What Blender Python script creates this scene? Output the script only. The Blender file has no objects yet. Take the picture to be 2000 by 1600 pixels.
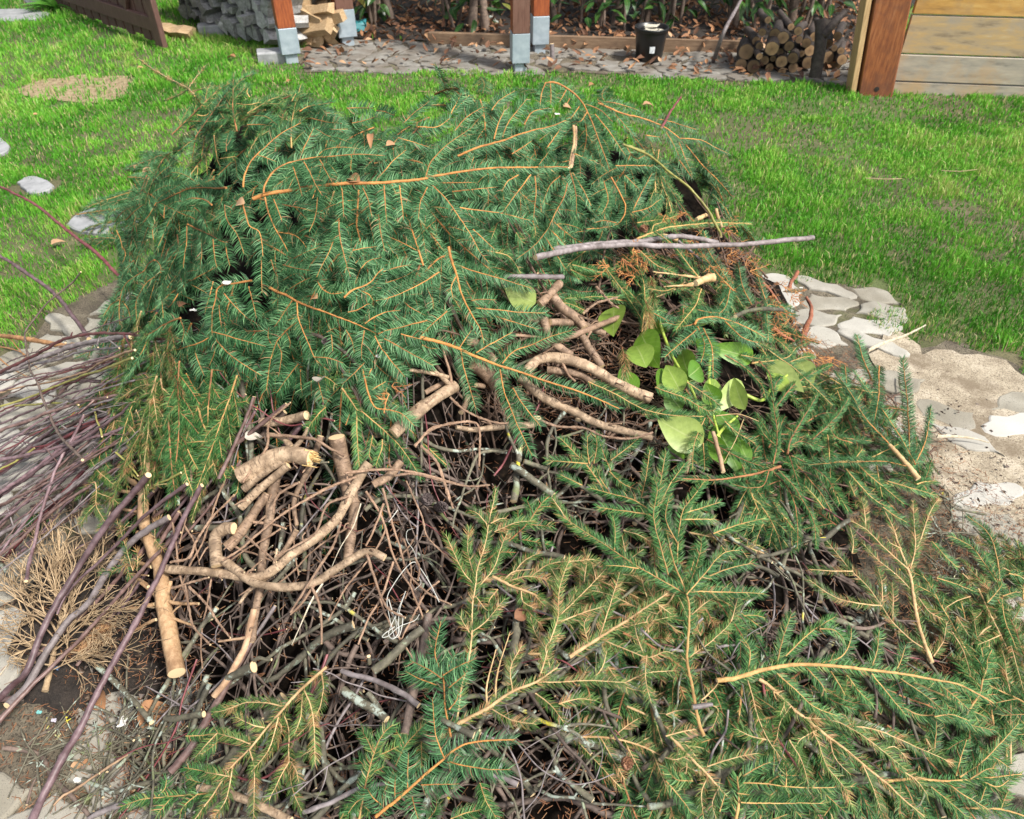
import bpy, math, random
import numpy as np
R = math.radians
random.seed(7); rng = np.random.default_rng(11)
scene = bpy.context.scene
C = scene.collection
# ------------------------------------------------------------------ camera, sky, sun, exposure
CAM_H = 1.65; TILT = R(40.0); F = 1500.0
cam_d = bpy.data.cameras.new("camera"); cam = bpy.data.objects.new("camera", cam_d); C.objects.link(cam)
cam_d.sensor_width = 36.0; cam_d.lens = 27.0; cam_d.clip_start = 0.05; cam_d.clip_end = 400
cam.location = (0, 0, CAM_H); cam.rotation_euler = (R(90) - TILT, 0, 0)
cam_d.dof.use_dof = True; cam_d.dof.focus_distance = 1.75; cam_d.dof.aperture_fstop = 7.5
scene.camera = cam
SUN_EL, SUN_AZ = 52.0, 128.0          # azimuth clockwise from +y: the sun stands to the right, a little behind the camera
w = bpy.data.worlds.new("World"); scene.world = w; w.use_nodes = True
nt = w.node_tree; nt.nodes.clear()
sk = nt.nodes.new("ShaderNodeTexSky"); sk.sky_type = 'NISHITA'; sk.sun_disc = False
sk.sun_elevation = R(SUN_EL); sk.sun_rotation = R(SUN_AZ); sk.dust_density = 2.5; sk.air_density = 1.0
bg = nt.nodes.new("ShaderNodeBackground"); bg.inputs[1].default_value = 0.145
wo = nt.nodes.new("ShaderNodeOutputWorld")
hs = nt.nodes.new("ShaderNodeHueSaturation"); hs.inputs['Saturation'].default_value = 0.45
nt.links.new(sk.outputs[0], hs.inputs['Color']); nt.links.new(hs.outputs[0], bg.inputs[0]); nt.links.new(bg.outputs[0], wo.inputs[0])
sl = bpy.data.lights.new("sun", 'SUN'); sl.energy = 4.0; sl.angle = R(7); sl.color = (1.0, 0.955, 0.88)
sun = bpy.data.objects.new("sun", sl); C.objects.link(sun)
sun.rotation_euler = (R(90 - SUN_EL), 0, R(180 - SUN_AZ)); sun.location = (4, -3, 6)
scene.view_settings.view_transform = 'Standard'; scene.view_settings.look = 'None'
scene.view_settings.exposure = 0.58; scene.view_settings.gamma = 1.0
scene.cycles.max_bounces = 6; scene.cycles.diffuse_bounces = 3; scene.cycles.glossy_bounces = 2
scene.cycles.transmission_bounces = 4; scene.cycles.transparent_max_bounces = 4; scene.cycles.use_denoising = True

# ------------------------------------------------------------------ pixel <-> world
def ray(px, py):
    px = np.asarray(px, float); py = np.asarray(py, float)
    dx = (px - 1000) / F; dy = (800 - py) / F
    c, s = math.cos(TILT), math.sin(TILT)
    d = np.stack([dx, c + dy * s, -s + dy * c], -1)
    return d
def on_z(px, py, z=0.0):
    d = ray(px, py); t = (CAM_H - z) / (-d[..., 2])
    return np.stack([d[..., 0] * t, d[..., 1] * t, CAM_H - d[..., 2] * -t], -1)
def gz(px, py, z=0.0):
    p = on_z(px, py, z); return (float(p[0]), float(p[1]), float(z))

# control points (pixel, height of the heap there)
HC = [(150,1000,.05),(100,800,.04),(20,900,.03),(10,700,.02),
(240,420,.50),(225,600,.28),(260,700,.25),(230,820,.24),(200,930,.18),
(450,200,.80),(600,200,.80),(800,205,.80),(1050,180,.82),(1200,220,.74),(1350,280,.58),(1400,370,.42),(350,280,.72),(400,225,.80),(440,190,.82),(330,330,.68),(290,380,.58),
(450,300,.82),(650,320,.88),(850,340,.89),(1100,330,.80),(1250,380,.55),
(350,400,.68),(500,400,.84),(700,400,.88),(850,400,.86),(1050,450,.72),(1200,440,.52),
(300,550,.55),(450,550,.74),(650,550,.80),(850,560,.75),(1000,600,.60),(1100,560,.52),
(300,700,.42),(450,700,.60),(650,700,.66),(800,700,.60),(1000,700,.48),(1200,650,.44),
(300,850,.33),(450,850,.46),(600,830,.46),(750,830,.46),(900,800,.42),(1100,780,.40),(1300,780,.37),
(1400,500,.34),(1480,600,.24),(1560,700,.12),(1450,720,.30),(1600,820,.18),(1700,860,.12),(1800,930,.06),(1850,1000,.04),
(300,1000,.24),(500,1000,.32),(700,1000,.33),(900,1000,.31),(1100,1000,.29),(1400,950,.28),(1600,950,.20),
(120,1150,.04),(200,1200,.07),(350,1200,.17),(600,1200,.26),(900,1200,.27),(1200,1150,.28),(1500,1150,.24),(1700,1150,.15),(1850,1150,.06),(2000,1150,.0),
(60,1400,0),(180,1400,.01),(250,1400,.04),(400,1400,.13),(700,1400,.22),(1100,1400,.25),(1500,1400,.20),(1800,1400,.10),(1990,1400,.04),
(100,1580,0),(250,1580,.02),(400,1560,.09),(700,1580,.18),(1100,1580,.22),(1500,1580,.18),(1900,1560,.05)]
pts = []
for (x, y, z) in HC:
    p = on_z(x, y, z); pts.append((p[0], p[1], z))
for p in [(-1.3,3.15,0),(-.6,3.3,0),(0,3.35,0),(.6,3.25,0),(1.1,3.0,0),(1.35,2.7,0),(-1.75,2.7,0),(-1.9,2.2,0),
          (1.35,2.35,0),(1.6,1.9,0),(1.6,1.5,0),(1.35,.9,0),(1.2,.6,0),(.9,.35,0),(.3,.2,.03),(-.4,.2,.02),(-.9,.5,0),(-1.1,.9,0),
          (-2.4,1.6,.0),(-2.4,1.2,.0),(2.2,3,0),(2.2,1,0),(-2.6,3.4,0),(2,-.3,0),(-2,-.3,0),(0,-.4,0),(0,4,0),(-1.4,4,0),(1.4,4,0),(3,4,0),(-3,4,0)]:
    pts.append(p)
pts = np.array(pts)
def phi(r): return np.sqrt(r * r + 0.02 ** 2)
A = phi(np.hypot(pts[:, None, 0] - pts[None, :, 0], pts[:, None, 1] - pts[None, :, 1]))
A -= np.eye(len(pts)) * 0.035
A1 = np.vstack([np.hstack([A, np.ones((len(pts), 1))]), np.append(np.ones(len(pts)), 0)])
W = np.linalg.solve(A1, np.append(pts[:, 2], 0))
GX0, GX1, GY0, GY1, GS = -3.0, 3.0, -0.4, 4.0, 0.02
gx = np.arange(GX0, GX1 + .001, GS); gy = np.arange(GY0, GY1 + .001, GS)
XX, YY = np.meshgrid(gx, gy)
HG = np.zeros_like(XX)
for i in range(len(pts)): HG += W[i] * phi(np.hypot(XX - pts[i, 0], YY - pts[i, 1]))
HG += W[-1]
HG = np.clip(HG, 0, None)
for _ in range(2):
    HG[1:-1, 1:-1] = (HG[1:-1, 1:-1] * 2 + HG[:-2, 1:-1] + HG[2:, 1:-1] + HG[1:-1, :-2] + HG[1:-1, 2:]) / 6
def _vn(x, y, s, seed):
    g = np.random.default_rng(seed).random((64, 64)); fx = ((x + 4) / s) % 63; fy = ((y + 4) / s) % 63; ix = fx.astype(int); iy = fy.astype(int); u = fx - ix; v = fy - iy; u = u * u * (3 - 2 * u); v = v * v * (3 - 2 * v)
    return (g[iy, ix] * (1 - u) + g[iy, ix + 1] * u) * (1 - v) + (g[iy + 1, ix] * (1 - u) + g[iy + 1, ix + 1] * u) * v - .5
HG += np.clip((HG - .32) / .25, 0, 1) * (.17 * _vn(XX, YY, .26, 31) + .09 * _vn(XX, YY, .11, 32))      # the mound is lumpy
def H(x, y):
    x = np.asarray(x, float); y = np.asarray(y, float)
    fx = np.clip((x - GX0) / GS, 0, len(gx) - 1.001); fy = np.clip((y - GY0) / GS, 0, len(gy) - 1.001)
    ix = fx.astype(int); iy = fy.astype(int); u = fx - ix; v = fy - iy
    h = (HG[iy, ix] * (1 - u) + HG[iy, ix + 1] * u) * (1 - v) + (HG[iy + 1, ix] * (1 - u) + HG[iy + 1, ix + 1] * u) * v
    return np.where((x < GX0) | (x > GX1) | (y < GY0) | (y > GY1), 0, h)
def HN(p):
    e = .05
    hx = (H(p[0] + e, p[1]) - H(p[0] - e, p[1])) / (2 * e); hy = (H(p[0], p[1] + e) - H(p[0], p[1] - e)) / (2 * e)
    n = np.array([-hx, -hy, 1.0]); return n / np.linalg.norm(n)
TS = np.concatenate([np.arange(.7, 5.0, .012), np.arange(5.0, 14, .1)])
def S(px, py, lift=0.0):
    """first point of the sight line through (px, py) that lies LIFT above the heap or the ground"""
    d = ray(px, py); P = np.array([0, 0, CAM_H]) + TS[:, None] * d
    g = P[:, 2] - H(P[:, 0], P[:, 1]) - lift
    k = np.argmax(g < 0)
    if k == 0: k = len(TS) - 1
    a, b = g[k - 1], g[k]; t = TS[k - 1] + (TS[k] - TS[k - 1]) * (a / (a - b + 1e-9))
    return np.array([0, 0, CAM_H]) + d * t
def unit(v): return v / (np.linalg.norm(v) + 1e-12)
def spline(P, step):
    """Catmull-Rom through the points, resampled about every STEP"""
    P = np.asarray(P, float)
    if len(P) == 1: return P
    Q = np.vstack([2 * P[0] - P[1], P, 2 * P[-1] - P[-2]])
    out = []
    for i in range(1, len(Q) - 2):
        n = max(1, int(np.ceil(np.linalg.norm(Q[i + 1] - Q[i]) / step)))
        t = (np.arange(n) / n)[:, None]
        a, b, c, d = Q[i - 1], Q[i], Q[i + 1], Q[i + 2]
        out.append(.5 * (2 * b + (c - a) * t + (2 * a - 5 * b + 4 * c - d) * t ** 2 + (3 * b - 3 * c + d - a) * t ** 3))
    out.append(Q[-2][None])
    return np.vstack(out)

# ------------------------------------------------------------------ mesh builder
class MB:
    def __init__(s): s.v = []; s.f = []; s.m = []; s.t = []; s.n = 0; s.uv = []; s.hasuv = False
    def add(s, V, Fc, mat=0, tone=0.0, uv=None):
        """V n x 3, Fc m x k (one arity), tone scalar or per vertex, uv per vertex"""
        V = np.asarray(V, float); Fc = np.asarray(Fc, int)
        s.v.append(V); s.f.append(Fc + s.n); s.m.append(np.full(len(Fc), mat)); s.n += len(V)
        s.t.append(np.broadcast_to(np.asarray(tone, float), (len(V),)))
        s.uv.append(np.zeros((len(V), 2)) if uv is None else uv)
    def build(s, name, mats, parent=None, origin=None, smooth=False, mesh_only=False):
        V = np.vstack(s.v)
        if parent is not None and origin is None: origin = parent['_o'][:] if '_o' in parent else (0, 0, 0)
        if origin is None: origin = V[0]
        o = np.array(origin, float)
        me = bpy.data.meshes.new(name)
        V = V - o
        me.vertices.add(len(V)); me.vertices.foreach_set("co", V.ravel().astype(np.float32))
        nl = sum(f.size for f in s.f); nf = sum(len(f) for f in s.f)
        me.loops.add(nl); me.polygons.add(nf)
        li = np.concatenate([f.ravel() for f in s.f]).astype(np.int32)
        tot = np.concatenate([np.full(len(f), f.shape[1]) for f in s.f]).astype(np.int32)
        st = np.concatenate([[0], np.cumsum(tot)[:-1]]).astype(np.int32)
        me.loops.foreach_set("vertex_index", li); me.polygons.foreach_set("loop_start", st); me.polygons.foreach_set("loop_total", tot)
        me.polygons.foreach_set("material_index", np.concatenate(s.m).astype(np.int32))
        sm = np.full(nf, bool(smooth)) ; me.polygons.foreach_set("use_smooth", sm)
        at = me.attributes.new("tone", 'FLOAT', 'POINT'); at.data.foreach_set("value", np.concatenate(s.t).astype(np.float32))
        uvl = me.uv_layers.new(name="UVMap"); uv = np.vstack(s.uv)[li]; uvl.data.foreach_set("uv", uv.ravel().astype(np.float32))
        me.update(calc_edges=True)
        for m in (mats if isinstance(mats, (list, tuple)) else [mats]): me.materials.append(m)
        if mesh_only: return me
        ob = bpy.data.objects.new(name, me); C.objects.link(ob)
        if parent is not None: ob.parent = parent
        else: ob.location = o
        ob['_o'] = [float(q) for q in o]
        return ob
def tag(o, label=None, cat=None, group=None, kind=None):
    if label: o['label'] = label
    if cat: o['category'] = cat
    if group: o['group'] = group
    if kind: o['kind'] = kind
    return o
def thing(name, loc, label, cat, group=None):
    o = bpy.data.objects.new(name, None); C.objects.link(o); o.location = [float(c) for c in loc]; o['_o'] = [float(c) for c in loc]
    o.empty_display_size = .05
    return tag(o, label, cat, group)

def tube(mb, P, r0, r1, n=6, mat=0, tone=0.0, bump=0.0, caps=None, knots=0.0, rs=None, capmat=None, oval=1.0, girth=0.0):
    """tapering tube along the points; bump: irregular girth; knots: swellings; caps: (start, end) closed"""
    P = np.asarray(P, float); m = len(P)
    T = np.gradient(P, axis=0); T /= np.linalg.norm(T, axis=1)[:, None] + 1e-12
    ref = np.array([0.13, 0.21, 0.97]); 
    if abs(T[0] @ ref) > .9: ref = np.array([.9, .1, .2])
    U = np.zeros_like(P); u = unit(np.cross(T[0], ref))
    for i in range(m):
        u = unit(u - T[i] * (u @ T[i])); U[i] = u
    V = np.cross(T, U)
    s = np.linspace(0, 1, m); rad = (r0 + (r1 - r0) * s) if rs is None else np.interp(s, np.linspace(0, 1, len(rs)), rs)
    if girth: rad = rad * (1 + girth * np.interp(np.arange(m), np.linspace(0, m, max(4, m // 3)), rng.normal(0, 1, max(4, m // 3))))
    if knots:
        L = np.cumsum(np.r_[0, np.linalg.norm(np.diff(P, axis=0), axis=1)])
        k = L[0] + .02
        while k < L[-1]:
            rad = rad * (1 + knots * np.exp(-((L - k) / .006) ** 2)); k += random.uniform(.03, .09)
    a = np.arange(n) / n * 2 * np.pi
    rr = rad[:, None] * np.ones(n)[None]
    if bump: rr = rr * (1 + bump * rng.standard_normal((m, n)))
    ring = P[:, None] + rr[..., None] * (np.cos(a)[None, :, None] * U[:, None] * oval + np.sin(a)[None, :, None] * V[:, None])
    L = np.cumsum(np.r_[0, np.linalg.norm(np.diff(P, axis=0), axis=1)])
    uv = np.stack([np.broadcast_to(a / (2 * np.pi), (m, n)), np.broadcast_to(L[:, None], (m, n))], -1).reshape(-1, 2)
    i = np.arange(m - 1)[:, None] * n; j = np.arange(n)[None]; jn = (j + 1) % n
    Fq = np.stack([i + j, i + jn, i + n + jn, i + n + j], -1).reshape(-1, 4)
    tn = tone
    mb.add(ring.reshape(-1, 3), Fq, mat, tn, uv)
    if caps is None: caps = (True, True)
    cm = mat if capmat is None else capmat
    for e, on in ((0, caps[0]), (m - 1, caps[1])):
        if on:
            c = P[e] + T[e] * rad[e] * (.05 if e else -.05)
            vv = np.vstack([ring[e], c]); q = np.arange(n)
            fc = np.stack([q, (q + 1) % n, np.full(n, n)], -1)
            if e == 0: fc = fc[:, ::-1]
            uvv = np.vstack([np.stack([np.cos(a), np.sin(a)], -1), [[0, 0]]])
            mb.add(vv, fc, cm, 0.0, uvv)
    return T

def box(mb, c, sx, sy, sz, ax=None, mat=0, jit=0.0, bev=0.0):
    """box centred at c with half sizes, axes ax (3x3 rows), small bevel ring on all edges"""
    ax = np.eye(3) if ax is None else np.asarray(ax, float)
    b = bev
    V = []
    for X in (-1, 1):
        for Y in (-1, 1):
            for Z in (-1, 1):
                for k in range(3):
                    h = np.array([sx, sy, sz], float); q = np.array([X, Y, Z]) * h
                    off = np.array([X, Y, Z]) * b; off[k] = 0
                    V.append(q - off)
    V = np.array(V) + rng.normal(0, jit, (24, 3)) if jit else np.array(V)
    def vi(X, Y, Z, k): return ((X > 0) * 4 + (Y > 0) * 2 + (Z > 0)) * 3 + k
    Fq = []
    for k in range(3):
        for s_ in (-1, 1):
            o = [(-1, -1), (1, -1), (1, 1), (-1, 1)]; f = []
            for (a_, b_) in o:
                c3 = [0, 0, 0]; c3[k] = s_; c3[(k + 1) % 3] = a_; c3[(k + 2) % 3] = b_; f.append(vi(*c3, k))
            Fq.append(f if s_ > 0 else f[::-1])
    for k in range(3):                                   # edges along axis k
        for (a_, b_) in ((-1, -1), (1, -1), (1, 1), (-1, 1)):
            k1, k2 = (k + 1) % 3, (k + 2) % 3
            def c3(z): q = [0, 0, 0]; q[k] = z; q[k1] = a_; q[k2] = b_; return q
            f = [vi(*c3(-1), k1), vi(*c3(1), k1), vi(*c3(1), k2), vi(*c3(-1), k2)]
            Fq.append(f if a_ * b_ < 0 else f[::-1])
    Ft = []
    for X in (-1, 1):
        for Y in (-1, 1):
            for Z in (-1, 1):
                f = [vi(X, Y, Z, 0), vi(X, Y, Z, 1), vi(X, Y, Z, 2)]
                Ft.append(f if X * Y * Z > 0 else f[::-1])
    W_ = np.asarray(c, float) + V @ ax
    uv = V[:, [0, 2]] if sx >= sz else V[:, [2, 0]]
    uv = np.stack([V[:, 1] + V[:, 2 if sx > sz else 0], V[:, 0 if sx > sz else 2]], -1)
    mb.add(W_, Fq, mat, 0.0, uv); n0 = mb.n - 24
    mb.f.append(np.array(Ft) + n0); mb.m.append(np.full(len(Ft), mat))

# ------------------------------------------------------------------ materials
MATS = {}
def mat(name, build):
    if name in MATS: return MATS[name]
    m = bpy.data.materials.new(name); m.use_nodes = True; n = m.node_tree; n.nodes.clear()
    out = n.nodes.new("ShaderNodeOutputMaterial"); b = n.nodes.new("ShaderNodeBsdfPrincipled"); n.links.new(b.outputs[0], out.inputs[0])
    build(n, b); MATS[name] = m; return m
def N(n, t, **k):
    x = n.nodes.new(t)
    for a, v in k.items():
        if a.startswith('i_'): x.inputs[a[2:].replace('_', ' ')].default_value = v
        else: setattr(x, a, v)
    return x
def ramp(n, fac, stops, interp='LINEAR'):
    r = n.nodes.new("ShaderNodeValToRGB"); r.color_ramp.interpolation = interp
    e = r.color_ramp.elements
    while len(e) > 1: e.remove(e[-1])
    e[0].position = stops[0][0]; e[0].color = (*stops[0][1], 1)
    for p, c in stops[1:]:
        q = e.new(p); q.color = (*c, 1)
    n.links.new(fac, r.inputs[0]); return r.outputs[0]
def mix(n, f, a, b, blend='MIX'):
    m = n.nodes.new("ShaderNodeMix"); m.data_type = 'RGBA'; m.blend_type = blend
    for s, v in ((0, f), (6, a), (7, b)):
        if isinstance(v, (int, float)): m.inputs[s].default_value = v
        elif isinstance(v, tuple): m.inputs[s].default_value = (*v, 1)
        else: n.links.new(v, m.inputs[s])
    return m.outputs[2]
def noise(n, scale, detail=3, rough=.55, coord='Object', vec=None, sc3=None, w=None):
    if vec is None:
        if coord == 'geo': vec = n.nodes.new("ShaderNodeNewGeometry").outputs['Position']
        else: vec = n.nodes.new("ShaderNodeTexCoord").outputs[coord]
    if sc3:
        mp = n.nodes.new("ShaderNodeMapping"); mp.inputs['Scale'].default_value = sc3; n.links.new(vec, mp.inputs[0]); vec = mp.outputs[0]
    t = n.nodes.new("ShaderNodeTexNoise"); t.inputs['Scale'].default_value = scale; t.inputs['Detail'].default_value = detail; t.inputs['Roughness'].default_value = rough
    n.links.new(vec, t.inputs['Vector']); return t.outputs[0]
def bumpn(n, b, h, strength=.3, dist=.002):
    q = n.nodes.new("ShaderNodeBump"); q.inputs['Strength'].default_value = strength; q.inputs['Distance'].default_value = dist
    n.links.new(h, q.inputs['Height']); n.links.new(q.outputs[0], b.inputs['Normal'])
def attr(n, name='tone'):
    a = n.nodes.new("ShaderNodeAttribute"); a.attribute_name = name; return a.outputs['Fac']
def vary(n, col, amt=.25):
    """per-object value shift"""
    oi = n.nodes.new("ShaderNodeObjectInfo"); hv = n.nodes.new("ShaderNodeHueSaturation")
    mr = n.nodes.new("ShaderNodeMapRange"); mr.inputs[3].default_value = 1 - amt; mr.inputs[4].default_value = 1 + amt
    n.links.new(oi.outputs['Random'], mr.inputs[0]); n.links.new(mr.outputs[0], hv.inputs['Value']); n.links.new(col, hv.inputs['Color']); return hv.outputs[0]

def m_needle(name, stops, rough=.55, trans=.0):
    def f(n, b):
        c = ramp(n, attr(n), stops); c = vary(n, c, .16)
        n.links.new(c, b.inputs['Base Color']); b.inputs['Roughness'].default_value = rough
        b.inputs['Specular IOR Level'].default_value = .35
    return mat(name, f)
# tone: 0..0.8 greens, sheen and shade put in as pale and dark ends, 0.9..1 dead brown
NEEDLE_BLUE = m_needle('spruce_needle_blue_green', [(0, (.008,.036,.010)), (.3, (.019,.080,.024)), (.6, (.050,.152,.052)), (.82, (.15,.31,.14)), (.86, (.16,.28,.10)), (.9, (.26,.15,.07)), (1, (.38,.24,.13))])
NEEDLE_GREEN = m_needle('spruce_needle_green', [(0, (.008,.036,.008)), (.3, (.020,.082,.018)), (.6, (.048,.150,.036)), (.82, (.13,.27,.08)), (.86, (.30,.22,.06)), (.9, (.28,.15,.05)), (1, (.40,.24,.11))])
NEEDLE_OLIVE = m_needle('spruce_needle_olive', [(0, (.018,.045,.008)), (.3, (.038,.09,.016)), (.6, (.078,.155,.032)), (.82, (.15,.24,.07)), (.86, (.30,.22,.06)), (.9, (.28,.15,.055)), (1, (.42,.26,.12))])
def m_bark(name, a, b_, dark=(.05,.03,.02), dash=0.0, lichen=0.0, amt=.2, rough=.75, bs=.5, sc=60, scaly=0.0):
    def f(n, b):
        t1 = noise(n, sc, 4, .6); c = ramp(n, t1, [(.3, a), (.7, b_)])
        t2 = noise(n, 14, 3, .6); c = mix(n, ramp(n, t2, [(.40, (0,)*3), (.70, (.7,)*3)]), c, dark)
        t5 = noise(n, 42, 4, .65); c = mix(n, ramp(n, t5, [(.50, (0,)*3), (.62, (.55 if dash else .3,)*3)]), c, tuple(min(1, q * 1.35 + .02) for q in b_)); c = mix(n, ramp(n, t5, [(.36, (.6,)*3), (.46, (0,)*3)]), c, tuple(q * .6 for q in a))
        h = t1
        if dash:
            uv = n.nodes.new("ShaderNodeTexCoord").outputs['UV']
            mp = n.nodes.new("ShaderNodeMapping"); mp.inputs['Scale'].default_value = (5, 230, 1); n.links.new(uv, mp.inputs[0])
            vo = n.nodes.new("ShaderNodeTexVoronoi"); vo.inputs['Scale'].default_value = 1.0; n.links.new(mp.outputs[0], vo.inputs[0])
            d = ramp(n, vo.outputs['Distance'], [(.24, (1,)*3), (.38, (0,)*3)]); c = mix(n, mix(n, dash, (0,0,0), d), c, dark)
        if scaly:
            vo = n.nodes.new("ShaderNodeTexVoronoi"); vo.inputs['Scale'].default_value = 330; vo.feature = 'DISTANCE_TO_EDGE'
            n.links.new(n.nodes.new("ShaderNodeTexCoord").outputs['Object'], vo.inputs[0])
            d = ramp(n, vo.outputs['Distance'], [(0, (1,)*3), (.12, (0,)*3)]); c = mix(n, mix(n, scaly, (0,0,0), d), c, dark)
        if lichen:
            t3 = noise(n, 38, 5, .7); lm = ramp(n, t3, [(.66 - .11 * lichen, (0,)*3), (.70 - .11 * lichen, (1,)*3)])
            t4 = noise(n, 9, 2); lc = ramp(n, t4, [(.36, (.10,.12,.035)), (.46, (.15,.17,.09)), (.54, (.26,.30,.25)), (.64, (.30,.34,.29)), (.70, (.45,.38,.03))])
            c = mix(n, lm, c, lc)
        c = vary(n, c, amt); n.links.new(c, b.inputs['Base Color']); b.inputs['Roughness'].default_value = rough
        bumpn(n, b, h, bs, .002)
    return mat(name, f)
STEM_ORANGE = m_bark('twig_bark_orange', (.36,.14,.035), (.50,.23,.06), (.16,.06,.02), amt=.22, sc=500)
STEM_BROWN = m_bark('twig_bark_rust_brown', (.26,.10,.04), (.36,.16,.06), (.10,.04,.02), amt=.25, sc=500)
STEM_GOLD = m_bark('twig_bark_golden', (.40,.22,.07), (.54,.34,.13), (.22,.10,.03), amt=.2, sc=400)
STEM_TAN = m_bark('twig_bark_pale_tan', (.46,.29,.13), (.60,.42,.22), (.27,.14,.05), amt=.15, sc=400)
BARK_THICK = m_bark('spruce_branch_bark', (.27,.18,.11), (.43,.31,.20), (.12,.08,.05), dash=.8, amt=.12, sc=90, bs=.6)
BARK_DARKER = m_bark('spruce_branch_bark_dark', (.18,.115,.07), (.30,.20,.13), (.09,.055,.035), dash=.7, amt=.15, sc=90, bs=.6)
BARK_TRUNK = m_bark('peeling_trunk_bark', (.38,.22,.105), (.54,.36,.20), (.22,.12,.06), amt=.08, sc=120, bs=.8, scaly=.35)
BARK_TWIG = m_bark('dry_twig_bark', (.22,.13,.08), (.36,.235,.155), (.11,.06,.035), amt=.2, sc=300, bs=.8)
BARK_PURPLE = m_bark('prunings_bark_purple', (.11,.065,.07), (.21,.14,.15), (.07,.03,.03), amt=.3, sc=70, rough=.5)
BARK_PURPLE2 = m_bark('prunings_bark_plum_brown', (.13,.075,.065), (.24,.155,.135), (.08,.035,.03), amt=.3, sc=70, rough=.5)
BARK_GREY = m_bark('grey_stick_bark', (.15,.125,.12), (.26,.225,.225), (.09,.065,.06), amt=.15, sc=70, rough=.6)
BARK_LICHEN = m_bark('lichened_twig_bark', (.075,.068,.045), (.15,.135,.09), (.04,.035,.026), lichen=1.0, amt=.35, sc=120)
BARK_DULL = m_bark('old_twig_bark', (.085,.06,.047), (.17,.12,.095), (.04,.03,.025), lichen=.25, amt=.4, sc=120)
BARK_RED = m_bark('red_shoot_bark', (.13,.03,.035), (.20,.06,.06), (.08,.015,.02), amt=.3, rough=.45)
BARK_YELLOW = m_bark('yellow_shoot_bark', (.24,.23,.055), (.34,.32,.09), (.16,.12,.04), amt=.15, rough=.5)
BARK_DRYBUSH = m_bark('bleached_bush_bark', (.36,.25,.14), (.50,.37,.22), (.22,.14,.08), amt=.15, sc=200)
def f_cut(n, b):
    uv = n.nodes.new("ShaderNodeTexCoord").outputs['UV']
    ln = n.nodes.new("ShaderNodeVectorMath"); ln.operation = 'LENGTH'; n.links.new(uv, ln.inputs[0])
    wv = n.nodes.new("ShaderNodeTexWave"); wv.wave_type = 'RINGS'; wv.rings_direction = 'SPHERICAL'; wv.inputs['Scale'].default_value = 3; wv.inputs['Distortion'].default_value = 1.5
    n.links.new(uv, wv.inputs[0]); c = ramp(n, wv.outputs[1], [(0, (.62,.43,.22)), (1, (.80,.64,.40))])
    c = mix(n, ramp(n, ln.outputs['Value'], [(.86, (0,)*3), (.96, (1,)*3)]), c, (.30,.18,.09)); n.links.new(c, b.inputs['Base Color']); b.inputs['Roughness'].default_value = .7
CUT = mat('cut_wood_face', f_cut)
# ------------------------------------------------------------------ ground, paving, soil
from mathutils.geometry import tessellate_polygon
def inpoly(x, y, poly):
    x = np.asarray(x); y = np.asarray(y); ins = np.zeros(x.shape, bool); n = len(poly); j = n - 1
    for i in range(n):
        xi, yi = poly[i]; xj, yj = poly[j]
        c = ((yi > y) != (yj > y)) & (x < (xj - xi) * (y - yi) / (yj - yi + 1e-12) + xi); ins ^= c; j = i
    return ins
def wobble(poly, step=.04, amp=.012, sd=0):
    r = np.random.default_rng(sd); P = np.array(poly + [poly[0]], float); out = []
    for i in range(len(P) - 1):
        n = max(1, int(np.linalg.norm(P[i + 1] - P[i]) / step))
        for k in range(n): out.append(P[i] + (P[i + 1] - P[i]) * k / n + r.normal(0, amp, 2))
    return [tuple(p) for p in out]
def sheet(name, poly, z, m, kind='structure'):
    tri = tessellate_polygon([[(p[0], p[1], 0) for p in poly]])
    mb = MB(); mb.add([(p[0], p[1], z) for p in poly], [t for t in tri]); 
    ob = mb.build(name, m, origin=(0, 0, 0))
    if sum(p.normal.z for p in ob.data.polygons) < 0: ob.data.flip_normals()
    return tag(ob, kind=kind)
def f_ground(n, b):
    c = ramp(n, noise(n, 5, 5, .6), [(.3, (.055,.050,.022)), (.55, (.11,.092,.05)), (.75, (.19,.155,.095))])
    c = mix(n, ramp(n, noise(n, 1.1, 3), [(.4, (0,)*3), (.6, (.55,)*3)]), c, (.085,.15,.03)); c = mix(n, ramp(n, noise(n, 150, 4, .7), [(.40, (.8,)*3), (.5, (0,)*3)]), c, (.03,.035,.012)); n.links.new(c, b.inputs['Base Color']); b.inputs['Roughness'].default_value = 1
M_GROUND = mat('lawn_soil', f_ground)
def f_sand(n, b):
    c = ramp(n, noise(n, 7, 6, .65), [(.3, (.22,.175,.12)), (.5, (.38,.32,.23)), (.7, (.50,.43,.33))])
    g = noise(n, 200, 4, .8); c = mix(n, ramp(n, g, [(.40, (1,)*3), (.47, (0,)*3)]), c, (.10,.075,.05)); c = mix(n, ramp(n, g, [(.58, (0,)*3), (.66, (.8,)*3)]), c, (.62,.56,.45))
    v = noise(n, 6.1, 5, .7); c = mix(n, ramp(n, v, [(.48, (0,)*3), (.62, (.85,)*3)]), c, (.17,.13,.085))
    n.links.new(c, b.inputs['Base Color']); b.inputs['Roughness'].default_value = .95; bumpn(n, b, g, .7, .004)
M_SAND = mat('sandy_joint_fill', f_sand)
def f_dirt(n, b):
    c = ramp(n, noise(n, 9, 6, .7), [(.3, (.06,.05,.032)), (.5, (.14,.115,.08)), (.7, (.25,.215,.15))]); g = noise(n, 170, 4, .8); c = mix(n, ramp(n, g, [(.42, (1,)*3), (.5, (0,)*3)]), c, (.045,.036,.025))
    c = mix(n, ramp(n, noise(n, 5, 4), [(.55, (0,)*3), (.68, (.5,)*3)]), c, (.10,.12,.03)); n.links.new(c, b.inputs['Base Color']); b.inputs['Roughness'].default_value = .95; bumpn(n, b, g, .9, .006)
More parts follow.
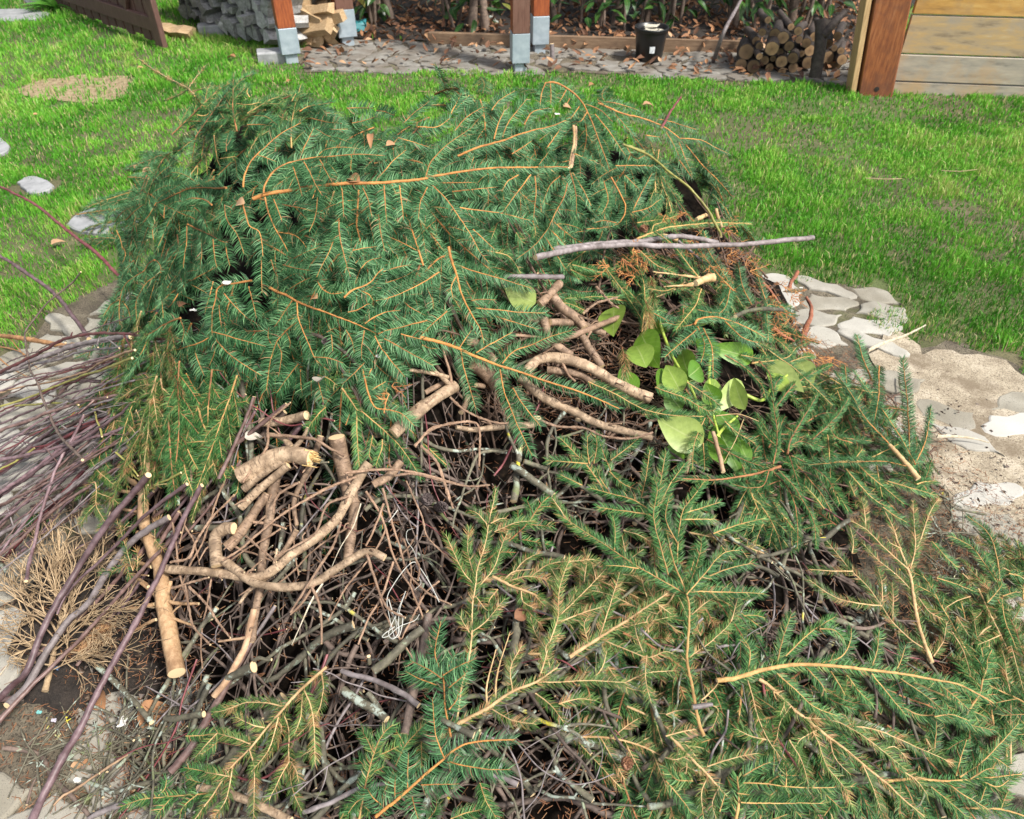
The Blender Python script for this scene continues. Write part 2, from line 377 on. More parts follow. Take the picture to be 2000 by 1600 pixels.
M_DIRT = mat('dirt_between_stones', f_dirt)
def f_stone(n, b):
    c = ramp(n, noise(n, 9, 5, .6), [(.3, (.22,.205,.165)), (.55, (.33,.31,.255)), (.75, (.42,.395,.34))])
    c = mix(n, ramp(n, noise(n, 2.3, 4, .6), [(.42, (0,)*3), (.62, (.55,)*3)]), c, (.17,.145,.10))
    g = noise(n, 330, 2, .6); c = mix(n, ramp(n, g, [(.34, (.8,)*3), (.44, (0,)*3)]), c, (.13,.115,.095))
    t = attr(n); c = mix(n, t, c, (.72,.71,.68))
    n.links.new(c, b.inputs['Base Color']); b.inputs['Roughness'].default_value = .85; bumpn(n, b, g, .35, .002)
M_STONE = mat('cast_paving_stone', f_stone)
def f_soil(n, b):
    g = noise(n, 60, 6, .7); c = ramp(n, g, [(.3, (.012,.009,.007)), (.6, (.035,.026,.02)), (.72, (.08,.055,.04))])
    n.links.new(c, b.inputs['Base Color']); b.inputs['Roughness'].default_value = .9; bumpn(n, b, g, 1, .01)
M_SOIL = mat('dark_soil', f_soil)
def f_straw(n, b):
    c = ramp(n, noise(n, 30, 5, .7), [(.3, (.14,.10,.05)), (.5, (.28,.21,.12)), (.7, (.38,.31,.19))])
    n.links.new(c, b.inputs['Base Color']); b.inputs['Roughness'].default_value = 1; bumpn(n, b, noise(n, 90, 4), .8, .01)
M_STRAW = mat('dry_thatch', f_straw)

mb = MB(); q = 220.0; mb.add([(-q, -q, 0), (q, -q, 0), (q, q, 0), (-q, q, 0)], [[0, 1, 2, 3]]); tag(mb.build('ground', M_GROUND, origin=(0, 0, 0)), kind='structure')
def G2(px, py): p = on_z(px, py, 0); return (float(p[0]), float(p[1]))
PATH = [G2(-500, 730), G2(-200, 715), G2(0, 705), G2(50, 668), G2(105, 612), G2(170, 572), G2(235, 545), G2(400, 520), G2(900, 500), G2(1480, 528), G2(1560, 552), G2(1700, 560), G2(1748, 580), G2(1715, 640), G2(1790, 682), G2(1850, 670), G2(1960, 700), G2(2010, 740), G2(2300, 800), (3.2, 1.2), (3.2, -1.5), (-3.2, -1.5), (-3.4, 1.5)]
GPATH = [G2(590, 100), G2(690, 78), G2(900, 84), G2(1200, 92), G2(1440, 100), G2(1660, 118), G2(1700, 172), G2(1560, 166), G2(1400, 160), G2(1240, 150), G2(1100, 143), G2(980, 148), G2(830, 142), G2(700, 138), G2(600, 142), G2(575, 125)]
PATH_W = wobble(PATH, .06, .014, 3); GPATH_W = wobble(GPATH, .1, .02, 4)
sheet('path', PATH_W, .004, M_DIRT); sheet('patio', GPATH_W, .004, M_DIRT)
sheet('sand', wobble([G2(1735, 640), G2(1800, 690), G2(1860, 690), G2(1960, 712), G2(2010, 750), G2(2120, 790), G2(2140, 1000), G2(2080, 1120), G2(1960, 1130), G2(1880, 1020), G2(1800, 920), G2(1740, 780), G2(1700, 720)], .05, .016, 12), .0085, M_SAND)
BARE = wobble([G2(25, 182), G2(60, 160), G2(150, 148), G2(255, 150), G2(275, 165), G2(240, 190), G2(180, 205), G2(90, 195)], .05, .02, 5)
sheet('bare_lawn_patch', BARE, .006, M_STRAW)
SOILP = [G2(20, 1180), G2(60, 1090), G2(200, 1080), G2(330, 1150), G2(420, 1260), G2(330, 1370), G2(200, 1385), G2(90, 1420), G2(30, 1390), G2(60, 1300)]
SX = np.arange(-1.25, -.40, .0125); SY = np.arange(.62, 1.45, .0125); gx_, gy_ = np.meshgrid(SX, SY)
def vn0(x, y, s, seed):
    r = np.random.default_rng(seed); g = r.random((64, 64)); fx = ((x + 9) / s) % 63; fy = ((y + 9) / s) % 63; ix = fx.astype(int); iy = fy.astype(int); u = fx - ix; v = fy - iy
    return (g[iy, ix] * (1 - u) + g[iy, ix + 1] * u) * (1 - v) + (g[iy + 1, ix] * (1 - u) + g[iy + 1, ix + 1] * u) * v
pc = np.mean(np.array(SOILP), 0); ins = sum(inpoly(pc[0] + (gx_ - pc[0]) * q + (vn0(gx_, gy_, .05, 4) - .5) * .12, pc[1] + (gy_ - pc[1]) * q + (vn0(gx_, gy_, .05, 5) - .5) * .12, SOILP) for q in (.82, .92, 1.02, 1.2)) / 4.0
hz = -.018 + ins * .050 + (vn0(gx_, gy_, .022, 1) - .5) * .022 + (vn0(gx_, gy_, .06, 2) - .5) * .016; kk = (np.arange(len(SY) - 1)[:, None] * len(SX) + np.arange(len(SX) - 1)[None]).ravel()
mb = MB(); mb.add(np.stack([gx_.ravel(), gy_.ravel(), hz.ravel()], -1), [*np.stack([kk, kk + 1, kk + len(SX) + 1, kk + len(SX)], -1)]); tag(mb.build('soil_patch', M_SOIL, origin=(0, 0, 0), smooth=True), kind='structure')
BED = [G2(-900, -40), G2(330, -10), G2(590, 88), G2(690, 78), G2(900, 84), G2(1200, 92), G2(1440, 100), G2(1660, 118), G2(1720, 20), (8, 8.2), (8, 13), (-8, 13)]
sheet('garden_bed', wobble(BED, .12, .015, 7), .014, M_SOIL)

# paving stones: a wavy grid, each cell a separate slab with rounded edges
WHITE_AT = [G2(1955, 862)]
def pavers(name, poly, ang, a, b_, z, holes, seed, pale=0.0, drop=0.0, sink=.0, m=None):
    r = np.random.default_rng(seed); P = np.array(poly); ca, sa = math.cos(ang), math.sin(ang)
    u = P @ np.array([ca, sa]); v = P @ np.array([-sa, ca]); mb = MB()
    def node(i, j):
        x = i * a + .32 * a * math.sin(j * 1.7 + .4) + .10 * a * math.sin(i * 2.3 + j); y = j * b_ + .22 * b_ * math.sin(i * 2.1 + j * .6)
        return np.array([x, y])
    for i in range(int(u.min() / a) - 1, int(u.max() / a) + 2):
        for j in range(int(v.min() / b_) - 1, int(v.max() / b_) + 2):
            c4 = [node(i, j), node(i + 1, j), node(i + 1, j + 1), node(i, j + 1)]
            cc = sum(c4) / 4; wx, wy = cc[0] * ca - cc[1] * sa, cc[0] * sa + cc[1] * ca
            if not inpoly(wx, wy, poly) or any(inpoly(wx, wy, h) for h in holes) or r.random() < drop: continue
            ring = []
            for k in range(4):
                p0, p1 = c4[k], c4[(k + 1) % 4]; d = p1 - p0; nn = np.array([-d[1], d[0]]); sg = (1 if k % 2 else -1) * (1 if (i + j) % 2 else -1)
                for t in np.arange(6) / 6:
                    ring.append(p0 + d * t + nn * (.10 * sg * math.sin(math.pi * 2 * t)))
            ring = np.array(ring); ring = cc + (ring - cc) * (1 - .0075 / (min(a, b_) / 2)) ; ring = ring * .6 + (np.roll(ring, 1, 0) + np.roll(ring, -1, 0)) * .2
            ring += r.normal(0, .0016, ring.shape); n = len(ring)
            wr = np.stack([ring[:, 0] * ca - ring[:, 1] * sa, ring[:, 0] * sa + ring[:, 1] * ca], -1); wc = np.array([wx, wy])
            tx, ty = r.normal(0, .008, 2); zz = z + r.normal(0, .0015) - sink * r.random() * (wx > .8)
            def lay(s, h): q = wc + (wr - wc) * s; return np.column_stack([q, zz + h + (q - wc) @ np.array([tx, ty])])
            L = [lay(1.0, -.03), lay(1.0, -.004), lay(.97, 0), lay(.90, .0025)]
            V = np.vstack(L + [[[wx, wy, zz + .003]]]); F4 = []; k = np.arange(n); kn = (k + 1) % n
            for s_ in range(3): F4.append(np.stack([k + s_ * n, kn + s_ * n, kn + (s_ + 1) * n, k + (s_ + 1) * n], -1))
            tn = max(0, r.normal(pale, .12)); tn = min(tn, .30); tn = .40 if any(abs(wx - q[0]) < .09 and abs(wy - q[1]) < .07 for q in WHITE_AT) else tn
            mb.add(V, np.vstack(F4), 0, tn); mb.f.append(np.stack([k + 3 * n, kn + 3 * n, np.full(n, 4 * n)], -1) + mb.n - len(V)); mb.m.append(np.zeros(n, int))
    return tag(mb.build(name, m or M_STONE, origin=(0, 0, 0), smooth=False), kind='structure')
inner = PATH
pavers('paving', inner, R(-12), .19, .125, .0135, [SOILP, [G2(1800, 690), G2(2050, 700), G2(2050, 780), G2(1900, 800), G2(1820, 760)], [G2(1790, 900), G2(1830, 880), G2(1870, 940), G2(1860, 1000), G2(1800, 980)], [G2(180, 600), G2(90, 640), G2(240, 545), G2(300, 560)], [G2(1600, 900), G2(1820, 930), G2(1880, 990), G2(1930, 1080), G2(1965, 1250), G2(1960, 1420), G2(1900, 1500), G2(1500, 1500), G2(1400, 1000)]], 5, pale=.12, drop=.02, sink=.008)
pavers('patio_paving', GPATH_W, R(-4), .21, .135, .012, [], 9, pale=.0, drop=.08, m=mat('dusty_shaded_patio_stone', lambda n, b: (n.links.new(mix(n, ramp(n, noise(n, 5, 4, .6), [(.4, (0,)*3), (.6, (.7,)*3)]), ramp(n, noise(n, 14, 5, .65), [(.3, (.15,.14,.12)), (.6, (.24,.23,.205)), (.8, (.31,.30,.275))]), (.13,.105,.08)), b.inputs['Base Color']), b.inputs['Roughness'].__setattr__('default_value', .9))))  # darker than the path stones: brown dirt, plus missing shade put into the colour

M_SLATE = mat('worn_step_stone', lambda n, b: (n.links.new(ramp(n, noise(n, 20, 5, .65), [(.3, (.20,.205,.21)), (.7, (.34,.345,.35))]), b.inputs['Base Color']), b.inputs.__getitem__('Roughness').__setattr__('default_value', .8), bumpn(n, b, noise(n, 90, 4), .5, .004)))
STEPS = [([(130,445),(150,425),(190,410),(240,408),(275,420),(265,445),(215,461),(160,457)], 'large pale stepping stone in the lawn against the drooping spruce boughs'),
 ([(35,362),(58,350),(85,354),(106,368),(92,379),(60,382)], 'small half overgrown stepping stone between two lawn tufts below the bare straw patch'),
 ([(-25,272),(4,275),(20,293),(6,305),(-25,306)], 'stepping stone cut by the picture edge in open lawn'),
 ([(-40,24),(30,21),(85,25),(97,31),(60,42),(-40,43)], 'long grey stepping stone by the broad-leaved plant'),
 ([(45,2),(70,-8),(105,-3),(100,7),(60,10)], 'grey stepping stone farthest along the lawn')]
for k, (pp, lb) in enumerate(STEPS):
    P = np.array([G2(*p) for p in pp]); Q = spline(np.vstack([np.column_stack([P, np.zeros(len(P))]), [[*P[0], 0]]]), .03)[:-1, :2]; c = Q.mean(0); Q = Q + rng.normal(0, .002, Q.shape); n = len(Q)
    V = np.vstack([np.column_stack([c + (Q - c) * s, np.full(n, h)]) for s, h in ((1, -.01), (1, .012), (.95, .018))] + [[[c[0], c[1], .019]]]); q = np.arange(n); qn = (q + 1) % n
    mb = MB(); mb.add(V, np.vstack([np.stack([q + s * n, qn + s * n, qn + (s + 1) * n, q + (s + 1) * n], -1) for s in (0, 1)]))
    mb.f.append(np.stack([q + 2 * n, qn + 2 * n, np.full(n, 3 * n)], -1)); mb.m.append(np.zeros(n, int))
    tag(mb.build('stepping_stone', M_SLATE, origin=(c[0], c[1], 0)), lb, 'stepping stone', 'stepping stones in the lawn')
STEP_POLYS = [[G2(*p) for p in pp] for pp, _ in STEPS]

# ------------------------------------------------------------------ lawn
def vnoise(x, y, s, seed):
    r = np.random.default_rng(seed); g = r.random((64, 64)); fx = (x / s) % 63; fy = (y / s) % 63
    ix = fx.astype(int); iy = fy.astype(int); u = fx - ix; v = fy - iy; u = u * u * (3 - 2 * u); v = v * v * (3 - 2 * v)
    return (g[iy, ix] * (1 - u) + g[iy, ix + 1] * u) * (1 - v) + (g[iy + 1, ix] * (1 - u) + g[iy + 1, ix + 1] * u) * v
def f_grass(n, b):
    c = ramp(n, attr(n), [(0, (.045,.18,.014)), (.35, (.10,.34,.026)), (.65, (.20,.48,.050)), (.8, (.34,.54,.10)), (.88, (.42,.42,.15)), (1, (.52,.42,.24))])
    n.links.new(c, b.inputs['Base Color']); b.inputs['Roughness'].default_value = .5; b.inputs['Specular IOR Level'].default_value = .35
    tr = n.nodes.new("ShaderNodeBsdfTranslucent"); n.links.new(c, tr.inputs[0]); ms = n.nodes.new("ShaderNodeMixShader"); ms.inputs[0].default_value = .3
    out = [x for x in n.nodes if x.type == 'OUTPUT_MATERIAL'][0]; n.links.new(b.outputs[0], ms.inputs[1]); n.links.new(tr.outputs[0], ms.inputs[2]); n.links.new(ms.outputs[0], out.inputs[0])
M_GRASS = mat('grass_blade', f_grass)
def lawn():
    xs = []; ys = []
    for (y0, y1, den) in ((1.9, 3.0, 22000), (3.0, 4.2, 15000), (4.2, 5.6, 9500), (5.6, 7.0, 6000), (7.0, 9.5, 3500)):
        hw = .76 * y1 + 1.6; n = int(den * (y1 - y0) * 2 * hw); xs.append(rng.uniform(-hw, hw, n)); ys.append(rng.uniform(y0, y1, n))
    x = np.concatenate(xs); y = np.concatenate(ys)
    ok = np.abs(x) < .74 * y + 1.7
    sc = .02; wx = x + (vnoise(x, y, .09, 1) - .5) * .14; wy = y + (vnoise(x, y, .09, 2) - .5) * .14
    ok &= ~inpoly(wx, wy, PATH) & ~inpoly(x + (wx - x) * .5, y + (wy - y) * .5, GPATH) & ~inpoly(wx, wy, BED)
    for s in STEP_POLYS: 
        c = np.mean(s, 0); ok &= ~inpoly(c[0] + (wx - c[0]) * 1.03, c[1] + (wy - c[1]) * 1.03, s)
    bare = inpoly(wx, wy, BARE); ok &= ~(bare & (rng.random(len(x)) < .80))
    under = H(x, y) > .12; ok &= ~under
    n1 = vnoise(x, y, .45, 3); n2 = vnoise(x, y, .13, 4); n3 = vnoise(x, y, 1.3, 5)
    edge = inpoly(wx + .12, wy, PATH) | inpoly(wx - .12, wy, PATH) | inpoly(wx, wy - .15, PATH)
    dens = np.clip(.70 + (n2 - .5) * 1.2 + (n1 - .5) * 1.1, .30, 1); dens = np.where(edge, dens * .65, dens); ok &= rng.random(len(x)) < dens
    x, y, n1, n2, n3, edge = (q[ok] for q in (x, y, n1, n2, n3, edge)); n = len(x)
    h = .014 + .018 * rng.random(n) * (0.45 + n1) * (.5 + n2); h *= np.where(rng.random(n) < .06, 1.5, 1); h *= np.where(n2 > .78, 1.4, 1)
    d2 = inpoly(x, y - .22, GPATH) | inpoly(x, y + .15, BED); h = np.where(d2, h * 2.0, h)
    tall = (x < -1.7) & (y > 5.0); h = np.where(tall, h * 1.5, h)
    wdt = (.0014 + .0008 * rng.random(n)) * np.clip(y / 2.6, 1, 2.1)
    a = rng.random(n) * 2 * np.pi; ln = rng.normal(0, .5, n); b = rng.random(n) * 2 * np.pi
    tone = np.clip(.38 + .45 * (n3 - .5) + .6 * (n2 - .5) + rng.normal(0, .13, n) + (1 - n1) * .10, 0, .86); tone = np.where(rng.random(n) < np.where(edge, .25, .10), rng.uniform(.85, 1, n), tone)
    sx, sy = np.cos(a) * wdt, np.sin(a) * wdt; lx, ly = np.cos(b) * h * np.abs(ln) * .9, np.sin(b) * h * np.abs(ln) * .9
    V = np.zeros((n, 5, 3)); V[:, 0] = np.stack([x - sx, y - sy, 0 * x], -1); V[:, 1] = np.stack([x + sx, y + sy, 0 * x], -1)
    V[:, 2] = np.stack([x + sx * .8 + lx * .35, y + sy * .8 + ly * .35, h * .6], -1); V[:, 3] = np.stack([x - sx * .8 + lx * .35, y - sy * .8 + ly * .35, h * .6], -1)
    V[:, 4] = np.stack([x + lx, y + ly, h * np.clip(1.05 - .25 * np.abs(ln), .4, 1)], -1)
    k = np.arange(n)[:, None] * 5; mb = MB(); mb.add(V.reshape(-1, 3), k + np.array([0, 1, 2, 3]), 0, np.repeat(tone, 5))
    mb.f.append(k + np.array([3, 2, 4])); mb.m.append(np.zeros(n, int)); print('grass blades', n)
    tag(mb.build('grass', M_GRASS, origin=(0, 0, 0)), 'short bright green lawn grass with dry straw blades mixed in', 'grass', kind='stuff')
lawn()
# ------------------------------------------------------------------ things at the back: posts, gate, firewood, wall, pot, shrubs
def m_wood(name, stops, sc=(3, 3, 40), rough=.6, bs=.4, amt=.08, s=6, dirt=None, coord='Object'):
    def f(n, b):
        t = noise(n, s, 5, .65, coord, sc3=sc); c = ramp(n, t, stops)
        if dirt: c = mix(n, ramp(n, noise(n, 4, 5, .7), [(.48, (0,)*3), (.68, (.8,)*3)]), c, dirt)
        c = vary(n, c, amt); n.links.new(c, b.inputs['Base Color']); b.inputs['Roughness'].default_value = rough; bumpn(n, b, t, bs, .003)
    return mat(name, f)
W_POST = m_wood('stained_post_timber', [(.3, (.16,.035,.012)), (.55, (.30,.075,.02)), (.75, (.42,.13,.04))], sc=(14, 14, 2), dirt=(.12,.06,.045))
W_POSTF = m_wood('weathered_brown_timber', [(.3, (.10,.045,.03)), (.7, (.17,.085,.06))], sc=(14, 14, 2), dirt=(.2,.12,.09))
W_GATE = m_wood('brown_gate_timber', [(.3, (.075,.035,.026)), (.6, (.12,.062,.048)), (.8, (.20,.12,.10))], sc=(10, 10, 2), rough=.7)
W_BIG = m_wood('dark_stained_post', [(.3, (.13,.035,.012)), (.55, (.26,.085,.025)), (.8, (.36,.15,.06))], sc=(12, 12, 1.5), dirt=(.10,.04,.025))
W_PLANK = m_wood('weathered_plank', [(.25, (.15,.11,.07)), (.45, (.33,.25,.15)), (.6, (.40,.27,.12)), (.8, (.46,.36,.22))], sc=(1.2, 10, 9), s=3.0, amt=.10, dirt=(.27,.24,.20))
W_PLANKG = m_wood('silvered_plank', [(.25, (.13,.115,.095)), (.45, (.29,.26,.21)), (.6, (.36,.31,.24)), (.8, (.43,.38,.30))], sc=(1.2, 10, 9), s=3.0, amt=.10, dirt=(.40,.26,.13))
W_PLANKO = m_wood('golden_plank', [(.25, (.24,.13,.04)), (.5, (.44,.24,.06)), (.75, (.54,.34,.11))], sc=(1.2, 10, 9), s=3.0, dirt=(.30,.20,.10))
W_TAN = m_wood('raw_board', [(.3, (.36,.22,.10)), (.7, (.58,.40,.20))], sc=(10, 10, 1.2))
W_SPLIT = m_wood('fresh_split_wood', [(.25, (.26,.16,.08)), (.5, (.42,.29,.16)), (.75, (.58,.45,.28))], sc=(3, 20, 20), amt=.15)
W_GREY = m_wood('weathered_split_wood', [(.25, (.12,.115,.11)), (.5, (.26,.255,.245)), (.75, (.42,.41,.40))], sc=(9, 9, 9), amt=.35, rough=.85)
W_EDGE = m_wood('bed_edging_board', [(.3, (.14,.085,.05)), (.7, (.27,.18,.11))], sc=(1.5, 12, 12), dirt=(.07,.045,.03))
def f_galv(n, b):
    c = ramp(n, noise(n, 18, 4, .6), [(.3, (.30,.37,.42)), (.7, (.46,.53,.58))]); n.links.new(c, b.inputs['Base Color']); b.inputs['Metallic'].default_value = .35; b.inputs['Roughness'].default_value = .5
GALV = mat('galvanised_steel', f_galv)
def plain(name, col, rough=.6, metal=0):
    def f(n, b):
        c = mix(n, ramp(n, noise(n, 40, 3), [(.35, (0,)*3), (.7, (.35,)*3)]), col, tuple(q * .6 for q in col)); n.links.new(c, b.inputs['Base Color']); b.inputs['Roughness'].default_value = rough; b.inputs['Metallic'].default_value = metal
    return mat(name, f)
def axes(ang):                      # rows: x along heading, y across, z up
    c, s = math.cos(ang), math.sin(ang); return np.array([[c, s, 0], [-s, c, 0], [0, 0, 1.0]])

def post(px, py, hw, shoe, label, ang, face, lean=0.0):
    g = np.array(gz(px, py)); t = thing('wooden_post', g, label, 'post', 'stained posts standing in metal shoes')
    ax = axes(ang); mb = MB(); box(mb, g + [0, 0, .07 + shoe + .9], hw, hw, .9, ax, 0, bev=.004); mb.build('timber', W_POST, t)
    mb = MB(); f = g - ax[1] * (hw + .0022) + [0, 0, .07 + shoe + .9]; box(mb, f, hw * .985, .002, .898, ax, 0, bev=.0008)
    if face: mb.build('weathered_face', W_POSTF, t)
    mb = MB(); box(mb, g + [0, 0, .07 + shoe / 2], hw + .003, hw + .003, shoe / 2, ax, 0, bev=.003)
    s = mb.build('metal_shoe', GALV, t); mb = MB()
    for z in (.5,): tube(mb, [g + ax[0] * (hw + .004) + [0, 0, .07 + shoe * z], g + ax[0] * (hw + .011) + [0, 0, .07 + shoe * z]], .007, .007, 6)
    b = mb.build('bolt', GALV, t); 
    mb = MB(); box(mb, g + [0, 0, .034], hw * .7, hw * .7, .034, ax, 0, bev=.004); mb.build('foot_plate', GALV, t)
post(570, 122, .062, .17, 'dark red post in a grey metal shoe at the weathered firewood corner', R(22), False)
post(679, 88, .066, .19, 'post with peeling red stain just behind the fresh split wood', R(22), True)
post(1015, 140, .058, .19, 'brown weathered post standing out on the paving edge nearest the grass', R(8), True)
post(1053, 103, .058, .19, 'bright orange red post behind the brown weathered one', R(8), False)

# brown boarded gate panel
a = np.array(gz(327, 98)); b = np.array(gz(128, 26)); d = unit(b - a); Lg = 2.3; ax = np.array([d, [-d[1], d[0], 0], [0, 0, 1]])
if ax[1][1] > 0: ax[1] = -ax[1]; ax[0] = ax[0]; ax = np.array([ax[0], ax[1], -np.cross(ax[0], ax[1]) if np.cross(ax[0], ax[1])[2] < 0 else np.cross(ax[0], ax[1])])
t = thing('boarded_gate', a, 'dark brown boarded gate panel with a diagonal brace standing open on the grass', 'gate')
k = 0; s = .09
while s < Lg:
    mb = MB(); lo = random.uniform(-.01, .035); box(mb, a + ax[0] * (s + .055) - ax[1] * .014 + [0, 0, .03 + lo + .6], .057, .010, .6, ax, bev=.003, jit=.0008); mb.build('board', W_GATE, t); s += .136
for z in (.17, .95):
    mb = MB(); box(mb, a + ax[0] * (Lg / 2) + ax[1] * .016 + [0, 0, z], Lg / 2, .018, .05, ax, bev=.004); mb.build('rail', W_GATE, t)
mb = MB(); box(mb, a + ax[0] * .03 + ax[1] * .018 + [0, 0, .62], .055, .0205, .60, ax, bev=.004); mb.build('stile', W_GATE, t)
dd = unit(ax[0] * 1.2 + np.array([0, 0, .68])); a2 = np.array([dd, ax[1], np.cross(dd, ax[1])])
mb = MB(); box(mb, a + ax[0] * .95 + ax[1] * .0155 + [0, 0, .56], .62, .0165, .045, a2, bev=.004); mb.build('brace', W_GATE, t)

def split_piece(mb, c, d, L, r, mi=0):
    """a split log: wedge-like section, ragged ends, slightly bent"""
    d = unit(d); u = unit(np.cross(d, [0.2, 0.1, 1])); v = np.cross(d, u); k = random.randint(4, 6); a0 = random.uniform(0, 6.28)
    an = a0 + np.sort(rng.uniform(0, 1, k) * .7 + np.arange(k)) / k * 2 * np.pi; rr = r * rng.uniform(.45, 1.25, k)
    V = []; m = 5
    for i in range(m):
        s = i / (m - 1) - .5; o = u * rng.normal(0, r * .06) + v * rng.normal(0, r * .06); q = rr * (1 + rng.normal(0, .05, k)) * (1 if 0 < i < m - 1 else .95)
        V.append(c + d * (L * s) + o + q[:, None] * (np.cos(an)[:, None] * u + np.sin(an)[:, None] * v) + d * rng.normal(0, r * .08, (k, 1)) * (i in (0, m - 1)))
    V.append((c - d * L / 2 * 1.005)[None]); V.append((c + d * L / 2 * 1.005)[None]); V = np.vstack(V)
    q = np.arange(k); qn = (q + 1) % k; Fq = np.vstack([np.stack([q + i * k, qn + i * k, qn + (i + 1) * k, q + (i + 1) * k], -1) for i in range(m - 1)])
    mb.add(V, Fq, mi); n0 = mb.n - len(V)
    mb.f.append(np.vstack([np.stack([qn, q, np.full(k, m * k)], -1), np.stack([q + (m - 1) * k, qn + (m - 1) * k, np.full(k, m * k + 1)], -1)]) + n0); mb.m.append(np.full(2 * k, mi))
def wood_face(pa, pb, z1, r, L, m, label, group, jit=.35, z0=.05, name='split_log'):
    a = np.array(gz(*pa)); b = np.array(gz(*pb)); d = unit(b - a); nrm = np.array([d[1], -d[0], 0]); 
    if nrm[1] > 0: nrm = -nrm
    W_ = np.linalg.norm(b - a); z = z0 + r; row = 0; cnt = 0
    while z < z1:
        s = r * (.5 if row % 2 else 1)
        while s < W_ - r * .2:
            c = a + d * (s + rng.normal(0, r * .12)) - nrm * (L / 2) + nrm * rng.normal(0, r * .3) + [0, 0, z + rng.normal(0, r * .12)]
            mb = MB(); split_piece(mb, c, nrm + rng.normal(0, .12, 3) * [1, 1, .5], L, r * rng.uniform(.85, 1.25))
            tag(mb.build(name, m, origin=c), label, 'split log', group); s += r * rng.uniform(1.6, 2.0); cnt += 1
        z += r * 1.62; row += 1
    print('logs', cnt)
wood_face((542, 112), (352, 44), .80, .062, .30, W_GREY, 'grey weathered split log in the long stack beside the gate', 'grey split logs stacked beside the posts')
fresh = [((1640,-10),(1840,-40),.07,'pale'),((1700,60),(1830,40),.05,''),]
TAN = [(615,12,.055,20,.34,'long tan split log at the top of the fresh stack'),(600,30,.050,-25,.30,'short split log with brown bark near the stack top'),(630,34,.06,25,.40,'long pale split log lying across the fresh stack'),
 (645,52,.05,70,.2,'upright thin split log beside the peeling post'),(607,55,.075,20,.42,'big cream split log in the middle of the fresh stack'),(640,68,.05,60,.26,'tilted tan split log wedged at the side of the peeling post'),
 (600,78,.045,10,.3,'narrow brown split log under the big cream one'),(622,98,.052,75,.14,'small orange split log standing at the foot of the stack'),(596,98,.04,30,.2,'thin split log on the paving at the red post foot'),(648,88,.04,100,.2,'short brown split log leaning under the tilted one')]
for (px, py, r_, an, L, lb) in TAN:
    d0 = ray(px, py); yy = gz(620, 100)[1] + .10; t_ = yy / d0[1]; c = np.array([0, 0, CAM_H]) + d0 * t_
    c[2] = max(c[2], r_ * .8); mb = MB(); dr = np.array([math.cos(R(an)), -.55, math.sin(R(an)) * .6]); split_piece(mb, c, dr, L, r_)
    tag(mb.build('split_log', W_SPLIT, origin=c), lb, 'split log', 'freshly split firewood')
a = np.array(gz(592, 96)) + [0, .22, 0]; b = np.array(gz(668, 78)) + [0, .22, 0]
for z in np.arange(.06, .8, .085):
    for s in (.1, .37, .64, .9):
        c = a + (b - a) * (s + rng.normal(0, .03)) + [0, .05, z]; mb = MB(); split_piece(mb, c, np.array([.25, -1, 0]) + rng.normal(0, .15, 3), .3, .055)
        tag(mb.build('split_log', W_SPLIT, origin=c), 'tan split log in the shaded inner rows of the fresh stack', 'split log', 'inner rows of fresh firewood')
c = np.array(gz(350, 74)) + [0, 0, .055]; mb = MB(); split_piece(mb, c, np.array([1, -.45, -.03]), .32, .075); tag(mb.build('split_log', W_SPLIT, origin=c), 'single yellow split log lying in the grass at the gate end', 'split log')
for (px, py, lb) in ((412, 70, 'grey concrete block half hidden by grass below the weathered stack'), (530, 124, 'pale concrete block at the foot of the red corner post')):
    c = np.array(gz(px, py)) + [0, .04, .03]; mb = MB(); box(mb, c, .10, .07, .05, axes(R(15)), bev=.008, jit=.004); tag(mb.build('concrete_block', M_SLATE, origin=c), lb, 'block')

# edging board, plank wall
a = np.array(gz(838, 88)); b = np.array(gz(1448, 106)); d = unit(b - a); mb = MB(); box(mb, (a + b) / 2 + [0, 0, .045], np.linalg.norm(b - a) / 2, .022, .045, np.array([d, [-d[1], d[0], 0], [0, 0, 1]]), bev=.004, jit=.002)
tag(mb.build('edging_board', W_EDGE, origin=a), 'low weathered wooden edging board between leaf litter bed and stone paving', 'board')
a = np.array(gz(1662, 178)); b = np.array(gz(2120, 196)); d = unit(b - a); nrm = np.array([d[1], -d[0], 0]); ax = np.array([d, -nrm, [0, 0, 1]])
def wallpt(px, py, off=0.0):        # sight line meets the wall plane
    d0 = ray(px, py); o = np.array([0, 0, CAM_H]); t_ = ((a + nrm * off - o) @ nrm) / (d0 @ nrm); return o + d0 * t_
t = thing('timber_wall', a, 'weathered horizontal plank wall with one golden upper plank beside the log pile', 'wall')
ln_ = R(6.0); axl = np.array([d * math.cos(ln_) + np.array([0, 0, math.sin(ln_)]), -nrm, np.array([0, 0, math.cos(ln_)]) - d * math.sin(ln_)])
mb = MB(); box(mb, a + d * .135 + nrm * .045 + axl[2] * .60, .105, .045, .66, axl, bev=.006, jit=.001); mb.build('corner_post', W_BIG, t)
mb = MB(); box(mb, a + d * -.006 + nrm * .01 + axl[2] * .60, .0165, .075, .64, axl, bev=.003); mb.build('edge_board', W_TAN, t)
mb = MB(); cpt = a + d * .13 + nrm * .0905 + [0, 0, .045]; tube(mb, [cpt - nrm * .002, cpt + nrm * .002], .016, .016, 12); mb.build('hole_shade_disc', plain('hole_shade_dark', (.02,.015,.012)), t)  # dark disc on the post face, the shade of a hole put into its colour
zs = [wallpt(1745, y)[2] for y in (157, 103, 26, -50, -130)]; zs = [-.02] + zs; Lw = 3.2
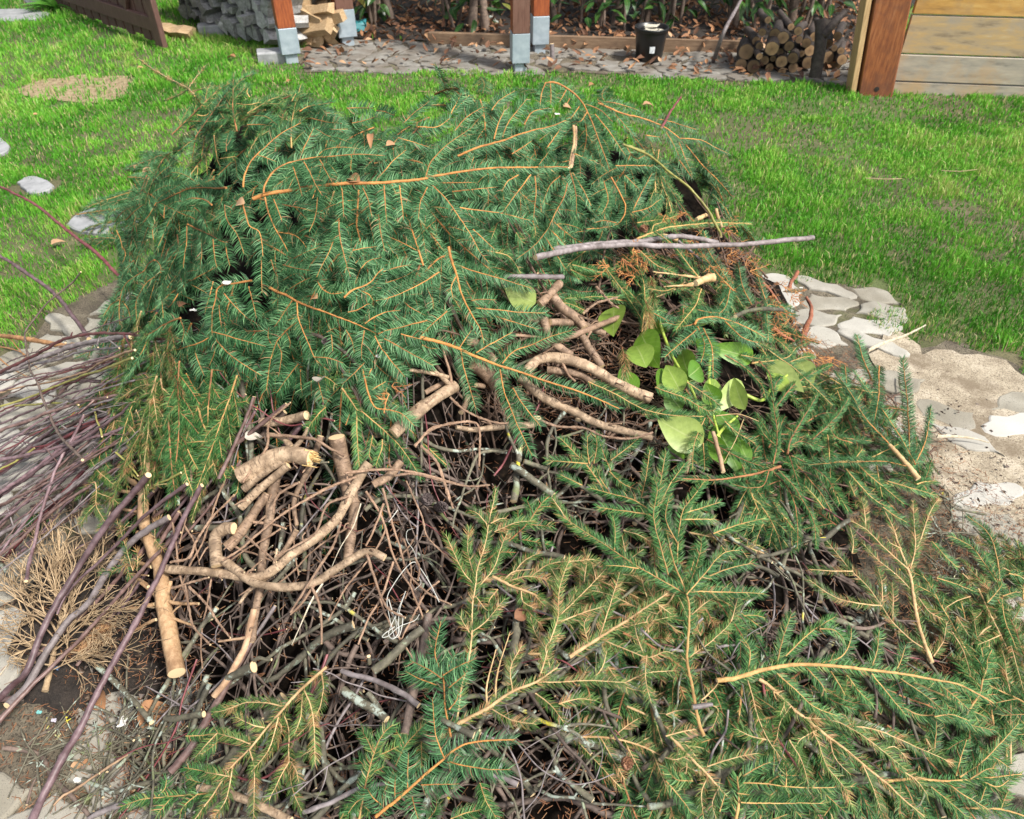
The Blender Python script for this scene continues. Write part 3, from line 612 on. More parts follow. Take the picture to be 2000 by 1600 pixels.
for i in range(5):
    z0, z1 = zs[i] + (.0 if i == 0 else .004), zs[i + 1] - .005; mb = MB(); box(mb, a + d * (.235 + Lw / 2) + nrm * (.0 + .004 * (i % 2)) + [0, 0, (z0 + z1) / 2], Lw / 2, .016, (z1 - z0) / 2, ax, bev=.003)
    mb.build('plank', W_PLANKO if i >= 3 else W_PLANK if i == 2 else W_PLANKG, t)

# round log pile beside the wall
LOGM = m_bark('log_bark_dark', (.032,.024,.02), (.075,.055,.045), (.018,.013,.011), amt=.3, sc=60, bs=.8)
def f_cut2(n, b):
    uv = n.nodes.new("ShaderNodeTexCoord").outputs['UV']; ln = n.nodes.new("ShaderNodeVectorMath"); ln.operation = 'LENGTH'; n.links.new(uv, ln.inputs[0])
    c = ramp(n, ln.outputs['Value'], [(0, (.12,.07,.035)), (.25, (.21,.125,.06)), (.85, (.30,.19,.095)), (.93, (.07,.045,.03))]); c = vary(n, c, .5)
    g = noise(n, 30, 4); c = mix(n, ramp(n, g, [(.4, (0,)*3), (.7, (.5,)*3)]), c, (.12,.08,.05)); n.links.new(c, b.inputs['Base Color']); b.inputs['Roughness'].default_value = .8
CUT2 = mat('aged_cut_face', f_cut2)
LG = [(450,290,43),(420,362,34),(490,372,38),(593,272,40),(655,210,34),(740,174,24),(745,222,20),(785,240,27),(690,258,28),(805,282,30),(710,325,32),(647,345,33),(600,328,18),(553,338,25),(572,112,20),(610,192,32),(905,322,36),(910,243,22),(942,270,18),(978,285,20),(505,230,25),(524,258,22),(795,352,34),(712,378,28),(580,378,24),(524,315,20),(940,385,36),(985,335,30),(850,375,30),(640,290,20),(830,205,26),(700,150,20),(870,255,22),(650,400,24),(540,180,22),(880,170,24),(960,200,24),(760,300,18)]
yb = gz(1500, 150)[1]
for i, (zx, zy, zr) in enumerate(LG):
    px, py = 1300 + zx / 2.857, zy / 2.857; d0 = ray(px, py); yy = yb + .05 + .04 * rng.normal() + (.1 if zx > 820 else 0) - .0006 * zx * 0; t_ = yy / d0[1]; c = np.array([0, 0, CAM_H]) + d0 * t_
    r_ = zr / 2.857 / F * t_ * np.linalg.norm([1]) * .98; c[2] = max(c[2], r_ * .9)
    dr = unit(np.array([.30 + rng.normal(0, .15), 1, rng.normal(-.02, .05)])); L = random.uniform(.22, .36)
    mb = MB(); P = spline([c, c + dr * L * .5 + rng.normal(0, .01, 3), c + dr * L], .06); tube(mb, P, r_, r_ * .9, 12, 0, 0, .03, capmat=1)
    tag(mb.build('round_log', [LOGM, CUT2], origin=c, smooth=True), 'dark barked round log with a sawn end in the pile by the plank wall', 'log', 'round logs piled by the plank wall')
def zpt(zx, zy, y): px, py = 1300 + zx / 2.857, zy / 2.857; d0 = ray(px, py); return np.array([0, 0, CAM_H]) + d0 * (y / d0[1])
mb = MB(); P = spline([zpt(835, 432, yb - .14), zpt(850, 330, yb - .12), zpt(868, 230, yb - .1), zpt(860, 110, yb - .05)], .05); tube(mb, P, .042, .035, 10, 0, 0, .05, capmat=1, knots=.1)
P = spline([zpt(875, 200, yb - .1), zpt(930, 140, yb - .08), zpt(1005, 65, yb - .05)], .05); tube(mb, P, .034, .018, 8, 0, 0, .05, capmat=1)
tag(mb.build('forked_branch', [LOGM, CUT2], smooth=True), 'dark forked branch propped upright against the log pile', 'branch')

# black plant pot
g = np.array(gz(1266, 121)); t = thing('plant_pot', g + [0, 0, 0], 'black plastic plant pot with a small white sticker on the paving', 'plant pot')
M_POT = plain('black_plastic', (.012, .012, .013), .35)
def lathe(mb, c, prof, n=40, mi=0):
    a_ = np.arange(n) / n * 2 * np.pi; V = np.vstack([np.column_stack([c[0] + r_ * np.cos(a_), c[1] + r_ * np.sin(a_), np.full(n, c[2] + z)]) for r_, z in prof])
    q = np.arange(n); qn = (q + 1) % n; mb.add(V, np.vstack([np.stack([q + i * n, qn + i * n, qn + (i + 1) * n, q + (i + 1) * n], -1) for i in range(len(prof) - 1)]), mi)
    
mb = MB(); lathe(mb, g, [(.001, .022), (.088, .022), (.094, .025), (.112, .215), (.113, .222)]); lathe(mb, g, [(.106, .20), (.09, .06), (.001, .055)]); mb.build('pot_body', M_POT, t, smooth=True)
mb = MB(); lathe(mb, g, [(.106, .20), (.110, .236), (.121, .238), (.123, .232), (.121, .214), (.113, .213)]); mb.build('rim', M_POT, t, smooth=True)
mb = MB(); a_ = np.linspace(-1.62, -1.28, 7) - .10; V = np.vstack([np.column_stack([g[0] + (.0955 + .093 * (z - .025) / 1) * 1.0 * np.cos(a_) * (1 + (z - .06) * .35), g[1] + (.0955 + .093 * (z - .025)) * np.sin(a_) * (1 + (z - .06) * .35), np.full(7, g[2] + z)]) for z in (.085, .13)])
V[:, :2] = g[:2] + (V[:, :2] - g[:2]) / np.linalg.norm(V[:, :2] - g[:2], axis=1)[:, None] * np.where(np.arange(14) < 7, .1035, .1085)[:, None]
q = np.arange(6); mb.add(V, np.stack([q, q + 1, q + 8, q + 7], -1)); st = mb.build('sticker', plain('white_sticker', (.75, .78, .80)), t)
mb = MB()
for k_ in range(3): a0 = -1.5 + k_ * .05; P = g + np.array([[math.cos(a0 - .06) * .1075, math.sin(a0 - .06) * .1075, .1 + k_ * .009], [math.cos(a0 + .02) * .1075, math.sin(a0 + .02) * .1075, .1 + k_ * .009]]); tube(mb, P, .0008, .0008, 4)
mb.build('print_line', plain('grey_print', (.25, .25, .28)), st)
mb = MB(); 
for k_ in range(7):
    c = g + [rng.normal(0, .035), rng.normal(0, .035), .12 + .02 * k_]; box(mb, c, .04, .025, .006, axes(rng.uniform(0, 3)) @ np.eye(3), bev=.002, jit=.007)
tag(mb.build('paper_scrap', plain('dirty_paper', (.55, .52, .42)), origin=g + [0, 0, .15]), 'crumpled pale paper and leaf scraps lying inside the black pot', 'scrap')

# leaves --------------------------------------------------------------------
def leaf(mb, base, d, up, L, wd, curl=.15, fold=.15, mi=0, tone=0.0, n=5, tip=1.0):
    """one pointed leaf with midrib fold and curl"""
    d = unit(d); s = unit(np.cross(d, up)); up = np.cross(s, d); V = []; 
    for i in range(n + 1):
        t_ = i / n; w_ = wd * math.sin(math.pi * min(1, t_ ** .8 * .97 + .03)) ** .95 * (1 if i < n else 0) if i else wd * .06
        c = base + d * (L * t_) + up * (-curl * L * t_ * t_ * 2); o = up * fold * w_
        V += [c - s * w_ + o, c, c + s * w_ + o]
    q = []
    for i in range(n): k_ = 3 * i; q += [[k_, k_ + 1, k_ + 4, k_ + 3], [k_ + 1, k_ + 2, k_ + 5, k_ + 4]]
    uv = np.array([[j * .5, i / n] for i in range(n + 1) for j in range(3)]); mb.add(np.array(V), q, mi, tone, uv)
def m_leaf(name, stops, rough=.35, tr=.25, vein=(.5,.6,.2), vs=.4):
    def f(n, b):
        c = ramp(n, attr(n), stops); c = mix(n, ramp(n, noise(n, 60, 3), [(.4, (0,)*3), (.8, (.4,)*3)]), c, tuple(q * .5 for q in stops[0][1]))
        uv = n.nodes.new("ShaderNodeTexCoord").outputs['UV']; sp = n.nodes.new("ShaderNodeSeparateXYZ"); n.links.new(uv, sp.inputs[0])
        ab = N(n, "ShaderNodeMath", operation='SUBTRACT'); n.links.new(sp.outputs[0], ab.inputs[0]); ab.inputs[1].default_value = .5
        a2 = N(n, "ShaderNodeMath", operation='ABSOLUTE'); n.links.new(ab.outputs[0], a2.inputs[0])
        c = mix(n, ramp(n, a2.outputs[0], [(.0, (vs,)*3), (.035, (0,)*3)]), c, vein)
        a3 = N(n, "ShaderNodeMath", operation='MULTIPLY_ADD'); n.links.new(a2.outputs[0], a3.inputs[0]); a3.inputs[1].default_value = -.55; n.links.new(sp.outputs[1], a3.inputs[2])
        fr = N(n, "ShaderNodeMath", operation='PINGPONG'); n.links.new(a3.outputs[0], fr.inputs[0]); fr.inputs[1].default_value = .055
        c = mix(n, ramp(n, fr.outputs[0], [(.0, (vs * .5,)*3), (.006, (0,)*3)]), c, vein)
        c = vary(n, c, .15); n.links.new(c, b.inputs['Base Color']); b.inputs['Roughness'].default_value = rough
        t_ = n.nodes.new("ShaderNodeBsdfTranslucent"); n.links.new(c, t_.inputs[0]); ms = n.nodes.new("ShaderNodeMixShader"); ms.inputs[0].default_value = tr
        out = [x for x in n.nodes if x.type == 'OUTPUT_MATERIAL'][0]; n.links.new(b.outputs[0], ms.inputs[1]); n.links.new(t_.outputs[0], ms.inputs[2]); n.links.new(ms.outputs[0], out.inputs[0])
    return mat(name, f)
L_DARK = m_leaf('shrub_leaf', [(0, (.012,.045,.012)), (.5, (.03,.10,.02)), (.8, (.07,.17,.03)), (1, (.22,.20,.04))], .3)
L_DEAD = m_leaf('dead_leaf', [(0, (.08,.035,.018)), (.4, (.22,.10,.05)), (.7, (.40,.20,.09)), (1, (.58,.38,.22))], .75, .1, (.3,.18,.1), .3)
L_LAUREL = m_leaf('laurel_leaf_pale', [(0, (.06,.17,.015)), (.4, (.17,.35,.03)), (.7, (.34,.46,.09)), (1, (.50,.56,.24))], .42, .3, (.6,.65,.3))
SHRUB_STEM = m_bark('shrub_stem_bark', (.12,.085,.065), (.22,.16,.12), (.05,.035,.03), amt=.3, sc=50)
SH = [(715,55,'leaning'),(745,62,'thin forked'),(895,58,'slim'),(948,66,'thick upright'),(1110,55,'mossy'),(1190,62,'slim'),(1245,58,'twin'),(1322,62,'smooth pale'),(1408,58,'bent'),(1490,70,'dark'),(1555,60,'tall dark'),(1612,40,'half hidden')]
where = ['behind the blue green scrap', 'beside the first leaning stems', 'above the start of the edging board', 'behind the middle of the edging board', 'just past the orange post', 'between the orange post and the black pot', 'behind the black pot', 'with pale orange bark beside the black pot', 'over the leaning stick', 'at the end of the edging board', 'rising from the log pile', 'between log pile and plank wall']
for i, (px, py, lb) in enumerate(SH):
    g = np.array(gz(px, py)); t = thing('laurel_shrub', g, f'{lb} stemmed laurel shrub {where[i]}', 'shrub', 'laurel shrubs in the bed'); ns = 3 + i % 3
    lm = MB(); r2 = random.Random(i)
    for k_ in range(ns):
        dx = r2.uniform(-.35, .35); b0 = g + [r2.uniform(-.12, .12), r2.uniform(-.1, .25), -.02]
        P = spline([b0, b0 + [dx * .4 + r2.uniform(-.05, .05), .05, .5], b0 + [dx, .15, 1.1], b0 + [dx * 1.5, .2, 1.7]], .12); mb = MB(); tube(mb, P, (.034 if k_ == 0 else .014) * r2.uniform(.8, 1.3), .008, 8, 0, 0, .04); mb.build('stem', SHRUB_STEM, t, smooth=True)
        for q in range(52):
            z = r2.random() ** .8; c = P[int(z * (len(P) - 1))] + rng.normal(0, .02, 3)
            if c[2] < .12: continue
            an = r2.uniform(0, 6.28); d_ = np.array([math.cos(an), math.sin(an), r2.uniform(-.5, .5)]); tw = c + unit(d_) * r2.uniform(.02, .22)
            leaf(lm, tw, d_, np.array([rng.normal(0, .3), rng.normal(0, .3), 1]), r2.uniform(.09, .17), r2.uniform(.018, .032), r2.uniform(0, .3), .2, 0, min(1, max(0, r2.gauss(.4, .22))))
    lm.build('leaves', L_DARK, t)
# hedge behind the bed, a thing of its own
t = thing('evergreen_hedge', (0, 9.2, 0), 'tall dark evergreen hedge closing off the garden behind the bed', 'hedge')
mb = MB(); n = 26000; x = rng.uniform(-7, 9, n); y = rng.uniform(8.3, 10.2, n); z = rng.uniform(0, 2.6, n)
dv = rng.normal(0, 1, (n, 3)); dv /= np.linalg.norm(dv, axis=1)[:, None]; sv = np.cross(dv, [0, 0, 1.0]); sv /= np.linalg.norm(sv, axis=1)[:, None]; c = np.stack([x, y, z], -1); L = rng.uniform(.06, .13, (n, 1))
V = np.stack([c, c + dv * L * .5 + sv * L * .22, c + dv * L, c + dv * L * .5 - sv * L * .22], 1).reshape(-1, 3); mb.add(V, np.arange(n)[:, None] * 4 + np.arange(4), 0, np.repeat(np.clip(rng.normal(.3, .2, n), 0, .9), 4)); mb.build('leaves', L_DARK, t)
mb = MB()
for x in np.arange(-7, 9, .45): b0 = np.array([x, 9.3, 0.]); P = [b0, b0 + [.1, 0, 1], b0 + [-.05, .1, 2.3]]; tube(mb, spline(P, .3), .035, .012, 6)
mb.build('stems', SHRUB_STEM, t)
n = 9000; mb = MB(); x = rng.uniform(-1.9, 3.4, n); y = rng.uniform(6.5, 8.4, n); z = .45 + rng.random(n) * 1.6; ok = (y > 6.9) ; x, y, z = x[ok], y[ok], z[ok]; n = len(x)

# leaf litter in the bed and on the paving
mb = MB(); r2 = random.Random(3); cnt = 0
BEDL = [G2(690, 84), G2(840, 80), G2(1200, 96), G2(1440, 104), G2(1640, 118), G2(1660, 40), G2(1600, -30), G2(700, -30)]
while cnt < 3400:
    y = r2.uniform(5.1, 8.3); x = r2.uniform(-2.2, 3.4); c = np.array([x, y, .03])
    inb = inpoly(x, y, BEDL) or inpoly(x, y, BED); inp = inpoly(x, y, GPATH)
    if not (inb or inp): continue
    if inp and not inb and r2.random() > (.30 if x < .8 else .55) + (.3 if y > gz(900, 98)[1] else 0): continue
    an = r2.uniform(0, 6.28); sz = r2.uniform(.5, 1.1)
    leaf(mb, c + [0, 0, r2.uniform(0, .03)], np.array([math.cos(an), math.sin(an), r2.uniform(-.1, .5)]), np.array([rng.normal(0, .4), rng.normal(0, .4), 1]), .075 * sz, .018 * sz, r2.uniform(-.3, .4), r2.uniform(.1, .7), 0, min(1, max(0, r2.gauss(.42, .26))), 4); cnt += 1
tag(mb.build('leaf_litter', L_DEAD, origin=(0, 0, 0)), 'brown fallen laurel leaves covering the bed and scattered over the paving', 'leaf litter', kind='stuff')
# leaning stick, short stump, leafy bulb plant, scraps
P = spline([gz(1393, 120, .02), zpt(330, 170, yb + .1), zpt(420, 0, yb + .5), zpt(500, -190, yb + .8)], .06); mb = MB(); tube(mb, P, .016, .008, 7, 0, 0, .05, capmat=1, knots=.15); tag(mb.build('leaning_stick', [BARK_GREY, CUT], smooth=True), 'long thin grey stick leaning from the paving up into the laurel shrubs', 'stick')
c = np.array(gz(1078, 118)); mb = MB(); tube(mb, [c, c + [0, .005, .06], c + [-.004, .01, .11]], .017, .016, 8, 0, 0, .05, capmat=1); tag(mb.build('stake_stub', [BARK_GREY, CUT], origin=c, smooth=True), 'short round wooden stub standing on the paving behind the brown post', 'stake')
c = np.array(gz(112, 22)); t = thing('leafy_plant', c, 'clump of broad bright green strap leaves growing beside the boarded gate', 'plant'); mb = MB()
for k_ in range(15):
    an = rng.uniform(0, 6.28); d_ = np.array([math.cos(an), math.sin(an), rng.uniform(.6, 1.8)]); leaf(mb, c + rng.normal(0, .03, 3) * [1, 1, 0], d_, np.array([-math.cos(an), -math.sin(an), 1.2]), rng.uniform(.2, .34), rng.uniform(.022, .032), .35, .3, 0, rng.uniform(.4, .8), 8)
mb.build('leaves', m_leaf('strap_leaf', [(0, (.05,.20,.02)), (1, (.16,.40,.06))], .35), t)
c = np.array(gz(700, 66)) + [0, 0, .05]; mb = MB(); box(mb, c, .06, .03, .035, axes(.4), bev=.004, jit=.012); tag(mb.build('plastic_scrap', plain('teal_plastic', (.05, .27, .30), .4), origin=c), 'crumpled teal plastic scrap lying in the bed behind the peeling post', 'scrap')
c = np.array(gz(722, 50)) + [0, 0, .03]; mb = MB()
for k_ in range(8): an = k_ * .8; leaf(mb, c, np.array([math.cos(an), math.sin(an), .5]), np.array([0, 0, 1.]), .08, .022, .2, .2, 0, .5)
tag(mb.build('seedling', MATS['strap_leaf'], origin=c), 'small bright green seedling in dark bed soil near the teal scrap', 'seedling')
a = np.array(gz(1580, -18, 0)); mb = MB(); box(mb, a + [0, .3, .12], .42, .03, .07, axes(.02), bev=.005); tag(mb.build('grey_board', M_SLATE, origin=a), 'pale grey board lying behind the round log pile', 'board')
for (px, py, an, sz, lb) in ((278,338,.5,1.3,'pale curled dead leaf in the lawn beside the mound'),(262,330,1.2,.8,'small brown leaf behind the pale curled one'),(292,356,2,.9,'rusty leaf chip in the lawn close to the spruce mound'),(64,225,.3,.7,'tiny orange leaf in the open lawn under the straw patch'),(268,134,.4,.9,'orange leaf lying where the lawn meets the straw patch'),(460,112,2.8,1.3,'tan leaf in tall grass before the weathered firewood'),(560,160,1,.8,'brown leaf in the grass behind the mound peak'),(100,478,.8,1.0,'pair of brown leaf bits by the pale stepping stone'),(1150,168,.7,1.1,'tan bark sliver in the grass above the arching bough'),(1255,205,.1,1.2,'brown leaf in the lawn behind the arching bough'),(1965,1572,1.6,1.1,'curled brown leaf on the bare paving corner')):
    c = np.array(gz(px, py, .028 if py < 1000 else .03)); mb = MB(); leaf(mb, c, np.array([math.cos(an), math.sin(an), .25]), np.array([.2, -.2, 1]), (.06 if py < 1000 else .045) * sz, .014 * sz, .25, .9, 0, rng.uniform(.5, 1)); tag(mb.build('dead_leaf', L_DEAD, origin=c), lb, 'dead leaf')
for (pa, pb, lb) in (((1690,348),(1762,349),'long straw stalk lying flat in open lawn'),((1838,333),(1908,331),'pale stalk in the lawn nearer the plank wall'),((815,178),(880,176),'straw stalk in the grass behind the mound crest')):
    P = [gz(*pa, .03), gz((pa[0] + pb[0]) / 2, pa[1] + 2, .04), gz(*pb, .03)]; mb = MB(); tube(mb, spline(P, .05), .0025, .0015, 5); tag(mb.build('straw_stalk', BARK_DRYBUSH), lb, 'straw')
# ------------------------------------------------------------------ traced courses of boughs and branches: each letter is a scale and offset into the same coordinates
REG = {'p': (1, 0, 0), 'A': (4, 380, 180), 'B': (5, 180, 330), 'C': (4, 180, 600), 'D': (5, 500, 500), 'E': (2.45, 820, 150), 'F': (3.3333, 750, 500), 'G': (2.857, 800, 100),
 'h': (2.857, 200, 100), 'I': (2.857, 1300, 400), 'J': (2.857, 850, 850), 'K': (3.3333, 1400, 850), 'L': (4, 0, 1200), 'M': (3.3333, 400, 1200), 'N': (2.857, 1300, 1200),
 'O': (3.3333, 300, 780), 'P': (4, 0, 900), 'Q': (2.6667, 0, 400), 'V': (2.857, 150, 550)}
def T(s):
    """'A 10,20 30,40; B ...' -> list of pixel courses; a letter stays in force until the next; '-' marks a course without needles"""
    out = []; cur = 'p'
    for part in s.split(';'):
        tk = part.split(); bare = False; P = []
        for k in tk:
            if k in REG: cur = k
            elif k == '-': bare = True
            else:
                x, y = k.split(','); m, ox, oy = REG[cur]; P.append((float(x) / m + ox, float(y) / m + oy))
        out.append((P, bare))
    return out
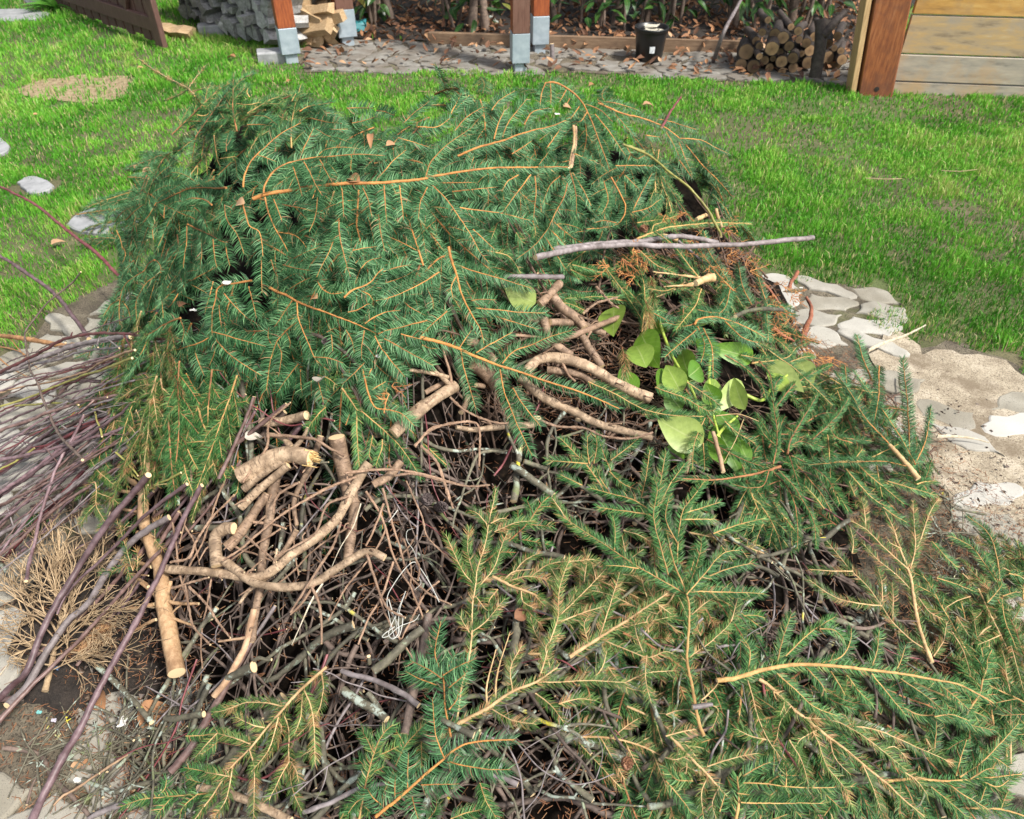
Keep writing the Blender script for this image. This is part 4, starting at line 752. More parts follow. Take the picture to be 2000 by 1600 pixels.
# label, style, lift, radius of the main stem (px), courses (first is the main stem)
BOUGHS = [
("longest orange stemmed spruce bough running across the mound crest to a pale green cut tip", 'blue', .075, 4.2, "p 494,389 520,380 570,372 630,364 682,360 750,359 825,352 845,347 942,332 1020,329 1108,328; A 1140,680 1155,800 1165,960; 1315,750 1360,850 1385,970; 1480,730 1495,880 1510,1030; 1600,730 1615,870 1625,990; 1435,950 1450,1100 1480,1240; E 25,480 60,400 150,310 250,240; 60,520 130,590 180,660 240,750 290,840 335,895; 190,625 300,640 400,655 525,685; 255,730 310,780 360,825; 110,508 270,507; 155,550 250,540 375,525; 35,530 5,600 -5,680"),
("arched spruce bough with five hanging twigs resting over the longest orange stem", 'blue', .10, 2.6, "A 540,790 545,740 590,650 680,580 800,545 950,515 1020,515 1200,500 1470,508; 960,500 1010,455 1090,435 1210,430 1290,440; 980,530 1030,620 1075,700; 855,550 910,640 950,720 1000,795; 765,575 800,680 835,805; 830,490 870,400 930,285"),
("spruce bough drooping from the thick end of the longest stem with a crooked side twig", 'blue', .085, 2.4, "A 550,820 570,920 620,1050 660,1120 700,1190 730,1245; 660,1095 760,1110 820,1150 870,1215; 600,1310 625,1400 650,1440; 620,840 660,930 685,1000"),
("plume shaped spruce bough curving up behind the thick end of the longest stem", 'blue', .09, 2.2, "A 380,745 390,650 430,560 490,490 560,430 680,330 800,270 830,255; 495,490 560,515 640,545; 250,460 250,390 265,330"),
("two spruce twigs hanging below a small orange leaf", 'blue', .09, 2.2, "A 370,860 400,960 430,1050 500,1090 525,1180 535,1290; 235,880 240,950 270,1030 330,1110 370,1220 385,1270; 520,1290 525,1400 530,1570"),
("pair of spreading spruce twigs hanging over a black gap in the mound face", 'blue', .06, 2.2, "A 1130,1000 1130,1085 1150,1200 1180,1310 1215,1430; 1100,1120 1060,1230 1000,1350 955,1450; 960,820 950,930 930,1010 895,1090; 780,1300 870,1250 970,1210; 1240,1235 1330,1215 1430,1200"),
("short spruce twigs crossing in layers below the black gap", 'blue', .035, 2.0, "A 1160,1600 1280,1550 1380,1520 1480,1395 1560,1375 1690,1350; 690,1350 800,1380 920,1400; 1300,1380 1360,1320 1470,1295; 1255,1340 1300,1290 1355,1245; 1420,1505 1530,1475 1650,1430 1720,1390; 960,1480 1000,1540 1070,1575 1180,1560 1300,1530; D 600,250 650,310 720,360 820,350 910,320"),
("feathery spruce bough lying at the rim of the mound in front of the lawn", 'blue', .05, 2.2, "A 820,150 900,110 1000,95 1080,80; 915,205 1000,225 1080,235 1150,240; 950,290 1040,340 1100,350 1220,400; 985,290 1080,290 1200,290; 1230,245 1320,225 1415,195; 1190,125 1280,122 1390,125; 1420,145 1480,150 1560,180; 410,255 520,255 600,265; 470,185 560,190 640,250"),
("spruce bough tips poking up in a row above the crest", 'blue', .05, 2.2, "A 1740,270 1830,275 1900,265; 1640,240 1700,180 1800,100 1870,40; 1590,355 1680,385 1830,430; 1550,450 1560,400 1590,360; 1440,670 1500,600 1560,530 1650,450; E 150,180 235,90; 150,175 200,80; 0,240 80,240 140,200; 345,160 380,110 450,65"),
("dense bright green spruce clump at the back corner of the mound", 'green', .07, 2.2, "A 155,340 165,430 180,530 205,585; 205,520 260,515 320,510; 160,330 200,270 260,210; 20,180 80,185 150,130; 330,90 420,100 520,80; 470,110 560,105 600,40; 0,30 40,80 80,120; 270,100 280,50 300,20; 430,40 410,0 420,-30; 760,70 790,10"),
("long thin spruce leader sticking out into the air over the lawn", 'sparse', .0, 2.6, "h 570,310 530,260 480,210 400,165 300,110 200,35; 480,210 430,240 345,275; 480,210 530,140 575,80; 500,225 600,200 720,203"),
("spruce bough hooking over the flank of the mound above the big stepping stone", 'blue', .07, 2.4, "B 1310,185 1100,185 960,200 830,250 700,315 610,360; 700,480 705,400 715,330; 610,360 660,280 730,230 860,150; 500,520 560,440 600,370; 600,690 595,600 620,500; 480,340 330,400 260,460 220,520; 330,500 400,430 500,350; 220,400 160,440 130,500 100,590"),
("smooth arching spruce twig like a fox tail on the mound flank", 'blue', .09, 2.2, "B 1170,350 1080,305 970,300 880,340 800,440 740,560 700,660 640,795; 1000,380 1060,430 1100,490 1125,570"),
("spruce bough with a row of four twigs hanging straight down the flank", 'blue', .065, 2.6, "B 930,540 1030,590 1130,640 1230,690 1310,710; 925,560 925,700 905,850 895,960; 1070,650 1065,800 1045,980; 1180,690 1190,820 1220,960; 1300,720 1320,850 1345,945; 900,1060 895,1130 885,1200; 840,1220 790,1300 730,1370"),
("spruce bough trailing off the flank over the sandy path edge", 'blue', .05, 2.2, "B 610,890 550,930 495,1010 450,1030 350,1100 290,1190 270,1290; 630,895 670,950 675,1020; 270,1280 262,1400 270,1520; 260,1280 180,1330 110,1440; 300,1290 350,1370 370,1450; 610,1055 540,1110 480,1200 440,1290 445,1470; 510,1280 515,1400; 690,1120 690,1200 675,1290 685,1450; 300,760 330,830 300,920; 400,900 330,990 270,1080; 240,600 280,700 300,800"),
("pale cream stemmed spruce bough forking into three below a grey scrap", 'blue', .075, 2.8, "p 492,548 460,554 426,561 420,584 413,610 413,642 414,654; C 935,220 850,270 720,315 540,350; 940,220 1030,320 1150,420 1325,525; 945,195 1050,220 1150,250 1290,285 1350,300; B 1180,1100 1140,1250 1100,1400; 1240,1330 1245,1450 1255,1550; 1290,1220 1370,1320 1500,1450; 1530,1150 1560,1270 1600,1440"),
("orange stemmed spruce bough arching down over the purple twig bundle", 'blue', .10, 2.6, "C 690,85 580,130 480,200 400,240 355,280; 430,260 390,350 330,450 265,555; 690,100 720,180 700,270"),
("layered spruce twigs hanging beneath the forked cream stem", 'blue', .04, 2.2, "C 735,520 790,620 845,700; 800,340 830,430 870,530; 870,570 930,650 1000,770; 945,650 1000,680 1060,690; 970,300 950,380 920,450; 1080,380 1130,490 1165,570; 915,490 970,490 1020,500; 680,620 700,680 715,740; 535,400 540,440 535,490; 690,360 690,400 692,430"),
("olive tinged spruce bough drooping at the lowest flank of the mound", 'olive', .10, 2.8, "C 505,590 490,680 495,750 550,850 590,930 625,950; 490,605 370,620 250,690 170,760 125,820; 460,545 350,570 270,600 200,680; 460,670 390,690 350,760; 345,805 400,930 455,1080; 555,640 610,690 650,750; 330,740 260,760 205,800; 550,870 540,930 530,990; 635,990 620,1050 610,1110; 430,750 460,850 490,900"),
("olive spruce bough with three long fingers beside the purple twigs", 'olive', .09, 2.2, "C 165,820 175,890 150,1010 150,1120; 180,890 250,990 330,1100; 190,885 270,910 330,980 440,1160; 65,700 60,650 100,590 160,570; 155,590 165,640 175,690; 60,690 80,780; 560,1000 520,1060"),
("fresh green spruce bough reaching down to the tips of the purple sticks", 'green', .09, 2.8, "C 830,790 860,900 900,1000 940,1090 990,1200; 800,820 750,900 710,945; 905,770 905,850 905,930; 920,795 1040,810 1155,885; 950,1015 1050,950 1165,930; 900,1050 760,1060 655,1090; 850,930 790,990 745,1040; 930,1110 860,1150 800,1210; 950,1220 890,1300 850,1400; 700,1140 730,1290 785,1450; 745,1110 790,1200 830,1270; 1090,1240 1140,1330 1130,1450; 1010,1250 1025,1290 1040,1340; 1060,740 1140,745 1220,735"),
("drooping spruce sprig over the dry bleached bush", 'olive', .10, 2.0, "V 110,1160 100,1120 60,1150 0,1210; 60,960 110,1050 180,1120 240,1160; 110,1160 110,1250 160,1340; 120,1180 190,1210 230,1240; 100,1250 60,1290 20,1350; 200,1180 150,1240; 160,1340 130,1400"),
("thin sparse spruce sprig hanging in front of the peeling trunk", 'sparse', .09, 1.4, "C 375,1150 390,1240 405,1350 415,1590; V 240,1330 250,1450 270,1560 300,1680; P 1170,220 1230,190 1300,180; 1040,860 970,640 900,450; 960,530 1010,480; 1210,600 1220,480 1300,440; 1000,800 900,850 780,890; 1210,620 1260,680 1290,700; 1070,860 1080,760 1060,690"),
("long diagonal spruce bough with a forked end across the mound face", 'blue', .07, 3.4, "D 130,310 210,350 300,380 400,440 520,490 650,540 800,600 950,660 1060,710 1160,750; 350,440 270,560 185,680; 400,450 410,600 460,740 520,880 570,1000 620,1060 700,1130; 570,990 700,1000 850,1050; 1060,660 1150,600 1260,550 1390,535; 1190,760 1320,710 1480,660 1670,625; 1160,780 1220,900 1320,1030 1440,1175; 1215,790 1340,850 1480,930 1720,1060; 1060,730 1035,870 1030,1000"),
("spruce twigs hanging in a fringe below the long diagonal bough", 'blue', .045, 2.2, "D 390,650 300,720 220,810 180,890 160,950 130,1080 105,1300; 215,865 250,940 240,1080 215,1180; 160,880 120,800 125,700; 880,720 940,830 960,940; 735,770 740,850 745,930; 690,745 740,715 780,700; 300,750 330,830 325,900; 410,1060 310,1190 205,1330; 435,1110 435,1230 455,1350; 1060,1040 960,1140 855,1240; 1090,890 1150,970 1210,1030; 1100,1000 1190,1080 1290,1170; 540,1220 545,1350; 590,1180 630,1300 660,1420"),
("spruce bough pointing to a small orange dead tuft at the mound foot", 'blue', .06, 2.8, "D 860,410 950,340 1060,300 1130,260 1200,170 1250,130; 1290,140 1400,110 1500,90; 1170,440 1300,405 1400,390 1600,365; 900,550 1000,520 1080,470 1110,465; 1440,440 1500,500 1650,585; 1030,345 1100,380 1145,440; 980,350 985,450; 1410,765 1530,805 1620,820; 1620,870 1700,900 1800,900; 1620,780 1720,700 1800,630 1860,530; 1350,370 1500,310 1650,230 1790,160"),
("spruce bough ending in two long hanging fingers above the bare branches", 'green', .07, 3.0, "D 840,1290 900,1370 950,1450 990,1510; V 1560,720 1560,850 1575,1060; 1585,720 1680,800 1770,880 1830,950 1920,1090; 1705,880 1700,940 1670,1020; 1650,860 1640,920 1630,980; 1390,700 1330,760 1280,830; D 600,1160 700,1190 800,1260"),
("spruce bough bending around the black hollow under the mound edge", 'blue', .06, 3.0, "D 1040,1110 1060,1200 1090,1320 1130,1430 1180,1490 1290,1510 1400,1560 1480,1610; 1115,1320 1200,1270 1270,1230; 1130,1100 1100,1160 1080,1220; V 1500,800 1520,740"),
("bright upright spruce bough at the centre of the mound face", 'blue', .09, 3.2, "F 420,-60 435,20 470,130 500,250 560,370 620,480 640,570; 480,60 620,110 760,150 960,210; 360,105 240,180 100,250 0,285; 470,130 440,200 450,280; 570,290 640,285 720,290; 590,340 740,350 880,365 1050,370; 720,390 850,430 1000,480; 410,360 330,430 240,520; 280,420 130,460 0,490"),
("tan stemmed spruce bough stretching out over the thick bare branches", 'blue', .10, 4.0, "F 230,530 380,570 480,605 600,660 750,715 900,760 1040,810 1180,850 1340,905 1530,985; 500,610 520,730 560,870 600,1000; 755,740 780,870 830,1000 890,1140 965,1300; 770,700 850,620 980,570 1100,520 1220,485; 600,630 700,570 830,500; 840,860 900,960 1020,1110; 490,600 520,550 560,490; 0,540 150,620 320,710; 0,620 60,700 140,790; 30,1000 120,1030 195,1100; 110,510 180,530 240,545"),
("high arching spruce bough fanning out like a fern against the lawn", 'blue', .06, 2.8, "E 600,30 650,28 720,65 780,125 820,200 850,280 880,360 910,445; 600,30 580,90 572,180; 625,35 627,80 625,130; 790,130 860,160 920,215; 850,110 900,150 960,210 1020,280; 880,120 950,130 1040,160; 840,180 900,250 940,310 985,375; 770,135 745,165 720,200; 800,170 770,210 740,215; 700,65 670,120; 720,100 690,150"),
("spruce bough sweeping out over the grass beyond the fern-like arch", 'blue', .06, 2.4, "G 1050,290 1180,350 1300,380 1420,430 1500,490 1510,490 1620,500 1700,540 1775,580; 1500,500 1540,600 1580,690; 1430,450 1470,520 1500,580; 1540,520 1640,640 1720,720 1800,810; 1390,380 1480,400 1600,440; 1150,640 1300,640 1440,630; 1320,470 1400,480; 1200,520 1260,600 1330,570"),
("dark spruce boughs lying level behind the crest", 'blue', .05, 3.0, "E 180,380 280,340 400,305 500,270 620,240 700,210; 600,355 650,280 700,220; 395,290 430,210 515,105; 355,300 375,220 400,165; 500,230 540,170 620,150; 165,260 220,200 295,150; 440,370 490,340 530,310; 230,470 260,380"),
("spruce bough with dry tan lower twigs hanging from a round green cut end", 'blue', .08, 3.2, "- E 735,235 740,300 725,370 718,430; 720,460 745,550 750,650; 730,460 780,540 820,620; 670,475 620,520 585,605; 550,475 555,560 545,680; 530,470 470,550 400,645; 470,470 420,500 390,550; 620,350 600,380 570,420; 740,370 800,395 840,405; 705,510 690,570 650,640 620,700 560,790 460,870; 620,730 680,790 720,850; 600,770 650,850 700,930 760,970"),
("spruce twig curled into a hook beside the deep dark opening", 'blue', .05, 2.4, "E 915,480 960,560 985,620 970,680 920,720 800,735; 1000,435 1100,425 1180,430; 1020,640 1060,560 1110,460; 1150,560 1130,620 1060,680; 980,470 1050,540; 1240,400 1300,480; 880,500 900,590 870,660; 940,700 880,690 840,700; G 1240,900 1320,880 1400,830"),
("loose spruce twigs over the cut grey stick end", 'green', .04, 2.0, "E 310,830 420,860 480,940; 460,745 490,790; 640,880 700,900 800,960; 370,700 340,780; 550,720 560,800; 730,900 860,930 920,920; G 900,1220 1000,1260 1100,1230; 1000,1100 900,1180 860,1230; 870,1380 1000,1372 1180,1375; 980,1450 900,1410 840,1400; 1130,1280 1200,1340; 1060,1170 1160,1300 1210,1360"),
# right side
("long flat spruce twig pointing out towards the lawn above the grey stick", 'green', .06, 2.4, "I -160,190 0,130 150,112 300,103 475,107; -160,100 0,80 60,65; -80,150 -60,110 0,95"),
("spruce bough with a white cut stump and three cream arms", 'green', .12, 10.0, "- I 262,405 235,412 205,424 165,438; - 190,405 90,395 0,382 -70,375; - 150,440 80,460 0,495 -50,515; 200,470 170,560 110,640 60,700; - 150,450 60,455 -10,460; 180,400 130,340 60,250; 60,240 0,190 -60,150; -140,260 -60,330 60,380; 100,440 0,480 -100,470"),
("upright spruce sprigs standing in the orange dead thuja", 'blue', .07, 2.4, "I 380,480 330,430 240,320 160,220; 350,430 300,350 240,250 220,150; 480,560 430,460 400,330; 570,560 530,450 500,340; 570,760 565,650 570,560 640,570; 300,560 350,500 430,430; 640,560 680,600 720,610"),
("arching spruce fingers spreading above the laurel leaves", 'blue', .10, 2.8, "I 160,670 190,640 300,630 450,680 560,740; 170,700 100,760 0,850; 180,680 220,780 200,880; 210,690 260,800 265,960; 190,650 100,680 0,660; 330,650 430,740 520,770; -100,590 0,640 80,660; 350,600 240,600 100,560; 360,470 340,560 300,610"),
("curved spruce twig hooking towards the sandy path", 'green', .08, 2.4, "I 480,885 600,870 680,850 720,800; 600,740 660,790 700,830; 560,800 640,860 700,900 800,990 930,1120; 420,840 540,860 600,850; 690,880 760,850 830,840; 500,760 600,810"),
("star shaped spruce whorl with long arms by the laurel stems", 'dark', .10, 3.6, "I 640,1460 600,1470 580,1480 450,1510 300,1535 100,1530; 230,1310 330,1370 450,1430 570,1470; 600,1450 620,1300 600,1150 580,1050; K 340,230 300,330 200,345 90,320; 370,240 450,330 500,450 520,600 515,740; 400,230 500,330 560,430 630,560 650,720; I 330,840 430,900 530,1000 560,1080; 520,870 580,950 600,1060"),
("spruce fingers rising between the star whorl and the path", 'dark', .09, 2.8, "I 680,1390 700,1300 760,1200 850,1060; 820,1310 900,1230 960,1170 1020,1080; 640,1280 740,1290 860,1340; 700,1400 800,1450 900,1530 950,1620; 690,1400 720,1500 760,1600; 690,1350 760,1320 850,1360; 620,1120 720,1000 820,940 920,890; 660,1380 560,1290 500,1200; 930,1300 1040,1310 1140,1320; 600,1060 620,1000 650,960; 1040,1330 940,1290 900,1180"),
("level spruce twigs crossing over the laurel leaves", 'green', .11, 2.6, "I -130,1170 0,1170 120,1175 210,1180; - 280,1180 400,1170 520,1210; -60,1020 0,1040 110,1080 240,1150 300,1120; 120,990 220,1060 300,1120; 330,1210 400,1270 500,1330; 220,1190 160,1330 150,1480; 210,1330 220,1480; - 435,1200 390,1320 330,1440; F 1330,820 1500,900 1680,1000 1850,1040 2000,1050"),
("upright spruce bough of three straight spikes with a split cream butt near the sand", 'blue', .09, 6.5, "- I 1410,1530 1330,1430 1250,1340; 1390,1440 1340,1350 1250,1200 1160,1070 1060,930; 1150,980 1100,850 1070,730; 1360,1430 1360,1300 1350,1100 1325,860; 1390,1450 1440,1350 1460,1250 1475,1140; 1190,900 1185,1050 1160,1200; 1250,1340 1120,1200 1040,1070 950,940; 1000,900 1010,1000; 1340,1460 1200,1430 1000,1430 800,1445"),
("spruce bough fanning over the needle litter under the upright spikes", 'green', .06, 3.0, "K 740,180 870,170 1110,180; 840,220 930,320 1030,420 1130,470; 920,190 1000,270 1100,350 1220,450; 1110,300 1240,340 1420,390; 1300,320 1380,300 1430,300; 500,140 600,200 730,300 800,400 860,500; 1040,200 1060,330 1080,400; 700,480 640,400 580,330; 900,400 860,300; 760,330 800,450; 1080,470 1150,520 1240,570; 1000,150 1180,60; 720,0 730,180 735,380; 880,180 950,90; 560,60 660,80"),
("bare tan spruce skeleton with few needles lying towards the sandy path", 'dry', .06, 5.0, "K 1400,1480 1350,1350 1310,1200 1290,1050 1270,930 1250,870 1200,740 1150,600 1090,470; 1390,1420 1250,1320 1130,1200 1070,1110 980,980 880,880 780,760 660,610; 1070,1110 900,1095 760,1050 600,940; 885,885 760,885 600,870; 1080,1100 1075,960 1050,870; 1260,870 1290,750 1285,580 1280,430; 1240,870 1100,740 980,620 860,550; 1280,800 1340,650 1400,480 1450,410; 1410,1440 1480,1340 1500,1210; 1290,1040 1180,920 1060,820 950,700; 970,610 960,500 940,410; 1310,1060 1380,1150 1470,1200; 1200,740 1120,700; 1140,1180 1145,1050 1140,960; 880,770 890,700 870,600"),
("curved spruce spikes arching over the needle litter at the path", 'green', .06, 2.4, "K 1840,950 1830,820 1800,700 1740,610 1630,530; 1820,950 1740,830 1650,720 1510,650; 1850,1020 1880,1200 1960,1400; 1760,1090 1820,1020 1860,970; 1850,1000 1800,880 1740,760; 1400,690 1480,780 1560,860; 1430,930 1560,970 1680,1020; 1900,900 1980,920; 1860,1050 1950,1020"),
("loose browning spruce bough along the heap edge beside bare paving", 'olive', .05, 2.8, "K 1700,1000 1760,1120 1850,1300 1970,1560; 1530,1270 1600,1380 1700,1500; 1650,1050 1560,1080 1440,1150; 1760,1120 1700,1180 1640,1230; 1800,1200 1880,1150 1960,1130; 1850,1300 1780,1330 1700,1360; 1850,1300 1940,1270 2000,1250; 1600,900 1680,980; 1560,1180 1640,1300; 1900,1420 1820,1450 1740,1480; N 1800,150 1830,300 1900,420; 1900,60 1950,250 2000,420; 1600,100 1660,200 1700,330"),
# lower centre
("tall fan shaped spruce bough with cream stem lying on the twig tangle", 'green', .10, 4.2, "J 1500,1680 1470,1600 1430,1400 1400,1250 1410,1050 1400,890 1330,720 1290,560 1280,500; 1400,890 1300,830 1140,740 970,630 830,540 680,440; 1400,890 1500,770 1600,660 1700,635; 1350,720 1360,560 1380,430 1450,330 1520,230; 1380,440 1480,410 1590,375; 1300,780 1250,600 1220,450 1240,300 1215,230; 1220,430 1100,360 980,330 860,300; 1200,445 1050,425 900,405; 1240,400 1260,250 1290,90; 1250,400 1300,290 1390,160; 1470,600 1440,720 1410,830; 1550,550 1700,500 1840,465; 1520,790 1650,740 1780,710; 1440,870 1600,875 1830,885; 1140,745 1050,735 950,730; 1000,640 1000,540 990,450; 1370,470 1480,470 1560,470; 1350,600 1290,470 1310,340; 1420,850 1480,650 1480,580"),
("browning spruce bough under the tall fan", 'olive', .05, 3.0, "J 980,620 850,560 760,490 620,290; 1240,1000 1100,950 950,880 820,860; 1050,530 1150,560 1240,620; 1060,650 1040,560; 1000,780 1080,700 1160,640; 830,820 840,700 820,650; 900,800 870,700; 1180,900 1150,800; 1430,1000 1500,940 1590,880; 1250,950 1200,880 1180,800; 1420,1240 1550,1140 1650,1040; 1550,1130 1590,1280; 1650,1040 1690,900; 1480,1120 1440,1040"),
("short dark spruce bough at the top edge of the twig tangle", 'green', .06, 2.6, "J 930,290 870,200 800,120 700,20; 850,160 740,150 620,145; 860,160 850,80 850,0; 885,160 900,60 890,0; 980,200 930,80 900,0; 980,140 1060,80 1130,20; 970,200 1050,270 1150,310; 1150,350 1180,220 1200,80; 960,300 920,240 900,190; 820,280 760,250 700,220"),
("slender upright spruce bough standing clear on the bare twigs", 'olive', .08, 2.6, "J 120,1600 150,1400 190,1250 210,1100 215,950 230,850 240,740 280,600 300,480 340,290; 230,850 150,750 60,560; 215,780 180,650 185,520; 240,850 330,740 380,600 410,530; 310,490 360,465 400,460; 290,500 240,440 190,420; 330,540 450,490 560,480; 200,1100 280,1040 390,910; 190,1100 140,1010; 225,900 290,980 330,960"),
("big tan spruce branch with dry twigs crossing the lower heap", 'dry', .09, 6.0, "J -20,1720 150,1600 300,1520 430,1430 560,1380 680,1300; 590,1330 640,1150 690,1000 700,850 760,680; 690,1010 850,860 960,740; 700,1040 820,990 950,950; 620,1200 560,1100 530,1000; 560,1380 700,1380 870,1370 1060,1380; - 290,1520 290,1400 340,1200; - 340,1500 345,1350 420,1100; 430,1430 420,1300 480,1180; 320,1530 420,1590 560,1620; 560,1440 640,1500 720,1600; 640,1300 620,1180 700,1100; 480,1240 400,1270; 690,1500 800,1470 900,1480"),
("straight tan spruce stem pointing up into the tall fan", 'dry', .085, 4.6, "J 750,1240 900,1140 1050,1050 1310,880; 920,1120 970,980 1040,760; 940,1110 1100,1060 1340,1010; 930,1140 1100,1210 1200,1240 1300,1210 1390,1270; 1170,1240 1120,1100 1110,1000; 960,1290 1050,1400 1200,1440; 1180,1230 1170,1350 1200,1500; 1060,1380 1200,1325 1380,1320; 860,1170 830,1060 870,980; 1190,1100 1180,1000; 1250,950 1320,1000; 870,1370 930,1300 960,1200; 800,1400 850,1300"),
("sparse dry spruce branch with curved tips lying across grey twigs", 'dry', .07, 4.0, "J 320,790 430,850 560,900 680,980 760,1050; 530,790 640,720 800,700 910,690; 400,820 520,790 690,830; - 390,800 440,760 530,750; 440,770 500,700 580,660; 690,820 640,740 600,700; 470,880 520,980 600,1060; 480,870 490,930 560,970; 350,860 300,930 340,1000; 700,1000 760,920 790,860; 560,900 620,960"),
# lower right
("long cream stemmed spruce bough arching across the lower heap", 'green', .12, 5.2, "N 285,370 400,350 520,310 650,285 800,275 1000,290 1150,310 1300,330 1450,355 1600,380 1700,420 1820,490; 620,280 650,150 700,0; 670,230 780,120 860,60 940,10; 880,270 980,240 1030,160 1040,80; 1150,300 1180,200 1190,90; 1290,310 1320,230 1340,170; 920,320 960,380 1000,450; 1010,340 1080,430 1150,500; 1150,330 1230,430 1340,560; 1310,360 1430,440 1560,540; 620,330 720,420 820,510 960,570; 780,290 860,380 900,440; 460,330 470,200 430,130; 860,80 940,90 1000,140; 1500,370 1600,450 1700,540"),
("straight diagonal spruce bough with tan stem running down to the corner", 'olive', .10, 4.6, "N 520,360 600,420 700,520 800,600 900,680 1020,770 1130,860 1240,950 1350,1050 1450,1130; 770,575 920,590 1050,650 1200,760 1350,880; 1000,620 1150,640 1330,710 1600,830; 800,610 850,720 900,850 990,960 1050,1110; 450,340 480,450 510,560 560,680 640,800; 1100,840 1150,960 1200,1100; 700,510 640,600 620,700; 1050,650 1000,560; 860,640 760,700 720,760; 920,700 950,800 1040,900; 1200,760 1280,740 1340,800; 1330,880 1400,930 1460,1010; 600,430 660,480 640,560; 560,700 480,680 400,640; 690,700 760,820 800,960"),
("spruce bough pointing out over the paving at the lowest corner of the heap", 'green', .07, 3.4, "N 1240,930 1400,920 1560,930 1700,920 2000,895; 1640,910 1760,830 1870,720 1970,610; 1560,930 1650,1000 1800,1090; 1480,960 1600,1060 1680,1130; 1750,920 1850,960 1950,900; 1700,920 1780,870 1840,860; 1500,570 1600,560 1700,600; 1330,520 1420,560 1560,560 1700,610 1840,640; 1620,900 1650,780 1670,700; 1500,760 1510,660 1515,560; 1750,740 1850,810 1920,860"),
("tan spruce stem with dry twigs slanting below the single grey stub", 'dry', .09, 4.4, "N 30,680 120,780 240,900 370,1040; 230,850 350,810 520,775; 0,680 100,655 190,640; 240,900 200,1000 210,1130; - 70,740 50,830 0,900; 120,790 110,900 60,1000; 0,800 60,810 120,790; 300,960 260,1050 280,1140; 0,560 60,540 140,530; 200,490 290,530 260,640; - 200,480 280,400 340,310"),
("orange tipped young spruce top between tan twigs at the bottom of the heap", 'green', .10, 4.0, "N 390,1150 410,1030 405,905; 430,940 560,945 800,970 1060,960; 660,950 560,1030 480,1130; 680,960 700,1060 760,1140; 670,960 675,900 670,850; 430,905 520,850 590,820; 420,1050 620,1050 880,1050; 940,1050 880,1130; 400,1000 470,1010; 560,945 640,900 740,900; 860,970 930,1040 1010,1110; 300,1100 330,1000; 200,1050 215,1150; 0,930 60,1000 140,1110; 150,930 60,920 0,850"),
("dark spruce twigs filling the hollow under the tan stems", 'dark', .03, 2.4, "N 400,600 450,680 540,760; 300,430 340,560 440,690; 420,420 500,520 470,640; 250,400 300,500 330,640; 560,850 480,760 420,720; 640,830 720,900 760,1000; 260,700 320,760 300,880; 450,700 400,800 350,900; 850,880 900,980 920,1100; 1050,900 1100,1000 1130,1120; 900,420 1000,480 1180,520; 820,400 920,480 1060,540; 1200,560 1150,480; 180,700 160,600 120,480"),
("sparse tan spruce bough with dangling twigs at the near edge of the heap", 'dry', .08, 3.8, "M 790,340 700,420 600,510 500,620 400,740 300,870 180,990 60,1170 0,1250 -80,1360; 500,600 400,575 270,575 150,620 60,640; 300,850 200,810 80,775; 80,775 0,860 -60,930; 290,880 320,1000 320,1170 320,1330; 510,640 550,760 555,950 580,1150 640,1290; 480,670 420,870 300,1020; 650,500 690,600 715,760 720,980; 760,380 770,500 730,650 600,800; 550,960 480,1080 420,1210; 160,1055 80,1040 0,1030; 470,680 500,760 430,900; 640,520 620,680 580,780; 560,960 600,1020 620,1100; 710,880 660,900 620,930; 180,1000 140,1200 60,1330; 390,740 300,720 200,670"),
("bright green spruce sprig at the near edge beside the paving", 'green', .05, 2.2, "L 1680,1390 1300,1420 1100,1440 950,1490; 1690,1390 1600,1330 1440,1290; 1240,1420 1290,1360 1300,1290; 1450,950 1580,945 1700,930 1970,1010; 1700,1000 1600,1080 1560,1110; 1800,1280 1600,1230 1440,1200; 1350,1420 1280,1500 1230,1560; 1550,1400 1450,1480 1400,1560; 1700,1400 1600,1500 1530,1600; 1650,780 1800,730 1980,690"),
("blue green spruce bough with a level arm at the bottom of the tangle", 'blue', .10, 4.0, "M 1110,1320 1250,1210 1400,1080 1560,940 1580,920 1700,850 1850,830 2020,825; 1560,940 1500,780 1480,560; 1580,960 1720,990 1850,1010 1980,1010; 1410,1110 1520,1105 1650,1100; 1240,1200 1235,1120 1240,1050; 1320,1130 1320,1000 1325,920; 1180,1270 1100,1200 1060,1140; 1350,1190 1360,1250 1380,1330"),
("upright blue green spruce shoot with six short arms among grey twigs", 'blue', .09, 3.0, "M 1600,800 1570,640 1560,520 1550,400 1500,250 1540,40; 1550,400 1650,340 1750,300; 1540,420 1450,360 1330,300; 1510,460 1400,420 1310,370; 1560,380 1600,320 1640,260; 1590,480 1650,430 1700,380; 1590,620 1640,560 1650,520"),
("small spruce shoot with a forked top beside the blue green bough", 'green', .08, 2.8, "M 1000,1360 1050,1100 1100,920 1160,790 1230,720; 1100,900 1060,820 1020,760; 1130,920 1200,890 1270,860; 1060,1020 1030,980 1000,950; 1090,1030 1130,1010 1170,990; 1030,1200 980,1230 930,1300; 1040,1250 1080,1290"),
("thin spruce shoots rising from the very bottom edge of the heap", 'green', .05, 2.4, "M 1150,1200 1230,1000 1300,860 1370,780 1440,700; 1300,850 1270,800 1240,750; 1410,830 1412,910 1415,1000; 1790,1100 1830,1220 1900,1330; 1450,1340 1500,1270 1510,1200; 880,1340 960,1200 990,1180; 1600,1330 1700,1290 1800,1270; 1380,800 1390,720; 1220,1030 1290,1060"),
]
